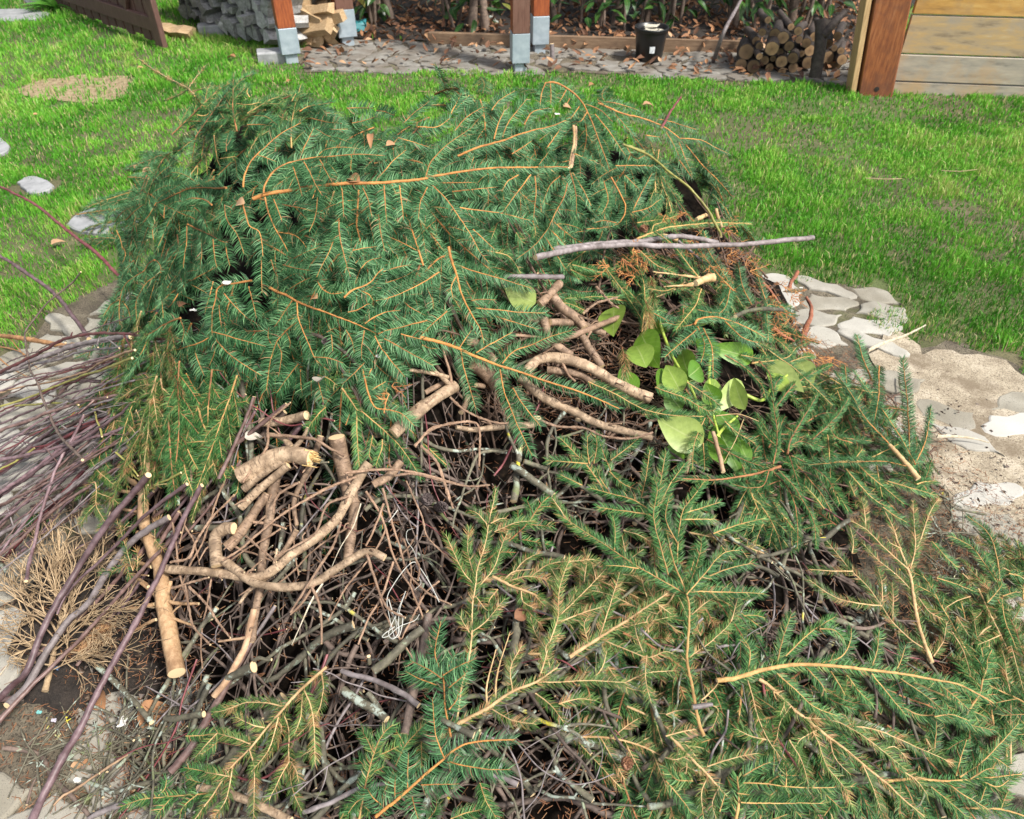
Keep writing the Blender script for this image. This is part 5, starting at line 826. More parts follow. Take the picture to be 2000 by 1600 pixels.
# thick and thin bare branches: label, name, bark, lift, courses each "r0 r1 | course"
BRANCHES = [
("long smooth pale spruce branch curving up to a round cut end over the tangle", 'bare_branch', 'thick', .085, "9.5 11|O 70,1100 250,1110 450,1130 650,1160 770,1120 900,1010 1050,900 1200,770 1280,620 1350,490 1410,410; 8 3.5|770,1130 700,1190 620,1250 560,1330; 4 2.5|780,1110 790,1040 800,980"),
("crooked branch with a peeled elbow stump and a long sagging arm", 'bare_branch', 'thick', .095, "13 13|O 520,840 470,840 400,890 405,980 420,1075; 9.5 8.5|440,1040 500,1075 620,1170 720,1205 900,1215 1040,1190 1200,1100 1380,990 1500,1030; 3 2|1390,1010 1470,1240 1540,1370 1640,1430; 3 2|1030,1220 1080,1350 1090,1600; 3 1.6|1050,1200 960,1330 890,1400"),
("stout broken limb with a splintered yellow end among bare branches", 'bare_branch', 'thick', .10, "20 20|O 560,500 680,430 800,370 900,350 1020,375; 8.5 9|860,400 730,470 590,580; 9 10|880,430 760,530 640,640 565,705; 8 6|900,320 840,255 735,235; 3.5 2.5|740,235 900,240 1060,262 1160,320 1250,365; 6 3|920,310 980,240 1000,180"),
("dark bent limb leaning down towards the peeled elbow stump", 'bare_branch', 'dark', .07, "10 12|O 740,610 640,760 560,880 480,970; 3 2|650,800 760,810 870,840; 2.6 1.6|480,920 560,980 700,1020 760,1050"),
("long upright branch crossing under the sagging arm to the lower tangle", 'bare_branch', 'dark', .06, "12 7|O 800,500 770,650 750,800 710,1000 690,1200 650,1400 630,1600; 4 2|790,600 880,605 970,635"),
("thick straight sawn pole hidden partly by two hanging green fingers", 'bare_branch', 'dark', .05, "19 15|O 1190,245 1230,400 1270,560 1300,680; 12 10|1310,660 1285,850 1255,1045"),
("slim brown branch with a small sawn tip hanging in the bare tangle", 'bare_branch', 'dark', .055, "7.5 4.5|O 1090,240 1040,400 960,570 915,690 930,830; 6 5|930,850 850,980 800,1040"),
("short horizontal log end in the dark hollow under the green mound", 'bare_branch', 'thick', .03, "10 10|O 690,150 800,150 900,130 1000,105"),
("stubby upturned branch end beside the hanging green fingers", 'bare_branch', 'dark', .06, "9 10|O 1430,560 1530,510 1620,410; 2.6 1.8|1490,580 1540,760 1600,960 1650,1130 1780,1270 1940,1350; 2.8 1.6|1380,600 1480,770 1560,1030 1680,1240 1750,1430 1790,1600; 2.4 2|1500,680 1440,850 1380,960; 2.6 2|1560,1060 1500,1280 1420,1420 1350,1600"),
("ringed branch with three dead prongs slanting out of the dark hollow", 'bare_branch', 'thick', .08, "14 13|F 60,1160 170,1060 300,960 470,850; 3 2.4|440,830 410,700 350,520; 4.5 3.5|440,850 380,790 310,730; 4 3.4|420,790 300,760 160,745"),
("thick smooth branch looping over itself beside the laurel leaves", 'bare_branch', 'thick', .09, "11 12.5|F 930,750 990,690 1060,665 1150,668 1280,700 1400,755 1500,820 1620,880 1740,930; 3 2|1160,690 1200,780 1240,820"),
("second smooth branch tucked under the looping one", 'bare_branch', 'dark', .055, "9 10|F 1060,740 1150,750 1260,770 1380,830 1520,900 1640,960"),
("long pale branch running down to a sawn end below the looping one", 'bare_branch', 'thick', .06, "10 9|F 880,790 1000,890 1120,960 1260,1020 1400,1080 1560,1120 1740,1165; 5 6|1250,1000 1262,1030 1260,1075; 9 5|1000,1050 960,1100 800,1110 620,1130 490,1115"),
("crossed brown branch with a short sawn fork in the centre of the heap", 'bare_branch', 'dark', .085, "10 9|F 1100,270 1160,350 1260,420 1310,490; 8.5 8|1080,430 1200,430 1290,440 1400,490 1430,500; 9 9|1290,520 1340,620 1405,725; 10 9|1040,400 1060,520 1110,580 1220,650; 9 9|880,370 960,400 1050,420"),
("slim ridged branch slanting up from the crossed brown branches", 'bare_branch', 'twig', .10, "5 6|F 850,610 980,570 1220,520 1300,490 1400,450 1520,405; 3.5 2|850,515 960,520 1100,530; 3 1.5|1350,490 1320,540"),
("gnarled knotty limb base behind the tan stemmed green bough", 'bare_branch', 'dark', .06, "16 20|F 580,700 650,750 710,800 740,850; 11 10|560,560 640,600 720,690; 6 5|600,840 660,850"),
("dark stump leaning against the cut grey stick", 'bare_branch', 'dark', .06, "11 10|F 1140,180 1090,240 1010,310; 3 3|1090,260 1085,330"),
("short sawn stick end poking from beneath the hanging green tips", 'bare_branch', 'dark', .02, "6 6|F 270,890 340,850 400,820; 6 6.5|500,1020 530,960 540,900"),
("peeling orange trunk section with sawn foot and many stubs", 'trunk_section', 'trunk', .06, "9 16.5|p 292,890 284,925 282,962 283,1025 297,1075 311,1125 315,1162 318,1200 328,1250 338,1300 342,1325; 3.5 3|P 1220,1060 1150,1000 1090,955; 3.5 3|1160,980 1090,925 1020,880; 4 3|1210,1120 1100,1140 990,1165; 3.5 3|1220,1240 1120,1285 1015,1335; 4 3.5|1310,1040 1325,990 1340,940; 3.5 3|1330,1100 1430,1108 1545,1110; 3 2|1350,1230 1430,1260 1510,1290; 5 5|1200,710 1130,640 1060,570; 5 5|1130,240 1040,170 950,110; 5 3|1110,250 1000,255 910,245; 3 3|1090,400 1000,385 930,360; 4 3.5|1190,830 1110,810 1040,795; 2 1|1340,1190 1380,1150 1430,1110; 1.5 1|1160,900 1090,890 1040,880"),
("weathered grey stick with a pale sawn end at the centre of the heap", 'grey_stick', 'grey', .08, "4.5 5.5|F 780,140 900,133 1000,135 1155,137"),
("long straight lilac grey stick pointing out over the lawn", 'grey_stick', 'grey', .085, "5.5 5|p 1045,503 1115,488 1200,480 1325,478 1450,475 1530,468 1588,464"),
("brown grey stick lying beside the long lilac grey one", 'grey_stick', 'grey', .07, "5 5|p 1080,487 1150,477 1240,470 1330,460 1400,470; 2.5 2|1325,470 1360,500 1395,530"),
("dark curved twig reaching over the green sprigs to the sandy path", 'grey_stick', 'lichen', .12, "4 4|I 390,625 430,605 500,590 580,590 650,597"),
("sawn twig stub sticking straight up among green sprigs", 'grey_stick', 'lichen', .10, "3.5 4|I 340,620 342,590 345,560"),
("thin bent yellow green shoot arching over the lawn side of the heap", 'bent_shoot', 'yellow', .10, "2.2 2.6|G 1190,520 1330,580 1440,670 1560,760 1660,880 1720,980 1740,1030; 2 2|1310,560 1220,530"),
("plum brown twig standing up against the lawn behind the heap", 'bent_shoot', 'red', .10, "2 2.5|G 1515,255 1480,300 1440,360 1400,430"),
("short white tipped stick standing by the bent yellow green shoot", 'grey_stick', 'tan', .06, "3.5 3|G 1710,880 1730,940 1745,980"),
("pale sawn twig end showing at the edge of the orange thuja", 'grey_stick', 'tan', .07, "4 4.5|G 1600,940 1630,925 1650,912; 5 5|1400,1030 1450,1040 1490,1058"),
("cream straight stem joining the round green cut end above the hollow", 'bare_branch', 'tanb', .075, "3 3.6|E 745,240 742,300 728,370 718,430"),
("rust red gnarled root end beside the pale paving", 'root', 'root', .03, "3 6|I 785,515 810,570 805,640 780,700 770,740; 4 3|735,375 700,430 690,470; 4 2|600,690 650,730 720,760; 3 2|540,430 600,500 640,560"),
("tan stick with pinkish sawn end slanting down beside the laurel stems", 'bare_branch', 'tanb', .12, "4 4.5|I 265,1270 285,1350 325,1495"),
("pale brown twig with sawn end low beside the laurel stems", 'bare_branch', 'tanb', .05, "5 4|I 160,1320 140,1400 110,1500"),
("lichen spotted branch lying diagonally on the bare twigs below the green tips", 'lichened_branch', 'lichen', .05, "8 7|F 830,1360 920,1430 1010,1490 1100,1560; 5 4|910,1340 1000,1370 1080,1400"),
("dark lichened branch end by the tan skeleton bough", 'lichened_branch', 'lichen', .07, "5 5|K 860,555 790,610 690,680 560,660; 4 4|270,790 380,770 480,740"),
("green grey lichened limb crossing the lower tangle", 'lichened_branch', 'lichen', .06, "9 8|M 1100,370 1200,300 1320,180 1430,90; 4 4|1070,270 1080,320"),
("lichened limb with a bright round sawn end beside the brown leaning stick", 'lichened_branch', 'lichen', .075, "11 6|M 320,340 240,370 145,412; 4 3|320,300 350,290 430,300"),
("mossy thick limb lying deep beneath the sparse tan bough", 'lichened_branch', 'lichen', .01, "12 14|M 520,540 400,660 260,830 120,1010; 9 8|560,760 600,900 600,1100"),
("stubby mossy branch with a sawn top among dark twigs", 'lichened_branch', 'lichen', .05, "8 7|M 900,490 980,550 1080,600 1180,680; 6 5|1060,510 1110,580 1160,660"),
("grey lilac branch running from the tangle to the blue green shoot", 'lichened_branch', 'grey', .07, "5 6|M 890,370 1000,400 1150,440 1300,510 1400,580"),
("tall dark upright stem standing behind the blue green shoot", 'lichened_branch', 'dull', .05, "8 9|M 1460,0 1410,230 1360,440 1330,620 1300,780"),
("sawn lichened stick lying over the base of the blue green shoot", 'lichened_branch', 'lichen', .12, "5 7|M 1530,680 1620,740 1745,810"),
("grey knobbly stick crossing the lower edge of the blue green bough", 'lichened_branch', 'grey', .11, "5.5 5|M 1800,1010 1880,1050 1960,1070 2040,1110"),
("smooth pale grey stick curving along the bottom of the tangle", 'lichened_branch', 'grey', .06, "5 4|M 640,1290 760,1250 880,1190 1000,1130 1170,1110"),
("single grey stub with a cream sawn face lying on the tan stems", 'lichened_branch', 'grey', .12, "4 5.5|N 260,505 210,513 150,525"),
("long brown stick leaning from the heap down to the near paving", 'leaning_stick', 'plum', .05, "7 7.5|p 497,1228 490,1255 450,1325 400,1412 370,1462 332,1507"),
("pale ridged stick with small sawn foot beside the long brown stick", 'leaning_stick', 'tanb', .065, "7 6|p 497,1190 482,1257 460,1297 447,1320 418,1357; 3 2|485,1245 460,1250 430,1255"),
("longest purple grey stick slanting down to the bottom paving", 'pruned_shoot', 'purple', .12, "4.5 7|p 395,948 387,957 352,1017 322,1090 300,1140 265,1212 232,1267 200,1325 175,1372 147,1430 117,1475 77,1550 50,1612"),
("thick lilac stick slanting in front of the bleached dry bush", 'pruned_shoot', 'purple', .13, "6.5 6|p 290,928 277,945 225,1005 175,1080 140,1137 100,1205 60,1300 30,1330 -10,1372; 3 2|138,1140 120,1180 112,1200"),
("thin lilac shoot lying across the peeling trunk", 'pruned_shoot', 'purple', .11, "4 2.4|p 365,945 325,975 287,1008 245,1050 200,1095 150,1140 130,1170"),
("grey brown stick with a kink over the dark soil", 'pruned_shoot', 'grey', .09, "6 7|p 330,1010 280,1040 240,1075 205,1125 175,1175 135,1212 107,1250 82,1290 50,1340 15,1372"),
("reddish brown stick running past the trunk to the picture edge", 'pruned_shoot', 'plum', .09, "3.4 4.5|p 352,1040 307,1080 250,1140 197,1197 150,1250 100,1297 50,1347 -10,1412"),
("slender budding stick pointing up at the green sprig end", 'pruned_shoot', 'plum', .12, "4 2.5|p 428,935 454,886 486,816 500,776; 1.6 1.2|480,830 505,822 520,800"),
("bowed brown stick lying on the near paving stones", 'pruned_shoot', 'plum', .04, "4 6|p 70,1330 30,1362 -10,1368"),
("long curved plum shoot rising over the lawn from the bundle", 'pruned_shoot', 'purple', .20, "3.2 4.2|Q -20,255 140,350 290,470 370,560 460,690"),
("straight plum shoot crossing high over the stepping stone", 'pruned_shoot', 'red', .22, "2.6 3.2|Q -30,-110 180,0 290,90 410,180 520,260 630,375"),
("crooked dark twig zigzagging above the purple bundle", 'pruned_shoot', 'dull', .18, "1.6 2.6|Q 420,350 370,410 260,500 140,640 125,700 150,850 190,920 240,1060 300,1200 410,1340; 1.5 1|250,990 380,1020 560,1010"),
("knobbly grey shoot lying on top of the purple bundle", 'pruned_shoot', 'grey', .15, "4 5.5|Q -20,890 100,840 200,800 400,730 560,700 700,680; 2 1.4|520,690 510,740; 2 1.4|340,720 335,700; 2 1.5|300,770 310,810; 2 1.4|560,700 620,750"),
("pale curved twig leaning from the bundle to the dry bush", 'pruned_shoot', 'purple', .15, "2.6 3.4|p 165,810 140,860 113,910 88,985 62,1080 52,1130"),
("bright yellow green shoot along the top of the bundle", 'yellow_shoot', 'yellow', .16, "2 2.4|Q -20,1060 180,990 400,900 560,840 690,790"),
("second yellow shoot below the bright one", 'yellow_shoot', 'yellow', .15, "2 2|Q 80,1050 300,1035 420,1040; 1.6 2|-20,1390 100,1330 180,1270"),
("ochre twig along the upper edge of the bundle", 'yellow_shoot', 'tanb', .15, "1.8 2.2|Q -20,985 150,940 420,870 560,800 690,740"),
("short yellow budded twig poking from the olive bough", 'yellow_shoot', 'yellow', .12, "1.6 2|Q 495,1080 515,1150 530,1210; 2 1.6|600,1290 660,1340 720,1410"),
("yellow green shoot arching beside the peeling trunk top", 'yellow_shoot', 'yellow', .10, "2 2.4|p 300,948 325,940 355,925; 2 2|245,905 262,930 290,950"),
("rust orange dead spruce stem lying across the path", 'dead_branch', 'rustb', .05, "4.5 5|Q -20,680 150,700 350,730 410,725; 1.5 1|0,800 60,850 140,900; 1.5 1|-10,740 80,760 160,800; 1.2 .8|60,700 120,780 200,860"),
("grey green stick at the edge of the bare soil", 'lichened_branch', 'lichen', .05, "3.5 4.5|P 0,790 60,870 150,930 230,950"),
("smooth green grey stick lying on small debris by the trunk foot", 'lichened_branch', 'lichen', .06, "6 5|L 760,405 860,490 960,590 1060,690 1210,840; 2.5 2|1060,700 960,760 920,860"),
("bumpy dark branch curling on the near paving", 'lichened_branch', 'dull', .02, "5 4|L 20,1045 150,1050 260,1070 340,1130 400,1240 480,1330 560,1400 640,1480 720,1560; 3 2|210,1040 280,960 400,915 520,910"),
("thin red brown twig with knuckles on the paving", 'lichened_branch', 'tanb', .04, "2.4 2.4|L 420,1490 500,1410 580,1370 680,1300 820,1200 1000,1080"),
("lichened branch along the near paving edge", 'lichened_branch', 'lichen', .03, "4 5|L 640,1290 780,1350 900,1390 1100,1330 1300,1280; 3 2.5|810,1430 815,1250 830,1130"),
("small blackish twig standing between paving stones", 'lichened_branch', 'dull', .02, "2.4 2.2|L 210,1490 240,1370 285,1260"),
("smooth grey branch at the very bottom by the green sprig", 'lichened_branch', 'grey', .04, "5 6|L 690,1600 800,1540 920,1490 1000,1480"),
("blue grey lichened stub with rough bark by the brown stick", 'lichened_branch', 'lichen', .06, "5.5 6|L 1290,810 1400,800 1520,775 1600,765"),
("long tan lower limb half buried at the near edge", 'bare_branch', 'thick', .05, "8 9|M -40,1130 100,1150 300,1220 440,1290 560,1350"),
]
# ------------------------------------------------------------------ the heap
def trace(P, lift, tprev=None):
    """sight-line points on the heap; a point that would slip past the edge keeps the distance of its neighbour"""
    out = []; ts = []
    for i, (x, y) in enumerate(P):
        l = lift[i] if hasattr(lift, '__len__') else lift
        p = S(x, y, l); d = ray(x, y); t = (p[1]) / d[1]
        if tprev is None and i == 0 and p[1] > 2.3 and y < 480 and float(H(p[0], p[1])) < .3:      # a course that starts in the air: take the distance of the heap just below it
            for k in range(1, 30):
                p2 = S(x + k * (6 if x < 500 else 0), y + 7 * k, l)
                if float(H(p2[0], p2[1])) > .4: t = p2[1] / ray(x + k * (6 if x < 500 else 0), y + 7 * k)[1]; p = np.array([0, 0, CAM_H]) + d * t; break
        if tprev is not None and abs(t - tprev) > .22: t = tprev + .22 * np.sign(t - tprev) * .4; p = np.array([0, 0, CAM_H]) + d * t
        out.append(p); ts.append(t); tprev = t
    return np.array(out), ts
# needle styles: length, needles per metre, side angle, spread, tone mean, tone sd, dead share, half width, material, stem material
NS = {'blue': (.0255, 1150, 66, .26, .50, .22, .035, .00080, NEEDLE_BLUE, STEM_ORANGE),
      'green': (.0195, 1400, 56, .30, .52, .22, .05, .00070, NEEDLE_GREEN, STEM_GOLD),
      'dark': (.0170, 1700, 48, .42, .42, .2, .04, .00070, NEEDLE_GREEN, STEM_BROWN),
      'olive': (.0190, 1400, 52, .36, .48, .22, .12, .00064, NEEDLE_OLIVE, STEM_TAN),
      'dry': (.0180, 1350, 54, .36, .52, .22, .17, .00058, NEEDLE_OLIVE, STEM_TAN),
      'sparse': (.0160, 900, 52, .6, .4, .2, .25, .00060, NEEDLE_GREEN, STEM_TAN)}
def needles(mb, P, Nv, st, tip=True, dens=1.0, start=0.0):
    L, den, ang, spr, tm, ts_, dead, hw, _, _ = NS[st]
    seg = np.linalg.norm(np.diff(P, axis=0), axis=1); tot = seg.sum(); n = int(tot * (1 - start) * den * dens)
    if n < 3: return
    s = np.clip(start + (1 - start) * (np.arange(n) + rng.normal(0, .35, n)) / n, 0, 1) * tot; cum = np.r_[0, np.cumsum(seg)]; k = np.clip(np.searchsorted(cum, s) - 1, 0, len(seg) - 1)
    u = (s - cum[k]) / (seg[k] + 1e-9); c = P[k] + (P[k + 1] - P[k]) * u[:, None]; Tn = (P[k + 1] - P[k]) / (seg[k][:, None] + 1e-9)
    Nn = Nv[k] if Nv.ndim == 2 else np.broadcast_to(Nv, c.shape); Ls = np.cross(Tn, Nn); Ls /= np.linalg.norm(Ls, axis=1)[:, None] + 1e-9; Nn = np.cross(Ls, Tn)
    side = np.where((np.arange(n) % 2 == 0) ^ (rng.random(n) < .12), 1.0, -1.0); e = rng.normal(.08, spr, n); r_ = s / tot
    if tip: al = np.radians(ang) * (1 - .55 * np.clip((r_ - .86) / .14, 0, 1)) + rng.normal(0, .09, n)
    else: al = np.radians(ang) + rng.normal(0, .12, n)
    d = np.cos(al)[:, None] * Tn + np.sin(al)[:, None] * ((np.cos(e) * side)[:, None] * Ls + np.sin(e)[:, None] * Nn)
    ln = L * rng.uniform(.78, 1.12, n) * (1 - .30 * np.clip((r_ - .85) / .15, 0, 1)); tw = 0.12 * ln[:, None] * (Tn * 1.4 + Nn * rng.normal(0.2, .5, (n, 1)))
    a = np.cross(d, Nn + rng.normal(0, .3, (n, 3))); a /= np.linalg.norm(a, axis=1)[:, None] + 1e-9; b = np.cross(d, a); w_ = hw * rng.uniform(.85, 1.2, n)[:, None]
    tri = [a, -a * .5 + b * .5, -a * .5 - b * .5]
    V = np.stack([c + q * w_ for q in tri] + [c + d * ln[:, None] * .55 + q * w_ for q in tri] + [c + d * ln[:, None] + tw], 1)
    base = np.arange(n)[:, None] * 7; q = [0, 1, 2]
    F4 = np.concatenate([base + np.array([j, (j + 1) % 3, 3 + (j + 1) % 3, 3 + j]) for j in range(3)]); F3 = np.concatenate([base + np.array([3 + j, 3 + (j + 1) % 3, 6]) for j in range(3)])
    n1 = np.clip(rng.normal(tm, ts_, n) + rng.normal(0, .06), 0, .84)
    patch = np.sin(s * 55 + rng.uniform(0, 6)) > 1.15 - dead * 2.2; tone = np.where((rng.random(n) < dead * .6) | (patch & (rng.random(n) < .6)), rng.uniform(.89, 1, n), n1)
    mb.add(V.reshape(-1, 3), F4, 0, np.repeat(tone, 7)); mb.f.append(F3 + mb.n - n * 7); mb.m.append(np.zeros(len(F3), int))
NEEDLE_COUNT = 0
def scale_at(p): return (p[1] * math.cos(TILT) + (CAM_H - p[2]) * math.sin(TILT)) / F       # metres per pixel there
def roll(P, N0, amt):
    Tm = unit(P[-1] - P[0]); k = unit(np.cross(Tm, N0)); return unit(N0 + k * rng.normal(0, amt))
def bough(label, st, lift, rad, spec):
    cs = T(spec); main = cs[0][0]; M, tm = trace(main, lift, None)
    t = thing('spruce_bough', M[0], label, 'spruce bough', 'cut spruce boughs piled on the heap'); smat = NS[st][9]; nmat = NS[st][8]
    for ci, (P, bare) in enumerate(cs):
        if ci == 0: W_, r0 = M, rad
        else:
            k = int(np.argmin([math.hypot(P[0][0] - q[0], P[0][1] - q[1]) for q in main])); dd = math.hypot(P[0][0] - main[k][0], P[0][1] - main[k][1])
            lf = lift + rng.normal(0, .006) + (0 if dd < 30 else rng.normal(0, .01)); n = len(P); arch = rng.uniform(-.004, .012)
            W_, _ = trace(P, [lf + arch * math.sin(math.pi * i / max(1, n - 1)) for i in range(n)], tm[k] if dd < 120 else None); r0 = min(rad * .62, 1.9) if not bare else min(rad * .5, 3.4)
        Q = spline(W_, .007 if len(W_) > 2 else .02); sc = scale_at(Q[len(Q) // 2]); Q = Q + np.cumsum(rng.normal(0, .00025, Q.shape), 0) * 1.0
        if bare and ci == 0: r1 = r0 * .8
        else: r1 = r0 * .38
        mb = MB(); r0 *= .88 if r0 > 3 else .82; r1 *= .80; tube(mb, Q, r0 * sc, max(r1, .6) * sc, 7 if r0 > 2.5 else 5, 0, 0, .09, capmat=1 if r0 > 2.3 else 0, knots=.12 if st in ('blue', 'green') else .05)
        so = mb.build('stem' if ci == 0 else 'side_twig', [smat if not (bare and st != 'dry') else STEM_TAN, CUT], t, smooth=True)
        nb = MB(); Nn = np.array([HN(q) for q in Q[::6]]).mean(0); Nn = unit(Nn * .6 + unit(np.array([0, 0, CAM_H]) - Q.mean(0)) * .4)
        start = .0 if ci else .03
        needles(nb, Q, roll(Q, Nn, .25), st, True, (.10 if bare else 1.0) * (.8 if ci == 0 and rad > 3 else 1.0), start)
        if st == 'blue' and not bare and rng.random() < .5:      # buds at the tip
            for _ in range(2): tube(nb, [Q[-1], Q[-1] + unit(Q[-1] - Q[-3]) * .004], .0016, .0006, 5, 0, .93)
        if nb.n: nb.build('needles', nmat, so)
for b in BOUGHS: bough(b[0], b[1], b[2] + (.018 if b[1] == 'blue' else 0), b[3], b[4])

# bare branches
BK = {'thick': BARK_THICK, 'dark': BARK_DARKER, 'trunk': BARK_TRUNK, 'twig': BARK_TWIG, 'grey': BARK_GREY, 'lichen': BARK_LICHEN, 'dull': BARK_DULL, 'yellow': BARK_YELLOW, 'red': BARK_RED,
      'purple': BARK_PURPLE, 'plum': BARK_PURPLE2, 'tan': STEM_TAN, 'tanb': m_bark('pale_stick_bark', (.32,.19,.11), (.46,.31,.19), (.16,.09,.05)), 'rustb': m_bark('rust_orange_bark', (.34,.16,.06), (.50,.27,.12), (.18,.08,.03)), 'root': m_bark('rust_root_bark', (.22,.07,.035), (.34,.13,.07), (.09,.03,.02))}
for label, name, bk, lift, spec in BRANCHES:
    cur = 'p'; parts = []
    for s in spec.split(';'):
        rr, cc = s.split('|'); m_ = [float(q) for q in rr.split()]
        if cc.split()[0] not in REG: cc = cur + ' ' + cc
        for k in cc.split():
            if k in REG: cur = k
        parts.append((m_, T(cc)[0][0]))
    main = parts[0][1]; t = None; ref = None
    long = name in ('pruned_shoot', 'leaning_stick', 'grey_stick')
    for i, ((r0, r1), P) in enumerate(parts):
        if i == 0: W_, ts_ = trace(P, lift)
        else:
            k = int(np.argmin([math.hypot(P[0][0] - q[0], P[0][1] - q[1]) for q in main])); dd = math.hypot(P[0][0] - main[k][0], P[0][1] - main[k][1])
            W_, _ = trace(P, [lift] + [lift + rng.normal(-.008, .008)] * (len(P) - 1), ts_[k] if dd < 90 else None)
        if i == 0 and long: # stiff sticks: smooth the course so that it does not sag into hollows
            d_ = np.array([ray(*q) for q in P]); tt = W_[:, 1] / d_[:, 1]; s_ = np.linspace(0, 1, len(tt)); c_ = np.polyfit(s_, tt, 2 if len(tt) > 3 else 1); tt = np.polyval(c_, s_); W_ = np.array([0, 0, CAM_H]) + d_ * tt[:, None]; ts_ = list(tt)
        Q = spline(W_, .012); sc = scale_at(Q.mean(0)); Q = Q + np.cumsum(rng.normal(0, .0006, Q.shape), 0)
        mb = MB(); big = r0 > 5
        kk_ = .88 if big and bk in ('thick', 'dark') else 1.0; tube(mb, Q, r0 * sc * kk_, r1 * sc * kk_, 14 if r0 > 9 else 10 if big else 7, 0, 0, .018 if big else .07 if bk in ('twig', 'lichen') else .04, capmat=1, knots=.05 if big else .18, girth=.05 if big else .04)
        m = BK[bk]
        if i and r0 < 4 and bk in ('thick', 'dark'): m = BARK_TWIG
        if len(parts) == 1: tag(mb.build(name, [m, CUT], smooth=True), label, name.replace('_', ' '), None)
        else:
            if t is None: t = thing(name, W_[0], label, name.replace('_', ' '))
            mb.build('limb' if i == 0 else 'side_branch', [m, CUT], t, smooth=True)
            if big and bk in ('thick', 'dark'):
                for q in range(int(len(Q) / 9)):
                    k_ = random.randint(2, len(Q) - 3); Tm = unit(Q[k_ + 1] - Q[k_]); o_ = rng.normal(0, 1, 3); o_ = unit(o_ - Tm * (o_ @ Tm)); o_ = o_ * (1 if o_[2] > -.2 else -1); b_ = Q[k_] + o_ * r1 * sc * .7
                    mb = MB(); tube(mb, spline([b_, b_ + (o_ + Tm * .4) * random.uniform(.006, .012), b_ + (o_ + Tm) * random.uniform(.010, .03)], .006), random.uniform(.0018, .0032), .0012, 6, 0, 0, .12, capmat=1); mb.build('twig_stub', [BARK_TWIG, CUT], t)
            if 'splintered' in label and i == 0:
                e = Q[-1]; d_ = unit(Q[-1] - Q[-4]); u = unit(np.cross(d_, [0, 0, 1.])); v = np.cross(d_, u); mb = MB()
                for _ in range(46):
                    a_ = rng.uniform(0, 6.28); q = e + (u * math.cos(a_) + v * math.sin(a_)) * rng.uniform(0, .85) * r1 * sc - d_ * .012; tube(mb, [q, q + d_ * rng.uniform(.014, .034) + rng.normal(0, .002, 3)], rng.uniform(.0015, .004), .0006, 5, 0, 0)
                mb.build('splintered_end', mat('torn_wood', lambda n, b: (n.links.new(ramp(n, noise(n, 200, 3), [(.3, (.45,.26,.08)), (.7, (.75,.55,.25))]), b.inputs['Base Color']),)), t)

# the body of the heap: a near black sheet, gap shade put into its colour
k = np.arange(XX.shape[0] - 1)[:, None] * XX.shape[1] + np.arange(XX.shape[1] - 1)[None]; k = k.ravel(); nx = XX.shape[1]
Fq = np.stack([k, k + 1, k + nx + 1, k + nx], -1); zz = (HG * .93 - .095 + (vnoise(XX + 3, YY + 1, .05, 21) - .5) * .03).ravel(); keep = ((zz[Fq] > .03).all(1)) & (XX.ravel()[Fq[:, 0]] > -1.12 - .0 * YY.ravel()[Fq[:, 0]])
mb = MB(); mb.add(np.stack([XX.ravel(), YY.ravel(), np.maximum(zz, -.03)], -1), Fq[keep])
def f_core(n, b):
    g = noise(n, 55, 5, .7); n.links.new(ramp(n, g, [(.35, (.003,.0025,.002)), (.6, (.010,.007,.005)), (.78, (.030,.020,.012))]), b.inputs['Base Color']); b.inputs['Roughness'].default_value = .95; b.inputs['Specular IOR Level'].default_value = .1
tag(mb.build('heap_core_shade', mat('gap_shade_black', f_core), origin=(0, 0, 0)), 'near black sheet inside the heap with the shade between the twigs put into its colour', 'brush litter', kind='stuff')

# crooked twigs ---------------------------------------------------------------
def rpoly(poly, r2):
    xs = [p[0] for p in poly]; ys = [p[1] for p in poly]
    while True:
        x, y = r2.uniform(min(xs), max(xs)), r2.uniform(min(ys), max(ys))
        if inpoly(x, y, poly): return x, y
def walk(c, hd, L, r2, turn=.35, zj=.012, lift=0.0, n=None):
    n = n or max(3, int(L / .035)); P = []; p = np.array(c[:2], float); z = 0; tl = r2.uniform(-.12, .12)
    for i in range(n + 1):
        P.append([p[0], p[1], float(H(p[0], p[1])) + lift + z + tl * (i / n - .5) * L * 2]); hd += r2.gauss(0, turn); p = p + np.array([math.cos(hd), math.sin(hd)]) * L / n; z += r2.gauss(0, zj * .5); z *= .8
    P = np.array(P)
    if True:    # stiff wood cannot follow every dip: smooth the heights
        z = P[:, 2].copy()
        for _ in range(2): z[1:-1] = (z[:-2] + 2 * z[1:-1] + z[2:]) / 4
        P[:, 2] = z
    P[:, 2] = np.maximum(P[:, 2], .03); return P, hd
TANG = [(335, 900), (480, 850), (640, 840), (800, 780), (1000, 830), (1280, 860), (1430, 950), (1600, 980), (1680, 1080), (1760, 1250), (1860, 1330), (1800, 1450), (1900, 1590), (1500, 1640), (700, 1660), (330, 1640), (250, 1480), (330, 1400), (360, 1240), (330, 1100)]
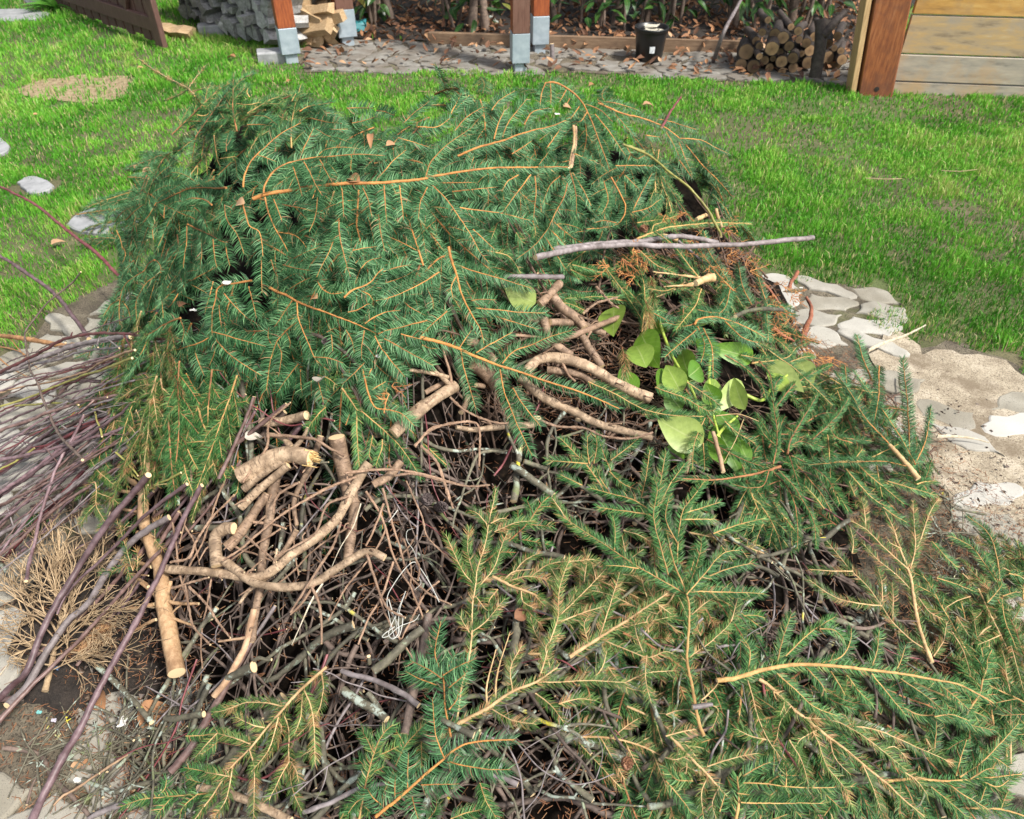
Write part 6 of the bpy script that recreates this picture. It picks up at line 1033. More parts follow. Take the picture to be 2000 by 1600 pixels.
def twig_into(mb, r2, lift, Lr=(.12, .38), rr=(.0018, .0052), forks=True, px=None, tone=0):
    x, y = px or rpoly(TANG, r2); g = S(x, y, lift); hd = r2.uniform(0, 6.28); L = r2.uniform(*Lr); r0 = r2.uniform(*rr) if r2.random() > .12 else rr[1] * r2.uniform(1.0, 1.5)
    P, _ = walk(g - np.array([math.cos(hd), math.sin(hd), 0]) * L * .5, hd, L, r2, .22, .012, lift); Q = spline(P, .014); tube(mb, Q, r0, r0 * .55, 7 if r0 > .004 else 5, 0, 0, .09, capmat=1, knots=.22)
    if forks:
        for _ in range(r2.choice((0, 1, 1, 2, 3))):
            k_ = r2.randint(1, max(1, len(P) - 2)); h2 = math.atan2(P[k_][1] - P[k_ - 1][1], P[k_][0] - P[k_ - 1][0]) + r2.choice((-1, 1)) * r2.uniform(.5, 1.1)
            F_, _ = walk(P[k_], h2, L * r2.uniform(.15, .5), r2, .25, .01, lift); F_[:, 2] += P[k_][2] - F_[0][2]; F_[:, 2] = np.maximum(F_[:, 2], .02); tube(mb, spline(F_, .014), r0 * .6, r0 * .3, 5, 0, 0, .09, capmat=1, knots=.2)
    return g
r2 = random.Random(42)
mb = MB()
for _ in range(430): twig_into(mb, r2, r2.uniform(-.08, -.02), (.12, .34), (.0022, .0052))
tag(mb.build('twig_tangle', [BARK_DULL, CUT], origin=(0, 0, 0), smooth=True), 'deep tangle of thin dark dead twigs filling the lower heap', 'twig tangle', kind='stuff')
for kind, cnt, lb, m, rr, Lr, lz in (('lichened_twig', 165, 'crooked twig crusted with grey green lichen in the lower tangle', BARK_LICHEN, (.0028, .0066), (.14, .40), (-.02, .045)), ('brown_twig', 70, 'dull dark brown twig in the lower tangle', BARK_DULL, (.0018, .005), (.14, .42), (-.02, .04)),
        ('grey_twig', 34, 'smooth grey lilac twig in the lower tangle', BARK_GREY, (.0016, .0036), (.15, .40), (0, .05)), ('red_twig', 26, 'thin wine red shoot in the lower tangle', BARK_RED, (.0012, .0022), (.16, .42), (.0, .05))):
    for _ in range(cnt):
        mb = MB(); g = twig_into(mb, r2, r2.uniform(*lz), Lr, rr, kind != 'red_twig'); tag(mb.build(kind, [m, CUT], smooth=True), lb, 'twig', lb.replace('twig in', 'twigs in').replace('shoot in', 'shoots in').replace('crooked twig crusted', 'crooked twigs crusted'))
# dry ridged spruce twigs hanging in the bare branch zone
BZ = [(330, 900), (560, 850), (760, 860), (860, 930), (900, 1100), (800, 1250), (620, 1330), (420, 1280), (330, 1080)]
for _ in range(16):
    x, y = rpoly(BZ, r2); g = S(x, y, .05); hd = r2.uniform(-2.6, -.5); L = r2.uniform(.12, .30); P, _ = walk(g, hd, L, r2, .16, .01, r2.uniform(.03, .085)); mb = MB(); tube(mb, spline(P, .006), .0021, .0014, 6, 0, 0, .20, capmat=1, knots=.25)
    tag(mb.build('dry_spruce_twig', [BARK_TWIG, CUT]), 'thin bare pinkish brown spruce twig arching among the pale bare branches', 'twig', 'thin bare spruce twigs among the pale branches')
for s, lb in (("O 1320,505 1150,570 1000,650 850,740 700,860 560,980 450,1050", 'longest thin twig crossing the pale bare branches from the thick pole'), ("O 1270,630 1130,690 1060,860 950,940 800,1020", 'wavy thin twig above the long smooth pale branch'), ("O 1220,800 1170,950 1060,1120 1010,1200 890,1390", 'ridged thin twig hanging over the sagging arm'),
    ("O 950,540 840,600 790,660 780,740", 'short curl of thin twig beside the brown branches'), ("O 120,1230 250,1190 360,1160", 'straight ridged twig under the pale branch start'), ("O 230,1220 340,1330 420,1450 500,1555", 'thin twig hanging beside the trunk section'), ("O 205,1210 230,1350 260,1480 370,1600", 'long thin twig hanging close to the trunk section'),
    ("O 110,1060 230,1030 280,920 380,770 470,680 525,620", 'kinked brown twig rising from the peeled elbow to the green tips'), ("O 1990,150 1880,170 1780,220 1700,300", 'arched ridged twig in the dark hollow'), ("O 1740,300 1850,420 1900,560 1950,710", 'long ridged twig hanging in the open tangle'), ("O 580,540 660,430 740,300 755,150 890,20", 'dark ridged twig standing up behind the broken limb'),
    ("O 1240,480 1340,470 1430,460 1600,460 1800,500 2000,560", 'long level thin twig right behind the cut pale branch'), ("O 600,890 680,960 800,1060", 'short twig crossing the dark bent limb'), ("O 1700,1030 1730,1100 1720,1180", 'tiny ridged twig by the white twine'), ("F 430,920 520,1000 640,1060 760,1090 850,1080", 'ridged twig below the pronged branch'),
    ("F 200,1240 300,1130 400,1100 560,1080 620,1130 620,1370", 'looping ridged twig in the open tangle'), ("F 240,1240 330,1320 380,1440 430,1600", 'sagging ridged twig under the looping one'), ("F 70,1430 200,1420 400,1470 560,1500 690,1490", 'long level ridged twig across the open tangle'), ("F 1020,1070 1130,1110 1300,1120 1420,1170 1600,1190 1750,1150", 'thin twig following the long pale branch'), ("F 1380,200 1480,310 1530,340", 'straight thin twig by the grey pine tuft'), ("F 1300,370 1380,310 1440,290 1520,270", 'dark bent twig above the slim ridged branch')):
    P = T(s)[0][0]; W_, _ = trace(P, .118); mb = MB(); Q = spline(W_, .005); sc = scale_at(Q.mean(0)); tube(mb, Q, 2.5 * sc, 1.9 * sc, 6, 0, 0, .18, capmat=1, knots=.2); tag(mb.build('dry_spruce_twig', [BARK_TWIG, CUT]), lb.replace(' right behind', ' just behind'), 'twig')

# procession of fill boughs: mound, flank, lower heap -------------------------------
def fillbough(c, hd, L, st, lift, r2, label, group, dens=1.0, sides=True, kind='spruce_sprig'):
    P, _ = walk(c, hd, L, r2, .12, .008, lift); n = len(P); z = P[:, 2]
    for _ in range(3): z[1:-1] = (z[:-2] + z[1:-1] + z[2:]) / 3
    P[:, 2] = z + np.sin(np.linspace(0, math.pi, n)) * .012; Q = spline(P, .008); N0 = HN(Q[len(Q) // 2]); N0 = unit(N0 + rng.normal(0, .15, 3))
    t = thing(kind, Q[0], label, kind.replace('_', ' '), group); sb = MB(); nb = MB()
    tube(sb, Q, .0026, .0011, 6, 0, 0, .08); needles(nb, Q, N0, st, True, dens)
    s = .03; sd = 1; cum = np.r_[0, np.cumsum(np.linalg.norm(np.diff(Q, axis=0), axis=1))]
    while s < L * .86 and sides:
        k_ = int(np.searchsorted(cum, s)); k_ = min(k_, len(Q) - 2); Tm = unit(Q[k_ + 1] - Q[k_]); Ls = unit(np.cross(N0, Tm)) * sd; a = R(r2.uniform(36, 60)); d = unit(Tm * math.cos(a) + Ls * math.sin(a)); ln = (.045 + .32 * (L - s) ** 1.0) * r2.uniform(.6, 1.1); ln = min(ln, .16)
        m = 5; C_ = [Q[k_]]
        for j in range(m): d = unit(d + Tm * .05 + np.array([0, 0, -.10])); q = C_[-1] + d * ln / m; q[2] = max(q[2], float(H(q[0], q[1])) + lift - .03, .02); C_.append(q)
        C_ = spline(C_, .012); tube(sb, C_, .0012, .0007, 5, 0, 0, .08); needles(nb, C_, unit(N0 + rng.normal(0, .25, 3)), st, True, dens)
        s += r2.uniform(.018, .032); sd = -sd
    so = sb.build('stem', [STEM_BROWN if r2.random() < .35 else NS[st][9], CUT], t, smooth=True); nb.build('needles', NS[st][8], so)
MOUND = [(250, 440), (340, 300), (400, 215), (600, 205), (800, 210), (1050, 185), (1230, 240), (1360, 330), (1380, 400), (1250, 440), (1150, 520), (1010, 610), (930, 660), (850, 690), (790, 730), (720, 800), (640, 790), (560, 750), (500, 790), (460, 880), (330, 830), (230, 800), (215, 700), (235, 560)]
def downhill(p, r2, sd=.7):
    n = HN(p); g = math.atan2(n[1], n[0]); f = math.hypot(n[0], n[1]); return g + r2.gauss(0, sd if f > .25 else 1.6)
r2 = random.Random(5)
for i in range(150):
    x, y = rpoly(MOUND if i < 118 else [(230, 430), (340, 280), (420, 200), (470, 260), (330, 420), (300, 560), (330, 800), (215, 820), (205, 620)], r2); l = r2.uniform(-.11, .005); p = S(x, y, l)
    L = r2.uniform(.20, .42); hd = downhill(p, r2); c = p - np.array([math.cos(hd), math.sin(hd), 0]) * L * .45; st = 'blue' if r2.random() < .85 else 'green'
    fillbough(c, hd, L, st, l, r2, 'blue green spruce bough pressed into the dense mound between larger boughs', 'blue green boughs filling the mound', .8, kind='spruce_bough')
for i in range(12):
    x, y = rpoly([(385, 205), (440, 180), (570, 185), (570, 250), (450, 270), (380, 260)], r2); l = r2.uniform(.0, .05); p = S(x, y + 10, l); hd = r2.gauss(1.6, 1.0); L = r2.uniform(.16, .26); c = p - np.array([math.cos(hd), math.sin(hd), 0]) * L * .5
    if p[1] < 3.2: fillbough(c, hd, L, r2.choice(('blue', 'green')), l, r2, 'short bushy spruce bough standing up at the back corner of the mound', 'bushy boughs at the back corner', 1.0, kind='spruce_bough')
for i in range(24):                                # the far slope, seen only over the crest
    x = r2.uniform(-1.0, 1.0); y = r2.uniform(2.55, 3.1); l = r2.uniform(-.02, .03); hd = r2.gauss(math.pi / 2, .6)
    if H(x, y) < .1: continue
    fillbough(np.array([x, y, 0]), hd, r2.uniform(.25, .4), 'blue', l, r2, 'spruce bough hanging down the far slope of the mound', 'boughs on the far slope of the mound', .6)
for i in range(22):
    x, y = rpoly([(200, 715), (330, 700), (430, 840), (450, 930), (330, 890), (240, 950), (150, 930), (170, 860), (200, 800)], r2); l = r2.uniform(.05, .11); p = S(x, y, l); hd = r2.gauss(-1.75, .5); L = r2.uniform(.14, .24); c = p - np.array([math.cos(hd), math.sin(hd), 0]) * L * .5
    fillbough(c, hd, L, 'olive' if i % 2 else 'green', l, r2, 'olive green spruce bough hanging off the lowest flank over the purple twigs', 'olive boughs on the lowest flank', 1.0, kind='spruce_bough')
RIGHTG = [(1200, 560), (1330, 480), (1480, 560), (1560, 700), (1660, 760), (1790, 860), (1800, 960), (1640, 1010), (1450, 1000), (1380, 880), (1500, 760), (1400, 640), (1280, 640)]
for i in range(56):
    x, y = rpoly(RIGHTG, r2); l = r2.uniform(-.03, .03); p = S(x, y, l); L = r2.uniform(.16, .32); hd = r2.uniform(0, 6.28); c = p - np.array([math.cos(hd), math.sin(hd), 0]) * L * .5
    fillbough(c, hd, L, 'dark' if r2.random() < .5 else 'green', l, r2, 'dark green spruce sprig low among the boughs near the sandy path', 'low sprigs near the sandy path', .8)
LOWG = [(1130, 1130), (1420, 1080), (1500, 1250), (1600, 1350), (1800, 1400), (1960, 1400), (1990, 1600), (1250, 1620), (1150, 1450), (1050, 1350)]
for i in range(50):
    x, y = rpoly(LOWG if i < 42 else [(1090, 960), (1300, 920), (1500, 960), (1480, 1120), (1420, 1250), (1150, 1300), (960, 1350), (900, 1150), (1000, 1080)], r2); l = r2.uniform(-.02, .03); p = S(x, y, l); L = r2.uniform(.16, .32); hd = r2.gauss(-.7, 1.0); c = p - np.array([math.cos(hd), math.sin(hd), 0]) * L * .5
    fillbough(c, hd, L, r2.choice(('green', 'olive', 'green', 'dark', 'dry')), l, r2, 'green and browning spruce sprig woven into the lower heap', 'sprigs woven into the lower heap', .8)
EDGEG = [(1850, 1150), (2050, 1080), (2100, 1400), (1950, 1420), (1800, 1300)]
for i in range(20):
    x, y = rpoly(EDGEG, r2); l = r2.uniform(.01, .05); p = S(x, y, l); L = r2.uniform(.16, .30); hd = r2.gauss(1.6, .6); c = p - np.array([math.cos(hd), math.sin(hd), 0]) * L * .5
    fillbough(c, hd, L, r2.choice(('green', 'olive')), l, r2, 'loose spruce sprig spilling over the edge of the heap onto sand and paving', 'sprigs spilling onto the paving', .8)
# ------------------------------------------------------------------ purple prunings, bleached bush, laurel, thuja and small things
r2 = random.Random(77)
n = 0
for i in range(80):
    u = (i + r2.random()) / 80; y0 = 745 + u * 430 + r2.gauss(0, 30); x1 = r2.uniform(255, 400); y1 = 645 + u * 190 + r2.gauss(0, 26); l = .015 + (1 - abs(u - .4)) * r2.random() * .09
    x0 = -70 if r2.random() < .8 else r2.uniform(-20, 120); y0 += (x0 + 70) * (y1 - y0) / (x1 + 70)
    m_ = ((x0 + x1) / 2, (y0 + y1) / 2 + r2.gauss(0, 16) - 6 + u * 10); P = [(x0, y0), m_, (x1, y1)]
    w0 = S(*P[0], l); w1 = S(P[2][0], P[2][1], -.03 + .4 * l); d0, dm, d1 = ray(*P[0]), ray(*m_), ray(*P[2]); t0, t1 = w0[1] / d0[1], w1[1] / d1[1]
    if abs(t1 - t0) > .75: continue
    W_ = [w0, np.array([0, 0, CAM_H]) + dm * (t0 + t1) / 2, w1]; Q = spline(W_, .014); Q = Q + np.cumsum(rng.normal(0, .0011, Q.shape), 0); r_ = r2.choice((.0016, .0022, .003, .0036, .0044, .0055)); big = r_ > .004
    mb = MB(); tube(mb, Q, r_, r_ * r2.uniform(.35, .7), 7, 0, 0, .03, knots=.28)
    for _ in range(r2.choice((1, 2, 3, 4, 5))):
        k_ = r2.randint(3, len(Q) - 4); d_ = unit(unit(Q[k_ + 1] - Q[k_]) * r2.choice((-1, 1)) + rng.normal(0, .55, 3)); tube(mb, spline([Q[k_], Q[k_] + d_ * r2.uniform(.01, .09) * [1, 1, .5]], .012), r_ * .5, r_ * .3, 5, 0, 0, .05)
    m = r2.choice((BARK_PURPLE, BARK_PURPLE2, BARK_PURPLE2, BARK_PURPLE, BARK_GREY, BARK_GREY, BARK_RED))
    tag(mb.build('pruned_shoot', [m, CUT], smooth=True), 'straight purple brown pruned shoot in the bundle spreading over the path', 'shoot', 'purple brown shoots bundled on the path'); n += 1
for (x0, y0, x1, y1, l) in ((480, 770, 330, 930, .04), (560, 790, 360, 960, .05), (500, 800, 380, 980, .03), (590, 830, 440, 990, .03), (450, 830, 300, 960, .03), (350, 900, 220, 1040, .05), (420, 880, 300, 1010, .04), (400, 930, 250, 1120, .03), (380, 980, 230, 1200, .03), (300, 960, 110, 1090, .06), (270, 900, 60, 990, .05), (470, 900, 330, 1080, .03), (350, 1000, 150, 1300, .03), (300, 1050, 60, 1290, .04)):
    P = [(x0, y0), ((x0 + x1) / 2 + 6, (y0 + y1) / 2 + r2.gauss(0, 6)), (x1, y1)]; W_, _ = trace(P, l); Q = spline(W_, .014); mb = MB(); r_ = r2.uniform(.0028, .0055); tube(mb, Q, r_, r_ * .8, 7, 0, 0, .03, capmat=1, knots=.2)
    tag(mb.build('pruned_shoot', [r2.choice((BARK_PURPLE, BARK_PURPLE2)), CUT], smooth=True), 'plum brown shoot lying half under the lowest green boughs beside the trunk', 'shoot', 'plum shoots beside the trunk')

def pxtube(mb, P, l, r0, r1, n_=5, step=.008, mi=0, bump=.06, knots=0.0, tone=0):
    W_, _ = trace(P, l); Q = spline(W_, step); sc = scale_at(Q.mean(0)); tube(mb, Q, r0 * sc, r1 * sc, n_, mi, tone, bump, knots=knots); return Q
# bleached dry bush
t = thing('dry_bush', S(95, 1345, .02), 'bleached tan leafless bush lying on dark soil under the lilac sticks', 'bush')
mb = MB(); pxtube(mb, [(88, 1350), (100, 1300), (112, 1240), (125, 1180)], .035, 6, 3, 9); mb.build('trunk', BARK_DRYBUSH, t, smooth=True)
def tuft(mb, p, a, L, r, depth, l0=.05):
    x, y = p; P = [p]; 
    for j in range(4): a += r2.gauss(0, .16); x += math.cos(a) * L / 4; y -= math.sin(a) * L / 4; P.append((x, y))
    l1 = r2.uniform(.04, .12) if depth else .07; ls = [l0 + (l1 - l0) * q / 4 for q in range(5)]; pxtube(mb, P, ls, r, r * .7, 5, .006)
    if depth < 3:
        for _ in range(r2.choice((2, 3, 3)) if depth else 6): k_ = r2.randint(1, 4); tuft(mb, P[k_], a + r2.uniform(-.75, .75), L * r2.uniform(.4, .7), r * .72, depth + 1, ls[k_])
for (x, y, a, L) in ((112, 1240, 2.2, 110), (118, 1210, 1.9, 120), (125, 1180, 1.5, 110), (125, 1180, 1.2, 120), (115, 1230, .9, 110), (108, 1270, .55, 110), (105, 1280, 2.7, 90), (120, 1200, 2.4, 120), (100, 1310, .35, 90), (102, 1300, 3.0, 70), (122, 1190, 1.7, 130), (110, 1260, .75, 130), (110, 1250, 2.0, 130), (116, 1220, 1.05, 120), (112, 1235, 2.35, 140), (120, 1195, 1.85, 150), (118, 1210, 1.35, 150), (108, 1262, 2.85, 110), (106, 1280, .2, 120), (112, 1240, .65, 120), (104, 1290, .05, 100), (122, 1190, 1.0, 140)):
    mb = MB(); tuft(mb, (x, y), a, L * .92, 1.6, 0); mb.build('branch', BARK_DRYBUSH, t)
t = thing('dry_sprig', S(215, 1250, .03), 'rusty dead needle sprig at the edge of the bleached bush', 'sprig'); mb = MB(); nb = MB()
for (a_, b_, c_) in (((130, 1280), (180, 1240), (222, 1222)), ((150, 1275), (190, 1255), (215, 1245)), ((160, 1265), (195, 1230), (205, 1215))):
    Q = pxtube(mb, [a_, b_, c_], .05, 1.4, 1); needles(nb, Q, np.array([0, -.3, 1.]), 'dry')
mb.build('twig', STEM_TAN, t); nb.build('needles', m_needle('rust_needles', [(0, (.30,.15,.07)), (1, (.42,.24,.12))]), t)

# laurel prunings
t = thing('laurel_cutting', S(1390, 850, .05), 'fresh laurel cutting with glossy yellow green leaves and lime stems under the spruce arms', 'laurel cutting')
for s in ("I -50,590 -20,700 30,830 80,920 150,1040 190,1160 200,1260", "I 245,860 243,1000 255,1130 300,1300", "I 440,1060 540,1090 600,1010 680,950", "I 280,1300 330,1240 400,1180", "I 30,830 60,780 120,750", "I 190,1160 120,1080 40,1060"):
    P = T(s)[0][0]; mb = MB(); W_, _ = trace(P, .085); Q = spline(W_, .01); sc = scale_at(Q.mean(0)); tube(mb, Q, 3.6 * sc, 2.4 * sc, 7, 0, 0, .02); mb.build('stem', m_bark('lime_stem', (.30,.42,.05), (.42,.52,.10), (.24,.30,.04), amt=.05, rough=.4), t, smooth=True)
LV = [((1252,650),(1298,768),30,.45,.07),((1355,745),(1300,660),26,.62,.06),((1372,868),(1286,820),32,.95,.085),((1398,742),(1385,812),20,.75,.07),((1345,735),(1378,712),22,.30,.09),((1330,768),(1300,706),22,.50,.08),((1448,745),(1412,800),19,.98,.09),((1455,800),(1425,738),17,.95,.10),((1290,770),(1332,690),25,.42,.06),((1262,718),(1228,628),25,.85,.07),((1500,705),(1578,772),18,.95,.06),((1562,705),(1608,790),18,.90,.05),((1398,830),(1444,905),20,.28,.05),((1418,905),(1382,842),17,.25,.06),((1200,600),(1192,668),26,.88,.06),((1046,592),(990,568),24,.80,.05),
      ((1480,660),(1520,620),16,.9,.06),((1400,790),(1378,748),18,.40,.08),((1330,800),(1300,760),20,.22,.05),((1440,850),(1400,800),18,.35,.05),((1470,700),(1410,680),20,.35,.06),((1402,700),(1366,660),18,.28,.07),((1300,650),(1270,610),16,.3,.05),((1540,760),(1500,730),14,.8,.05),((1462,905),(1440,850),14,.3,.05),((1240,770),(1210,720),20,.4,.03),((1360,640),(1400,610),15,.75,.05),((1425,640),(1450,590),15,.7,.05),((1300,900),(1350,860),18,.5,.02)]
for (p0, p1, w_, tn, l) in LV:
    a_ = S(*p0, l + .01); b_ = S(*p1, l + .035); d_ = b_ - a_; L = min(np.linalg.norm(d_), .14); mb = MB(); up = unit(unit(np.array([0, 0, CAM_H]) - a_) + rng.normal(0, .25, 3)); leaf(mb, a_, d_, up, L, w_ * scale_at(a_) * 1.12, rng.uniform(.02, .32), rng.uniform(.05, .45), 0, min(1, max(0, tn * .85 + rng.normal(0, .08))), 10); mb.build('leaf', L_LAUREL, t, smooth=True)
for (p0, p1, w_, lb) in (((262, 905), (222, 940), 20, 'dark green broad leaf under the drooping sprig by the trunk'), ((40, 1040), (110, 975), 18, 'dark green pointed leaf on the paving below the purple bundle'), ((48, 1045), (95, 1010), 16, 'second broad leaf folded beside the pointed one'), ((235, 990), (262, 960), 16, 'half hidden green leaf behind the lilac stick')):
    a_ = S(*p0, .03); b_ = S(*p1, .05); mb = MB(); leaf(mb, a_, b_ - a_, np.array([0, -.3, 1.]), np.linalg.norm(b_ - a_), w_ * scale_at(a_), .05, .2, 0, .4, 8); tag(mb.build('laurel_leaf', L_DARK, smooth=True), lb, 'leaf')

# rust coloured thuja sprays
M_THUJA = mat('dead_thuja_scales', lambda n, b: (n.links.new(vary(n, ramp(n, attr(n), [(0, (.16,.055,.02)), (.5, (.34,.13,.035)), (1, (.52,.26,.09))]), .2), b.inputs['Base Color']), b.inputs['Roughness'].__setattr__('default_value', .8)))
def spray(mb, p, d, up, L, depth=0):
    d = unit(d); s = unit(np.cross(d, up)); Q = [p]; dd = d
    for j in range(4): dd = unit(dd + rng.normal(0, .12, 3) + np.array([0, 0, -.06])); Q.append(Q[-1] + dd * L / 4)
    Q = spline(Q, .008); tube(mb, Q, .0013 if depth < 2 else .0009, .0006, 4, 0, rng.uniform(.1, 1), .25)
    if depth < 2:
        m = int(L / (.008 if depth else .010)); 
        for j in range(1, m): k_ = int(j / m * (len(Q) - 1)); sg = 1 if j % 2 else -1; spray(mb, Q[k_], unit(d * .75 + s * sg * .75 + up * rng.normal(0, .15)), up, L * (.42 if depth == 0 else .40) * (1.1 - j / m), depth + 1)
TH = [(1215,505),(1190,520),(1235,490),(1250,520),(1270,500),(1330,500),(1350,470),(1365,480),(1390,475),(1400,505),(1420,500),(1430,530),(1440,480),(1455,520),(1415,450),(1470,560),(1465,530),(1500,580),(1510,600),(1530,560),(1545,580),(1550,615),(1540,650),(1565,660),(1570,690),(1590,690),(1600,700),(1625,700),(1520,640),(1300,420),(1340,415),(1375,445),(1385,520),(1405,545),(1240,540),(760,770),(765,755),(755,780)]
for i, (x, y) in enumerate(TH):
    p = S(x, y, r2.uniform(.05, .10)); mb = MB(); an = r2.uniform(0, 6.28)
    for q in range(3): spray(mb, p, np.array([math.cos(an + q), math.sin(an + q), r2.uniform(-.5, .4)]), unit(np.array([rng.normal(0, .4), -.4, 1])), r2.uniform(.055, .09) * (.6 if i > 34 else 1))
    if i > 34: lb, g = 'small bright orange dead thuja tuft in the dark hollow below the green mound', 'orange tufts in the hollow'
    else: lb, g = 'rust orange dead thuja spray on the side of the heap facing the lawn', 'rust thuja sprays'
    tag(mb.build('thuja_spray', M_THUJA), lb, 'thuja spray', g)
# brown fibrous roots and twigs where the thuja lies, and a brown needle carpet
RZ = [(1180, 500), (1300, 430), (1420, 440), (1500, 540), (1590, 680), (1650, 720), (1560, 760), (1450, 640), (1300, 560)]
CZ = [(930, 640), (1050, 560), (1230, 570), (1350, 700), (1330, 860), (1150, 860), (960, 800), (880, 760)]
mb = MB()
for Z, c_ in ((RZ, 150), (CZ, 190), ([(1250, 560), (1480, 560), (1560, 700), (1760, 780), (1830, 960), (1560, 1000), (1330, 900)], 210), ([(230, 840), (480, 860), (340, 1080), (200, 1120), (130, 1000)], 60)):
    for _ in range(c_): twig_into(mb, r2, r2.uniform(-.07, .01), (.10, .28), (.0014, .0036), True, rpoly(Z, r2))
tag(mb.build('twig_tangle', [m_bark('brown_root_bark', (.12,.07,.045), (.24,.15,.10), (.05,.03,.02), amt=.3, sc=150), CUT], origin=(0, 0, 0), smooth=True), 'mat of brown fibrous twigs and roots under the boughs near the paving', 'twig tangle', kind='stuff')
def litter(name, label, polys, m, seed, origin0=0):
    g = np.random.default_rng(seed); Vs = []; tones = []
    for poly, cnt, l0, l1 in polys:
        q = 0
        while q < cnt:
            x, y = rpoly(poly, r2); p = S(x, y, r2.uniform(l0, l1)); a_ = g.uniform(0, 6.28); L = g.uniform(.008, .022); d_ = np.array([math.cos(a_), math.sin(a_), g.normal(0, .25)]); s_ = np.array([-math.sin(a_), math.cos(a_), 0]) * .0007; u_ = np.array([0, 0, .0007])
            Vs.append(np.array([p + s_, p - s_, p + u_, p + d_ * L + s_, p + d_ * L - s_, p + d_ * L + u_])); tones.append(g.uniform(0, 1)); q += 1
    V = np.array(Vs); k_ = np.arange(len(V))[:, None] * 6; mb = MB(); mb.add(V.reshape(-1, 3), np.vstack([k_ + np.array(f) for f in ([0, 1, 4, 3], [1, 2, 5, 4], [2, 0, 3, 5])]), 0, np.repeat(tones, 6)); return tag(mb.build(name, m, origin=(0, 0, 0)), label, 'needle litter', kind='stuff')
M_LIT = m_needle('fallen_needles', [(0, (.13,.055,.03)), (.5, (.26,.11,.05)), (1, (.40,.22,.11))], .7)
SANDR = [(1680, 760), (1800, 800), (1900, 900), (2010, 1000), (2010, 1350), (1850, 1300), (1750, 1100), (1820, 950)]
litter('needle_litter', 'rusty fallen spruce needles scattered over sand, soil and twigs', [(SANDR, 1500, .003, .02), (RZ, 900, -.03, .03), (CZ, 1500, -.06, .01), (TANG, 3800, -.06, .0), ([(1640, 950), (1830, 940), (1930, 1080), (1965, 1250), (1950, 1420), (1800, 1400), (1700, 1150)], 1800, .0, .025), ([(0, 1180), (330, 1150), (440, 1400), (300, 1590), (0, 1590)], 1100, .004, .02), ([(1550, 640), (1660, 680), (1800, 840), (1700, 860), (1560, 760)], 900, -.01, .02)], M_LIT, 3)
# dark crumbs of bark and charcoal on the sand and soil
mb = MB(); g = np.random.default_rng(8)
for poly, cnt, mi in ((SANDR, 330, 0), ([(10, 1150), (330, 1150), (430, 1380), (250, 1450), (40, 1420)], 330, 0), ([(1750, 640), (2000, 760), (2000, 1100), (1850, 900)], 120, 0)):
    for _ in range(cnt):
        x, y = rpoly(poly, r2); p = S(x, y, .006); r_ = g.uniform(.0012, .005); V = p + g.normal(0, 1, (6, 3)) * r_ * [1, 1, .6]; mb.add(V, [[0, 1, 2], [2, 3, 4], [0, 4, 5], [1, 3, 5], [0, 2, 4], [1, 2, 3], [3, 4, 5], [0, 1, 5]], mi)
tag(mb.build('bark_debris', mat('bark_crumbs', lambda n, b: (n.links.new(vary(n, ramp(n, noise(n, 120, 3), [(.35, (.02,.016,.015)), (.55, (.09,.055,.035)), (.75, (.30,.24,.18))]), .3), b.inputs['Base Color']),)), origin=(0, 0, 0)), 'dark crumbs of bark, charcoal and gravel on the soil and sand', 'debris', kind='stuff')

mb = MB()
for _ in range(70): twig_into(mb, r2, r2.uniform(.012, .03), (.07, .20), (.0012, .0032), True, rpoly([(60, 1420), (200, 1380), (340, 1340), (420, 1420), (330, 1590), (150, 1590), (60, 1500)], r2))
for _ in range(110): twig_into(mb, r2, r2.uniform(.005, .03), (.06, .18), (.0010, .0026), True, rpoly([(1800, 900), (1880, 960), (1960, 1120), (1990, 1330), (1850, 1280), (1780, 1050)], r2))
tag(mb.build('twig_debris', [BARK_LICHEN, CUT], origin=(0, 0, 0), smooth=True), 'small lichened twig pieces strewn over paving around the heap', 'twig debris', kind='stuff')
# pine cones
def cone(px, py, l, L, label, dark=False):
    p = S(px, py, l); d = unit(np.array([rng.normal(0, .6), -.5, .5])); u = unit(np.cross(d, [0, 0, 1.])); v = np.cross(d, u); t = thing('pine_cone', p, label, 'pine cone'); mb = MB()
    for i in range(60):
        s = i / 60; a_ = i * 2.4; r_ = L * .36 * math.sin(math.pi * (.12 + .80 * s)) ; o = u * math.cos(a_) + v * math.sin(a_); c = p + d * (s - .5) * L; q = c + o * r_; w_ = L * .13; sd = unit(np.cross(o, d))
        mb.add([c - sd * w_ * .4, c + sd * w_ * .4, q + sd * w_ + d * L * .05, q + d * L * .12 + o * .001, q - sd * w_ + d * L * .05, q + d * L * .03 - o * L * .02], [[0, 1, 5], [1, 2, 5], [2, 3, 5], [3, 4, 5], [4, 0, 5]]); mb.add([c - sd * w_ * .4, c + sd * w_ * .4, q + sd * w_ + d * L * .05, q + d * L * .12, q - sd * w_ + d * L * .05], [[0, 4, 3], [0, 3, 2], [0, 2, 1]])
    mb.build('scales', plain('cone_dark', (.10, .075, .07), .7) if dark else plain('cone_brown', (.27, .13, .07), .6), t); mb = MB(); tube(mb, [p - d * L * .5, p + d * L * .45], L * .12, L * .05, 8); mb.build('core', plain('cone_core', (.10, .05, .03), .7), t)
cone(1257, 448, .07, .036, 'brown open pine cone beside the long flat twig'); cone(835, 975, .05, .04, 'dark weathered cone deep in the open tangle', True); cone(860, 990, .05, .035, 'second dark cone touching the weathered one', True); cone(1945, 1448, .03, .032, 'brown cone on the ground near the lowest corner of the heap'); cone(1225, 1490, .06, .03, 'small brown cone among the orange tipped twigs'); cone(637, 668, .05, .02, 'tiny dark bud cone on the fringe below the diagonal bough', True)

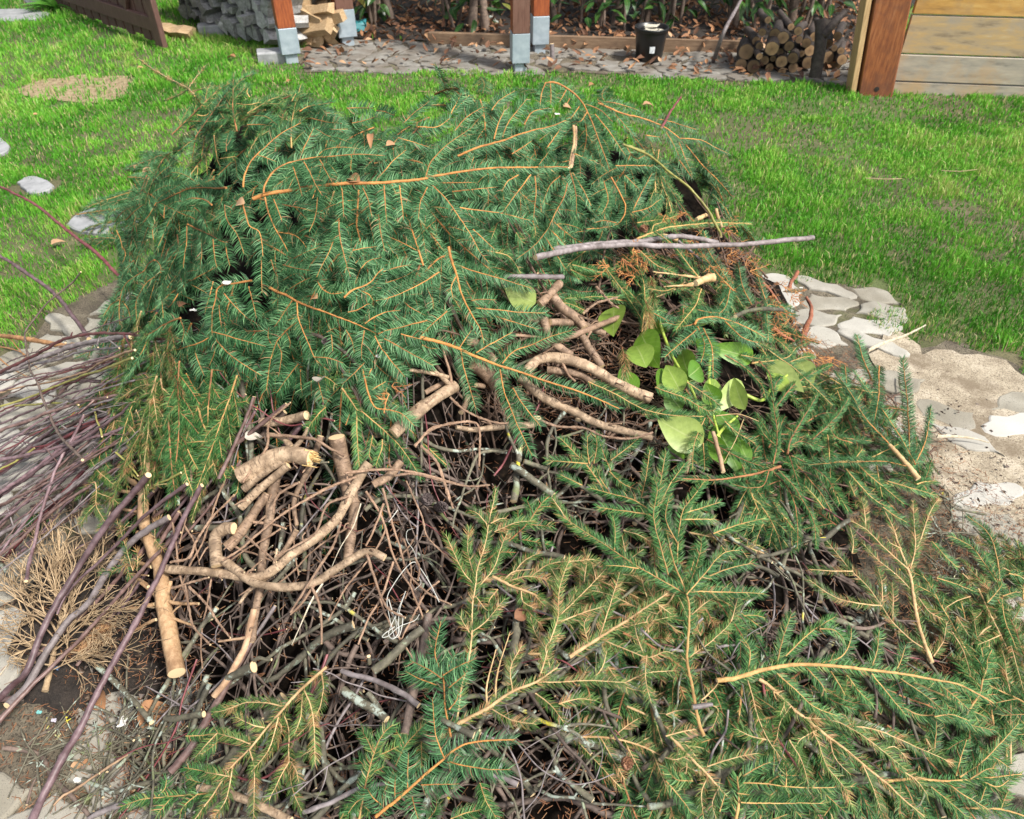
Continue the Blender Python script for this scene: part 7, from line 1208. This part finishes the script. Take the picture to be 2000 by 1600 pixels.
# dead leaves and scraps on the heap
def hleaf(px, py, l, an, L, w_, tn, lb, m=L_DEAD, name='dead_leaf', curl=.35, fold=.6):
    p = S(px, py, l); mb = MB(); leaf(mb, p, np.array([math.cos(an), math.sin(an), .15]), unit(np.array([0, -.5, 1.])), L, w_, curl, fold, 0, tn, 8); tag(mb.build(name, m, smooth=True), lb, name.replace('_', ' '))
hleaf(703, 355, .10, 2.6, .055, .015, .62, 'brown folded leaf caught on the longest orange stem'); hleaf(690, 352, .10, 2.2, .035, .010, .7, 'small brown leaf behind the folded one'); hleaf(478, 398, .12, 2.9, .030, .012, .9, 'orange leaf stuck at the top of two hanging twigs')
hleaf(724, 262, .08, -1.5, .04, .008, .7, 'narrow tan leaf hanging near the crest'); hleaf(755, 285, .08, .8, .04, .010, .8, 'pale crumpled leaf in a gap of the crest'); hleaf(350, 600, .05, 1.3, .04, .013, .45, 'dark brown leaf tucked in the flank of the mound'); hleaf(620, 583, .08, 2.5, .022, .009, .75, 'orange leaf on the long diagonal bough')
hleaf(1005, 1208, .06, .5, .035, .014, .4, 'red brown leaf on the bare twigs of the tan branch'); hleaf(1100, 208, .08, .2, .03, .010, .85, 'cream leaf resting on the fern-like arch'); hleaf(1712, 760, .02, .3, .05, .012, .2, 'dark curled leaf on litter at the path'); hleaf(268, 1402, .02, .2, .07, .03, .65, 'large brown leaf among debris on the near paving'); hleaf(205, 1385, .02, 2.4, .07, .02, .6, 'pinkish brown leaf under the debris twigs'); hleaf(140, 1510, .02, 1.3, .045, .010, .9, 'orange cream bark chip on the near paving'); hleaf(160, 1500, .02, 1.0, .04, .008, .6, 'brown bark curl by the cream chip')
L_GREYDRY = m_leaf('dry_grey_leaf', [(0, (.28,.24,.20)), (1, (.50,.45,.38))], .8, .1, (.3, .25, .2), .5)
hleaf(628, 738, .10, -1.45, .060, .014, .7, 'withered pale grey leaf hanging from the mound edge', L_GREYDRY, curl=-.2, fold=.9); hleaf(478, 855, .06, .3, .035, .013, .8, 'small grey withered leaf beside the slender budding stick', L_GREYDRY)
WHITE = plain('white_scrap', (.62, .60, .56), .8)
def blob(px, py, l, sx, lb, m=WHITE, name='paper_scrap', k_=1.0):
    p = S(px, py, l); mb = MB(); P = [p + rng.normal(0, 1, 3) * [sx, sx * .6, sx * .25] for _ in range(3)]
    n_ = 7; G_ = np.zeros((n_, n_, 3))
    for i in range(n_):
        for j in range(n_): G_[i, j] = p + np.array([(i / (n_ - 1) - .5) * sx * 2, (j / (n_ - 1) - .5) * sx * 1.3 * k_, 0]) + rng.normal(0, sx * .10, 3)
    V = G_.reshape(-1, 3); q = [[i * n_ + j, (i + 1) * n_ + j, (i + 1) * n_ + j + 1, i * n_ + j + 1] for i in range(n_ - 1) for j in range(n_ - 1) if (i + j) not in (0, 2 * n_ - 4)]; mb.add(V, q); V2 = V - [0, 0, sx * .12]; mb.add(V2, [f[::-1] for f in q]); tag(mb.build(name, m), lb, 'scrap')
blob(238, 1408, .03, .010, 'crumpled white scrap among debris on the near paving', k_=1.8); blob(443, 551, .10, .010, 'silvery white scrap at the fork of the pale cream bough'); blob(1088, 222, .09, .008, 'tiny white scrap under the fern-like arch'); blob(378, 605, .08, .008, 'white feather like scrap on the mound flank', k_=.5); blob(740, 695, .07, .007, 'white fleck on the diagonal bough end')
blob(1565, 562, .02, .006, 'small white chip beside the orange thuja on the paving'); blob(76, 1391, .035, .006, 'turquoise chip lying on the dark soil', plain('turquoise_chip', (.16, .42, .40), .5)); blob(110, 1305, .035, .007, 'blue foil scrap on the dark soil', plain('blue_foil', (.10, .16, .28), .4)); blob(152, 1523, .02, .008, 'white crumb on the near paving joint'); blob(105, 1407, .035, .006, 'pale lilac pebble on the dark soil edge', plain('lilac_pebble', (.45, .42, .48), .7), 'pebble')
# splinters of pale wood
for s, r_, lb in (("I 1130,815 1220,770 1310,740 1390,705 1452,672", 5, 'long split white splinter lying from the paving onto the lawn'), ("I 1515,1292 1620,1293 1720,1305 1805,1328", 4, 'curved white wood sliver pointing at the bright paving slab'), ("O 1350,680 1300,830 1220,960 1160,1090", 3, 'cream torn bark strip hanging along the thick pole'), ("O 1100,1200 1030,1310 975,1430 900,1600", 3.4, 'pale peeled strip dropping below the sagging arm'), ("N 1640,710 1690,800 1730,890", 3, 'pale splinter by the cone at the corner of the heap'), ("K 1840,890 1900,945 1970,1000", 1.6, 'thin white plastic strip at the path edge'), ("L 0,475 40,420 90,350", 2.2, 'straw coloured sliver on the paving near the bush'), ("L 655,290 700,410 750,540", 1.2, 'single yellow straw standing on the dark soil')):
    P = T(s)[0][0]; W_, _ = trace(P, .02 if s[0] in 'IKNL' else .09); Q = spline(W_, .01); sc = scale_at(Q.mean(0)); mb = MB(); tube(mb, Q, r_ * sc, r_ * .35 * sc, 6, 0, 0, .12, oval=.4); tag(mb.build('wood_splinter', mat('white_wood', lambda n, b: (n.links.new(ramp(n, noise(n, 80, 4), [(.3, (.42,.34,.22)), (.7, (.66,.60,.48))]), b.inputs['Base Color']),))), lb, 'splinter')
# white twine: one knotted bunch with trailing ends
t = thing('twine', S(775, 1195, .09), 'tangled white plastic twine with a knotted bunch hanging on the twigs', 'twine'); TW = plain('white_twine', (.50, .50, .45), .5)
for s in ("O 1860,1320 1800,1200 1750,1120 1700,1060 1640,1100 1560,1210 1520,1300 1540,1440 1570,1560", "O 1530,1300 1560,1400 1600,1500 1560,1560 1530,1520 1580,1400 1640,1250 1600,1380 1590,1540 1570,1380", "O 1570,1480 1500,1530 1490,1550 1530,1540 1600,1480 1700,1440 1730,1400", "O 1730,1160 1740,1200 1700,1240", "O 1690,840 1650,860 1650,920 1690,980 1720,1060", "O 1590,720 1560,760 1530,800", "O 1550,1390 1620,1410 1600,1540 1550,1550"):
    P = T(s)[0][0]; mb = MB(); W_, _ = trace(P, [.075 + rng.normal(0, .004) for _ in P]); Q = spline(W_, .004); sc = scale_at(Q.mean(0)); tube(mb, Q, (1.1 if 'O 1860' in s or 'O 15' in s else .5) * sc, .6 * sc, 5, 0, 0, .1); mb.build('strand', TW, t)
# grey green long needle tufts (pine) at the centre
for (x, y, lb, dx) in ((1262, 610, 'grey green long needled pine tuft hanging over pale leaves', .1), (1215, 700, 'bristly pine tuft behind the looping branch', .4), (1270, 560, 'brownish pine tuft above the pale leaves', -.1)):
    p = S(x, y - 20, .10); t = thing('pine_tuft', p, lb, 'pine tuft'); mb = MB(); Q = spline([p, S(x + 6, y + 10, .11), S(x + 4, y + 34, .10)], .006); tube(mb, Q, .0025, .0015, 6); mb.build('stem', STEM_BROWN, t); nb = MB(); keep_ = NS['sparse']; NS['sparse'] = (.034, 3000, 30, .9, .5, .25, .4, .0005, NEEDLE_OLIVE, STEM_TAN); needles(nb, Q, HN(p), 'sparse'); NS['sparse'] = keep_; nb.build('needles', NEEDLE_OLIVE, t)
for o in bpy.data.objects:
    if '_o' in o: del o['_o']
print('script done', len(bpy.data.objects), sum(len(o.data.polygons) for o in bpy.data.objects if o.type == 'MESH'))
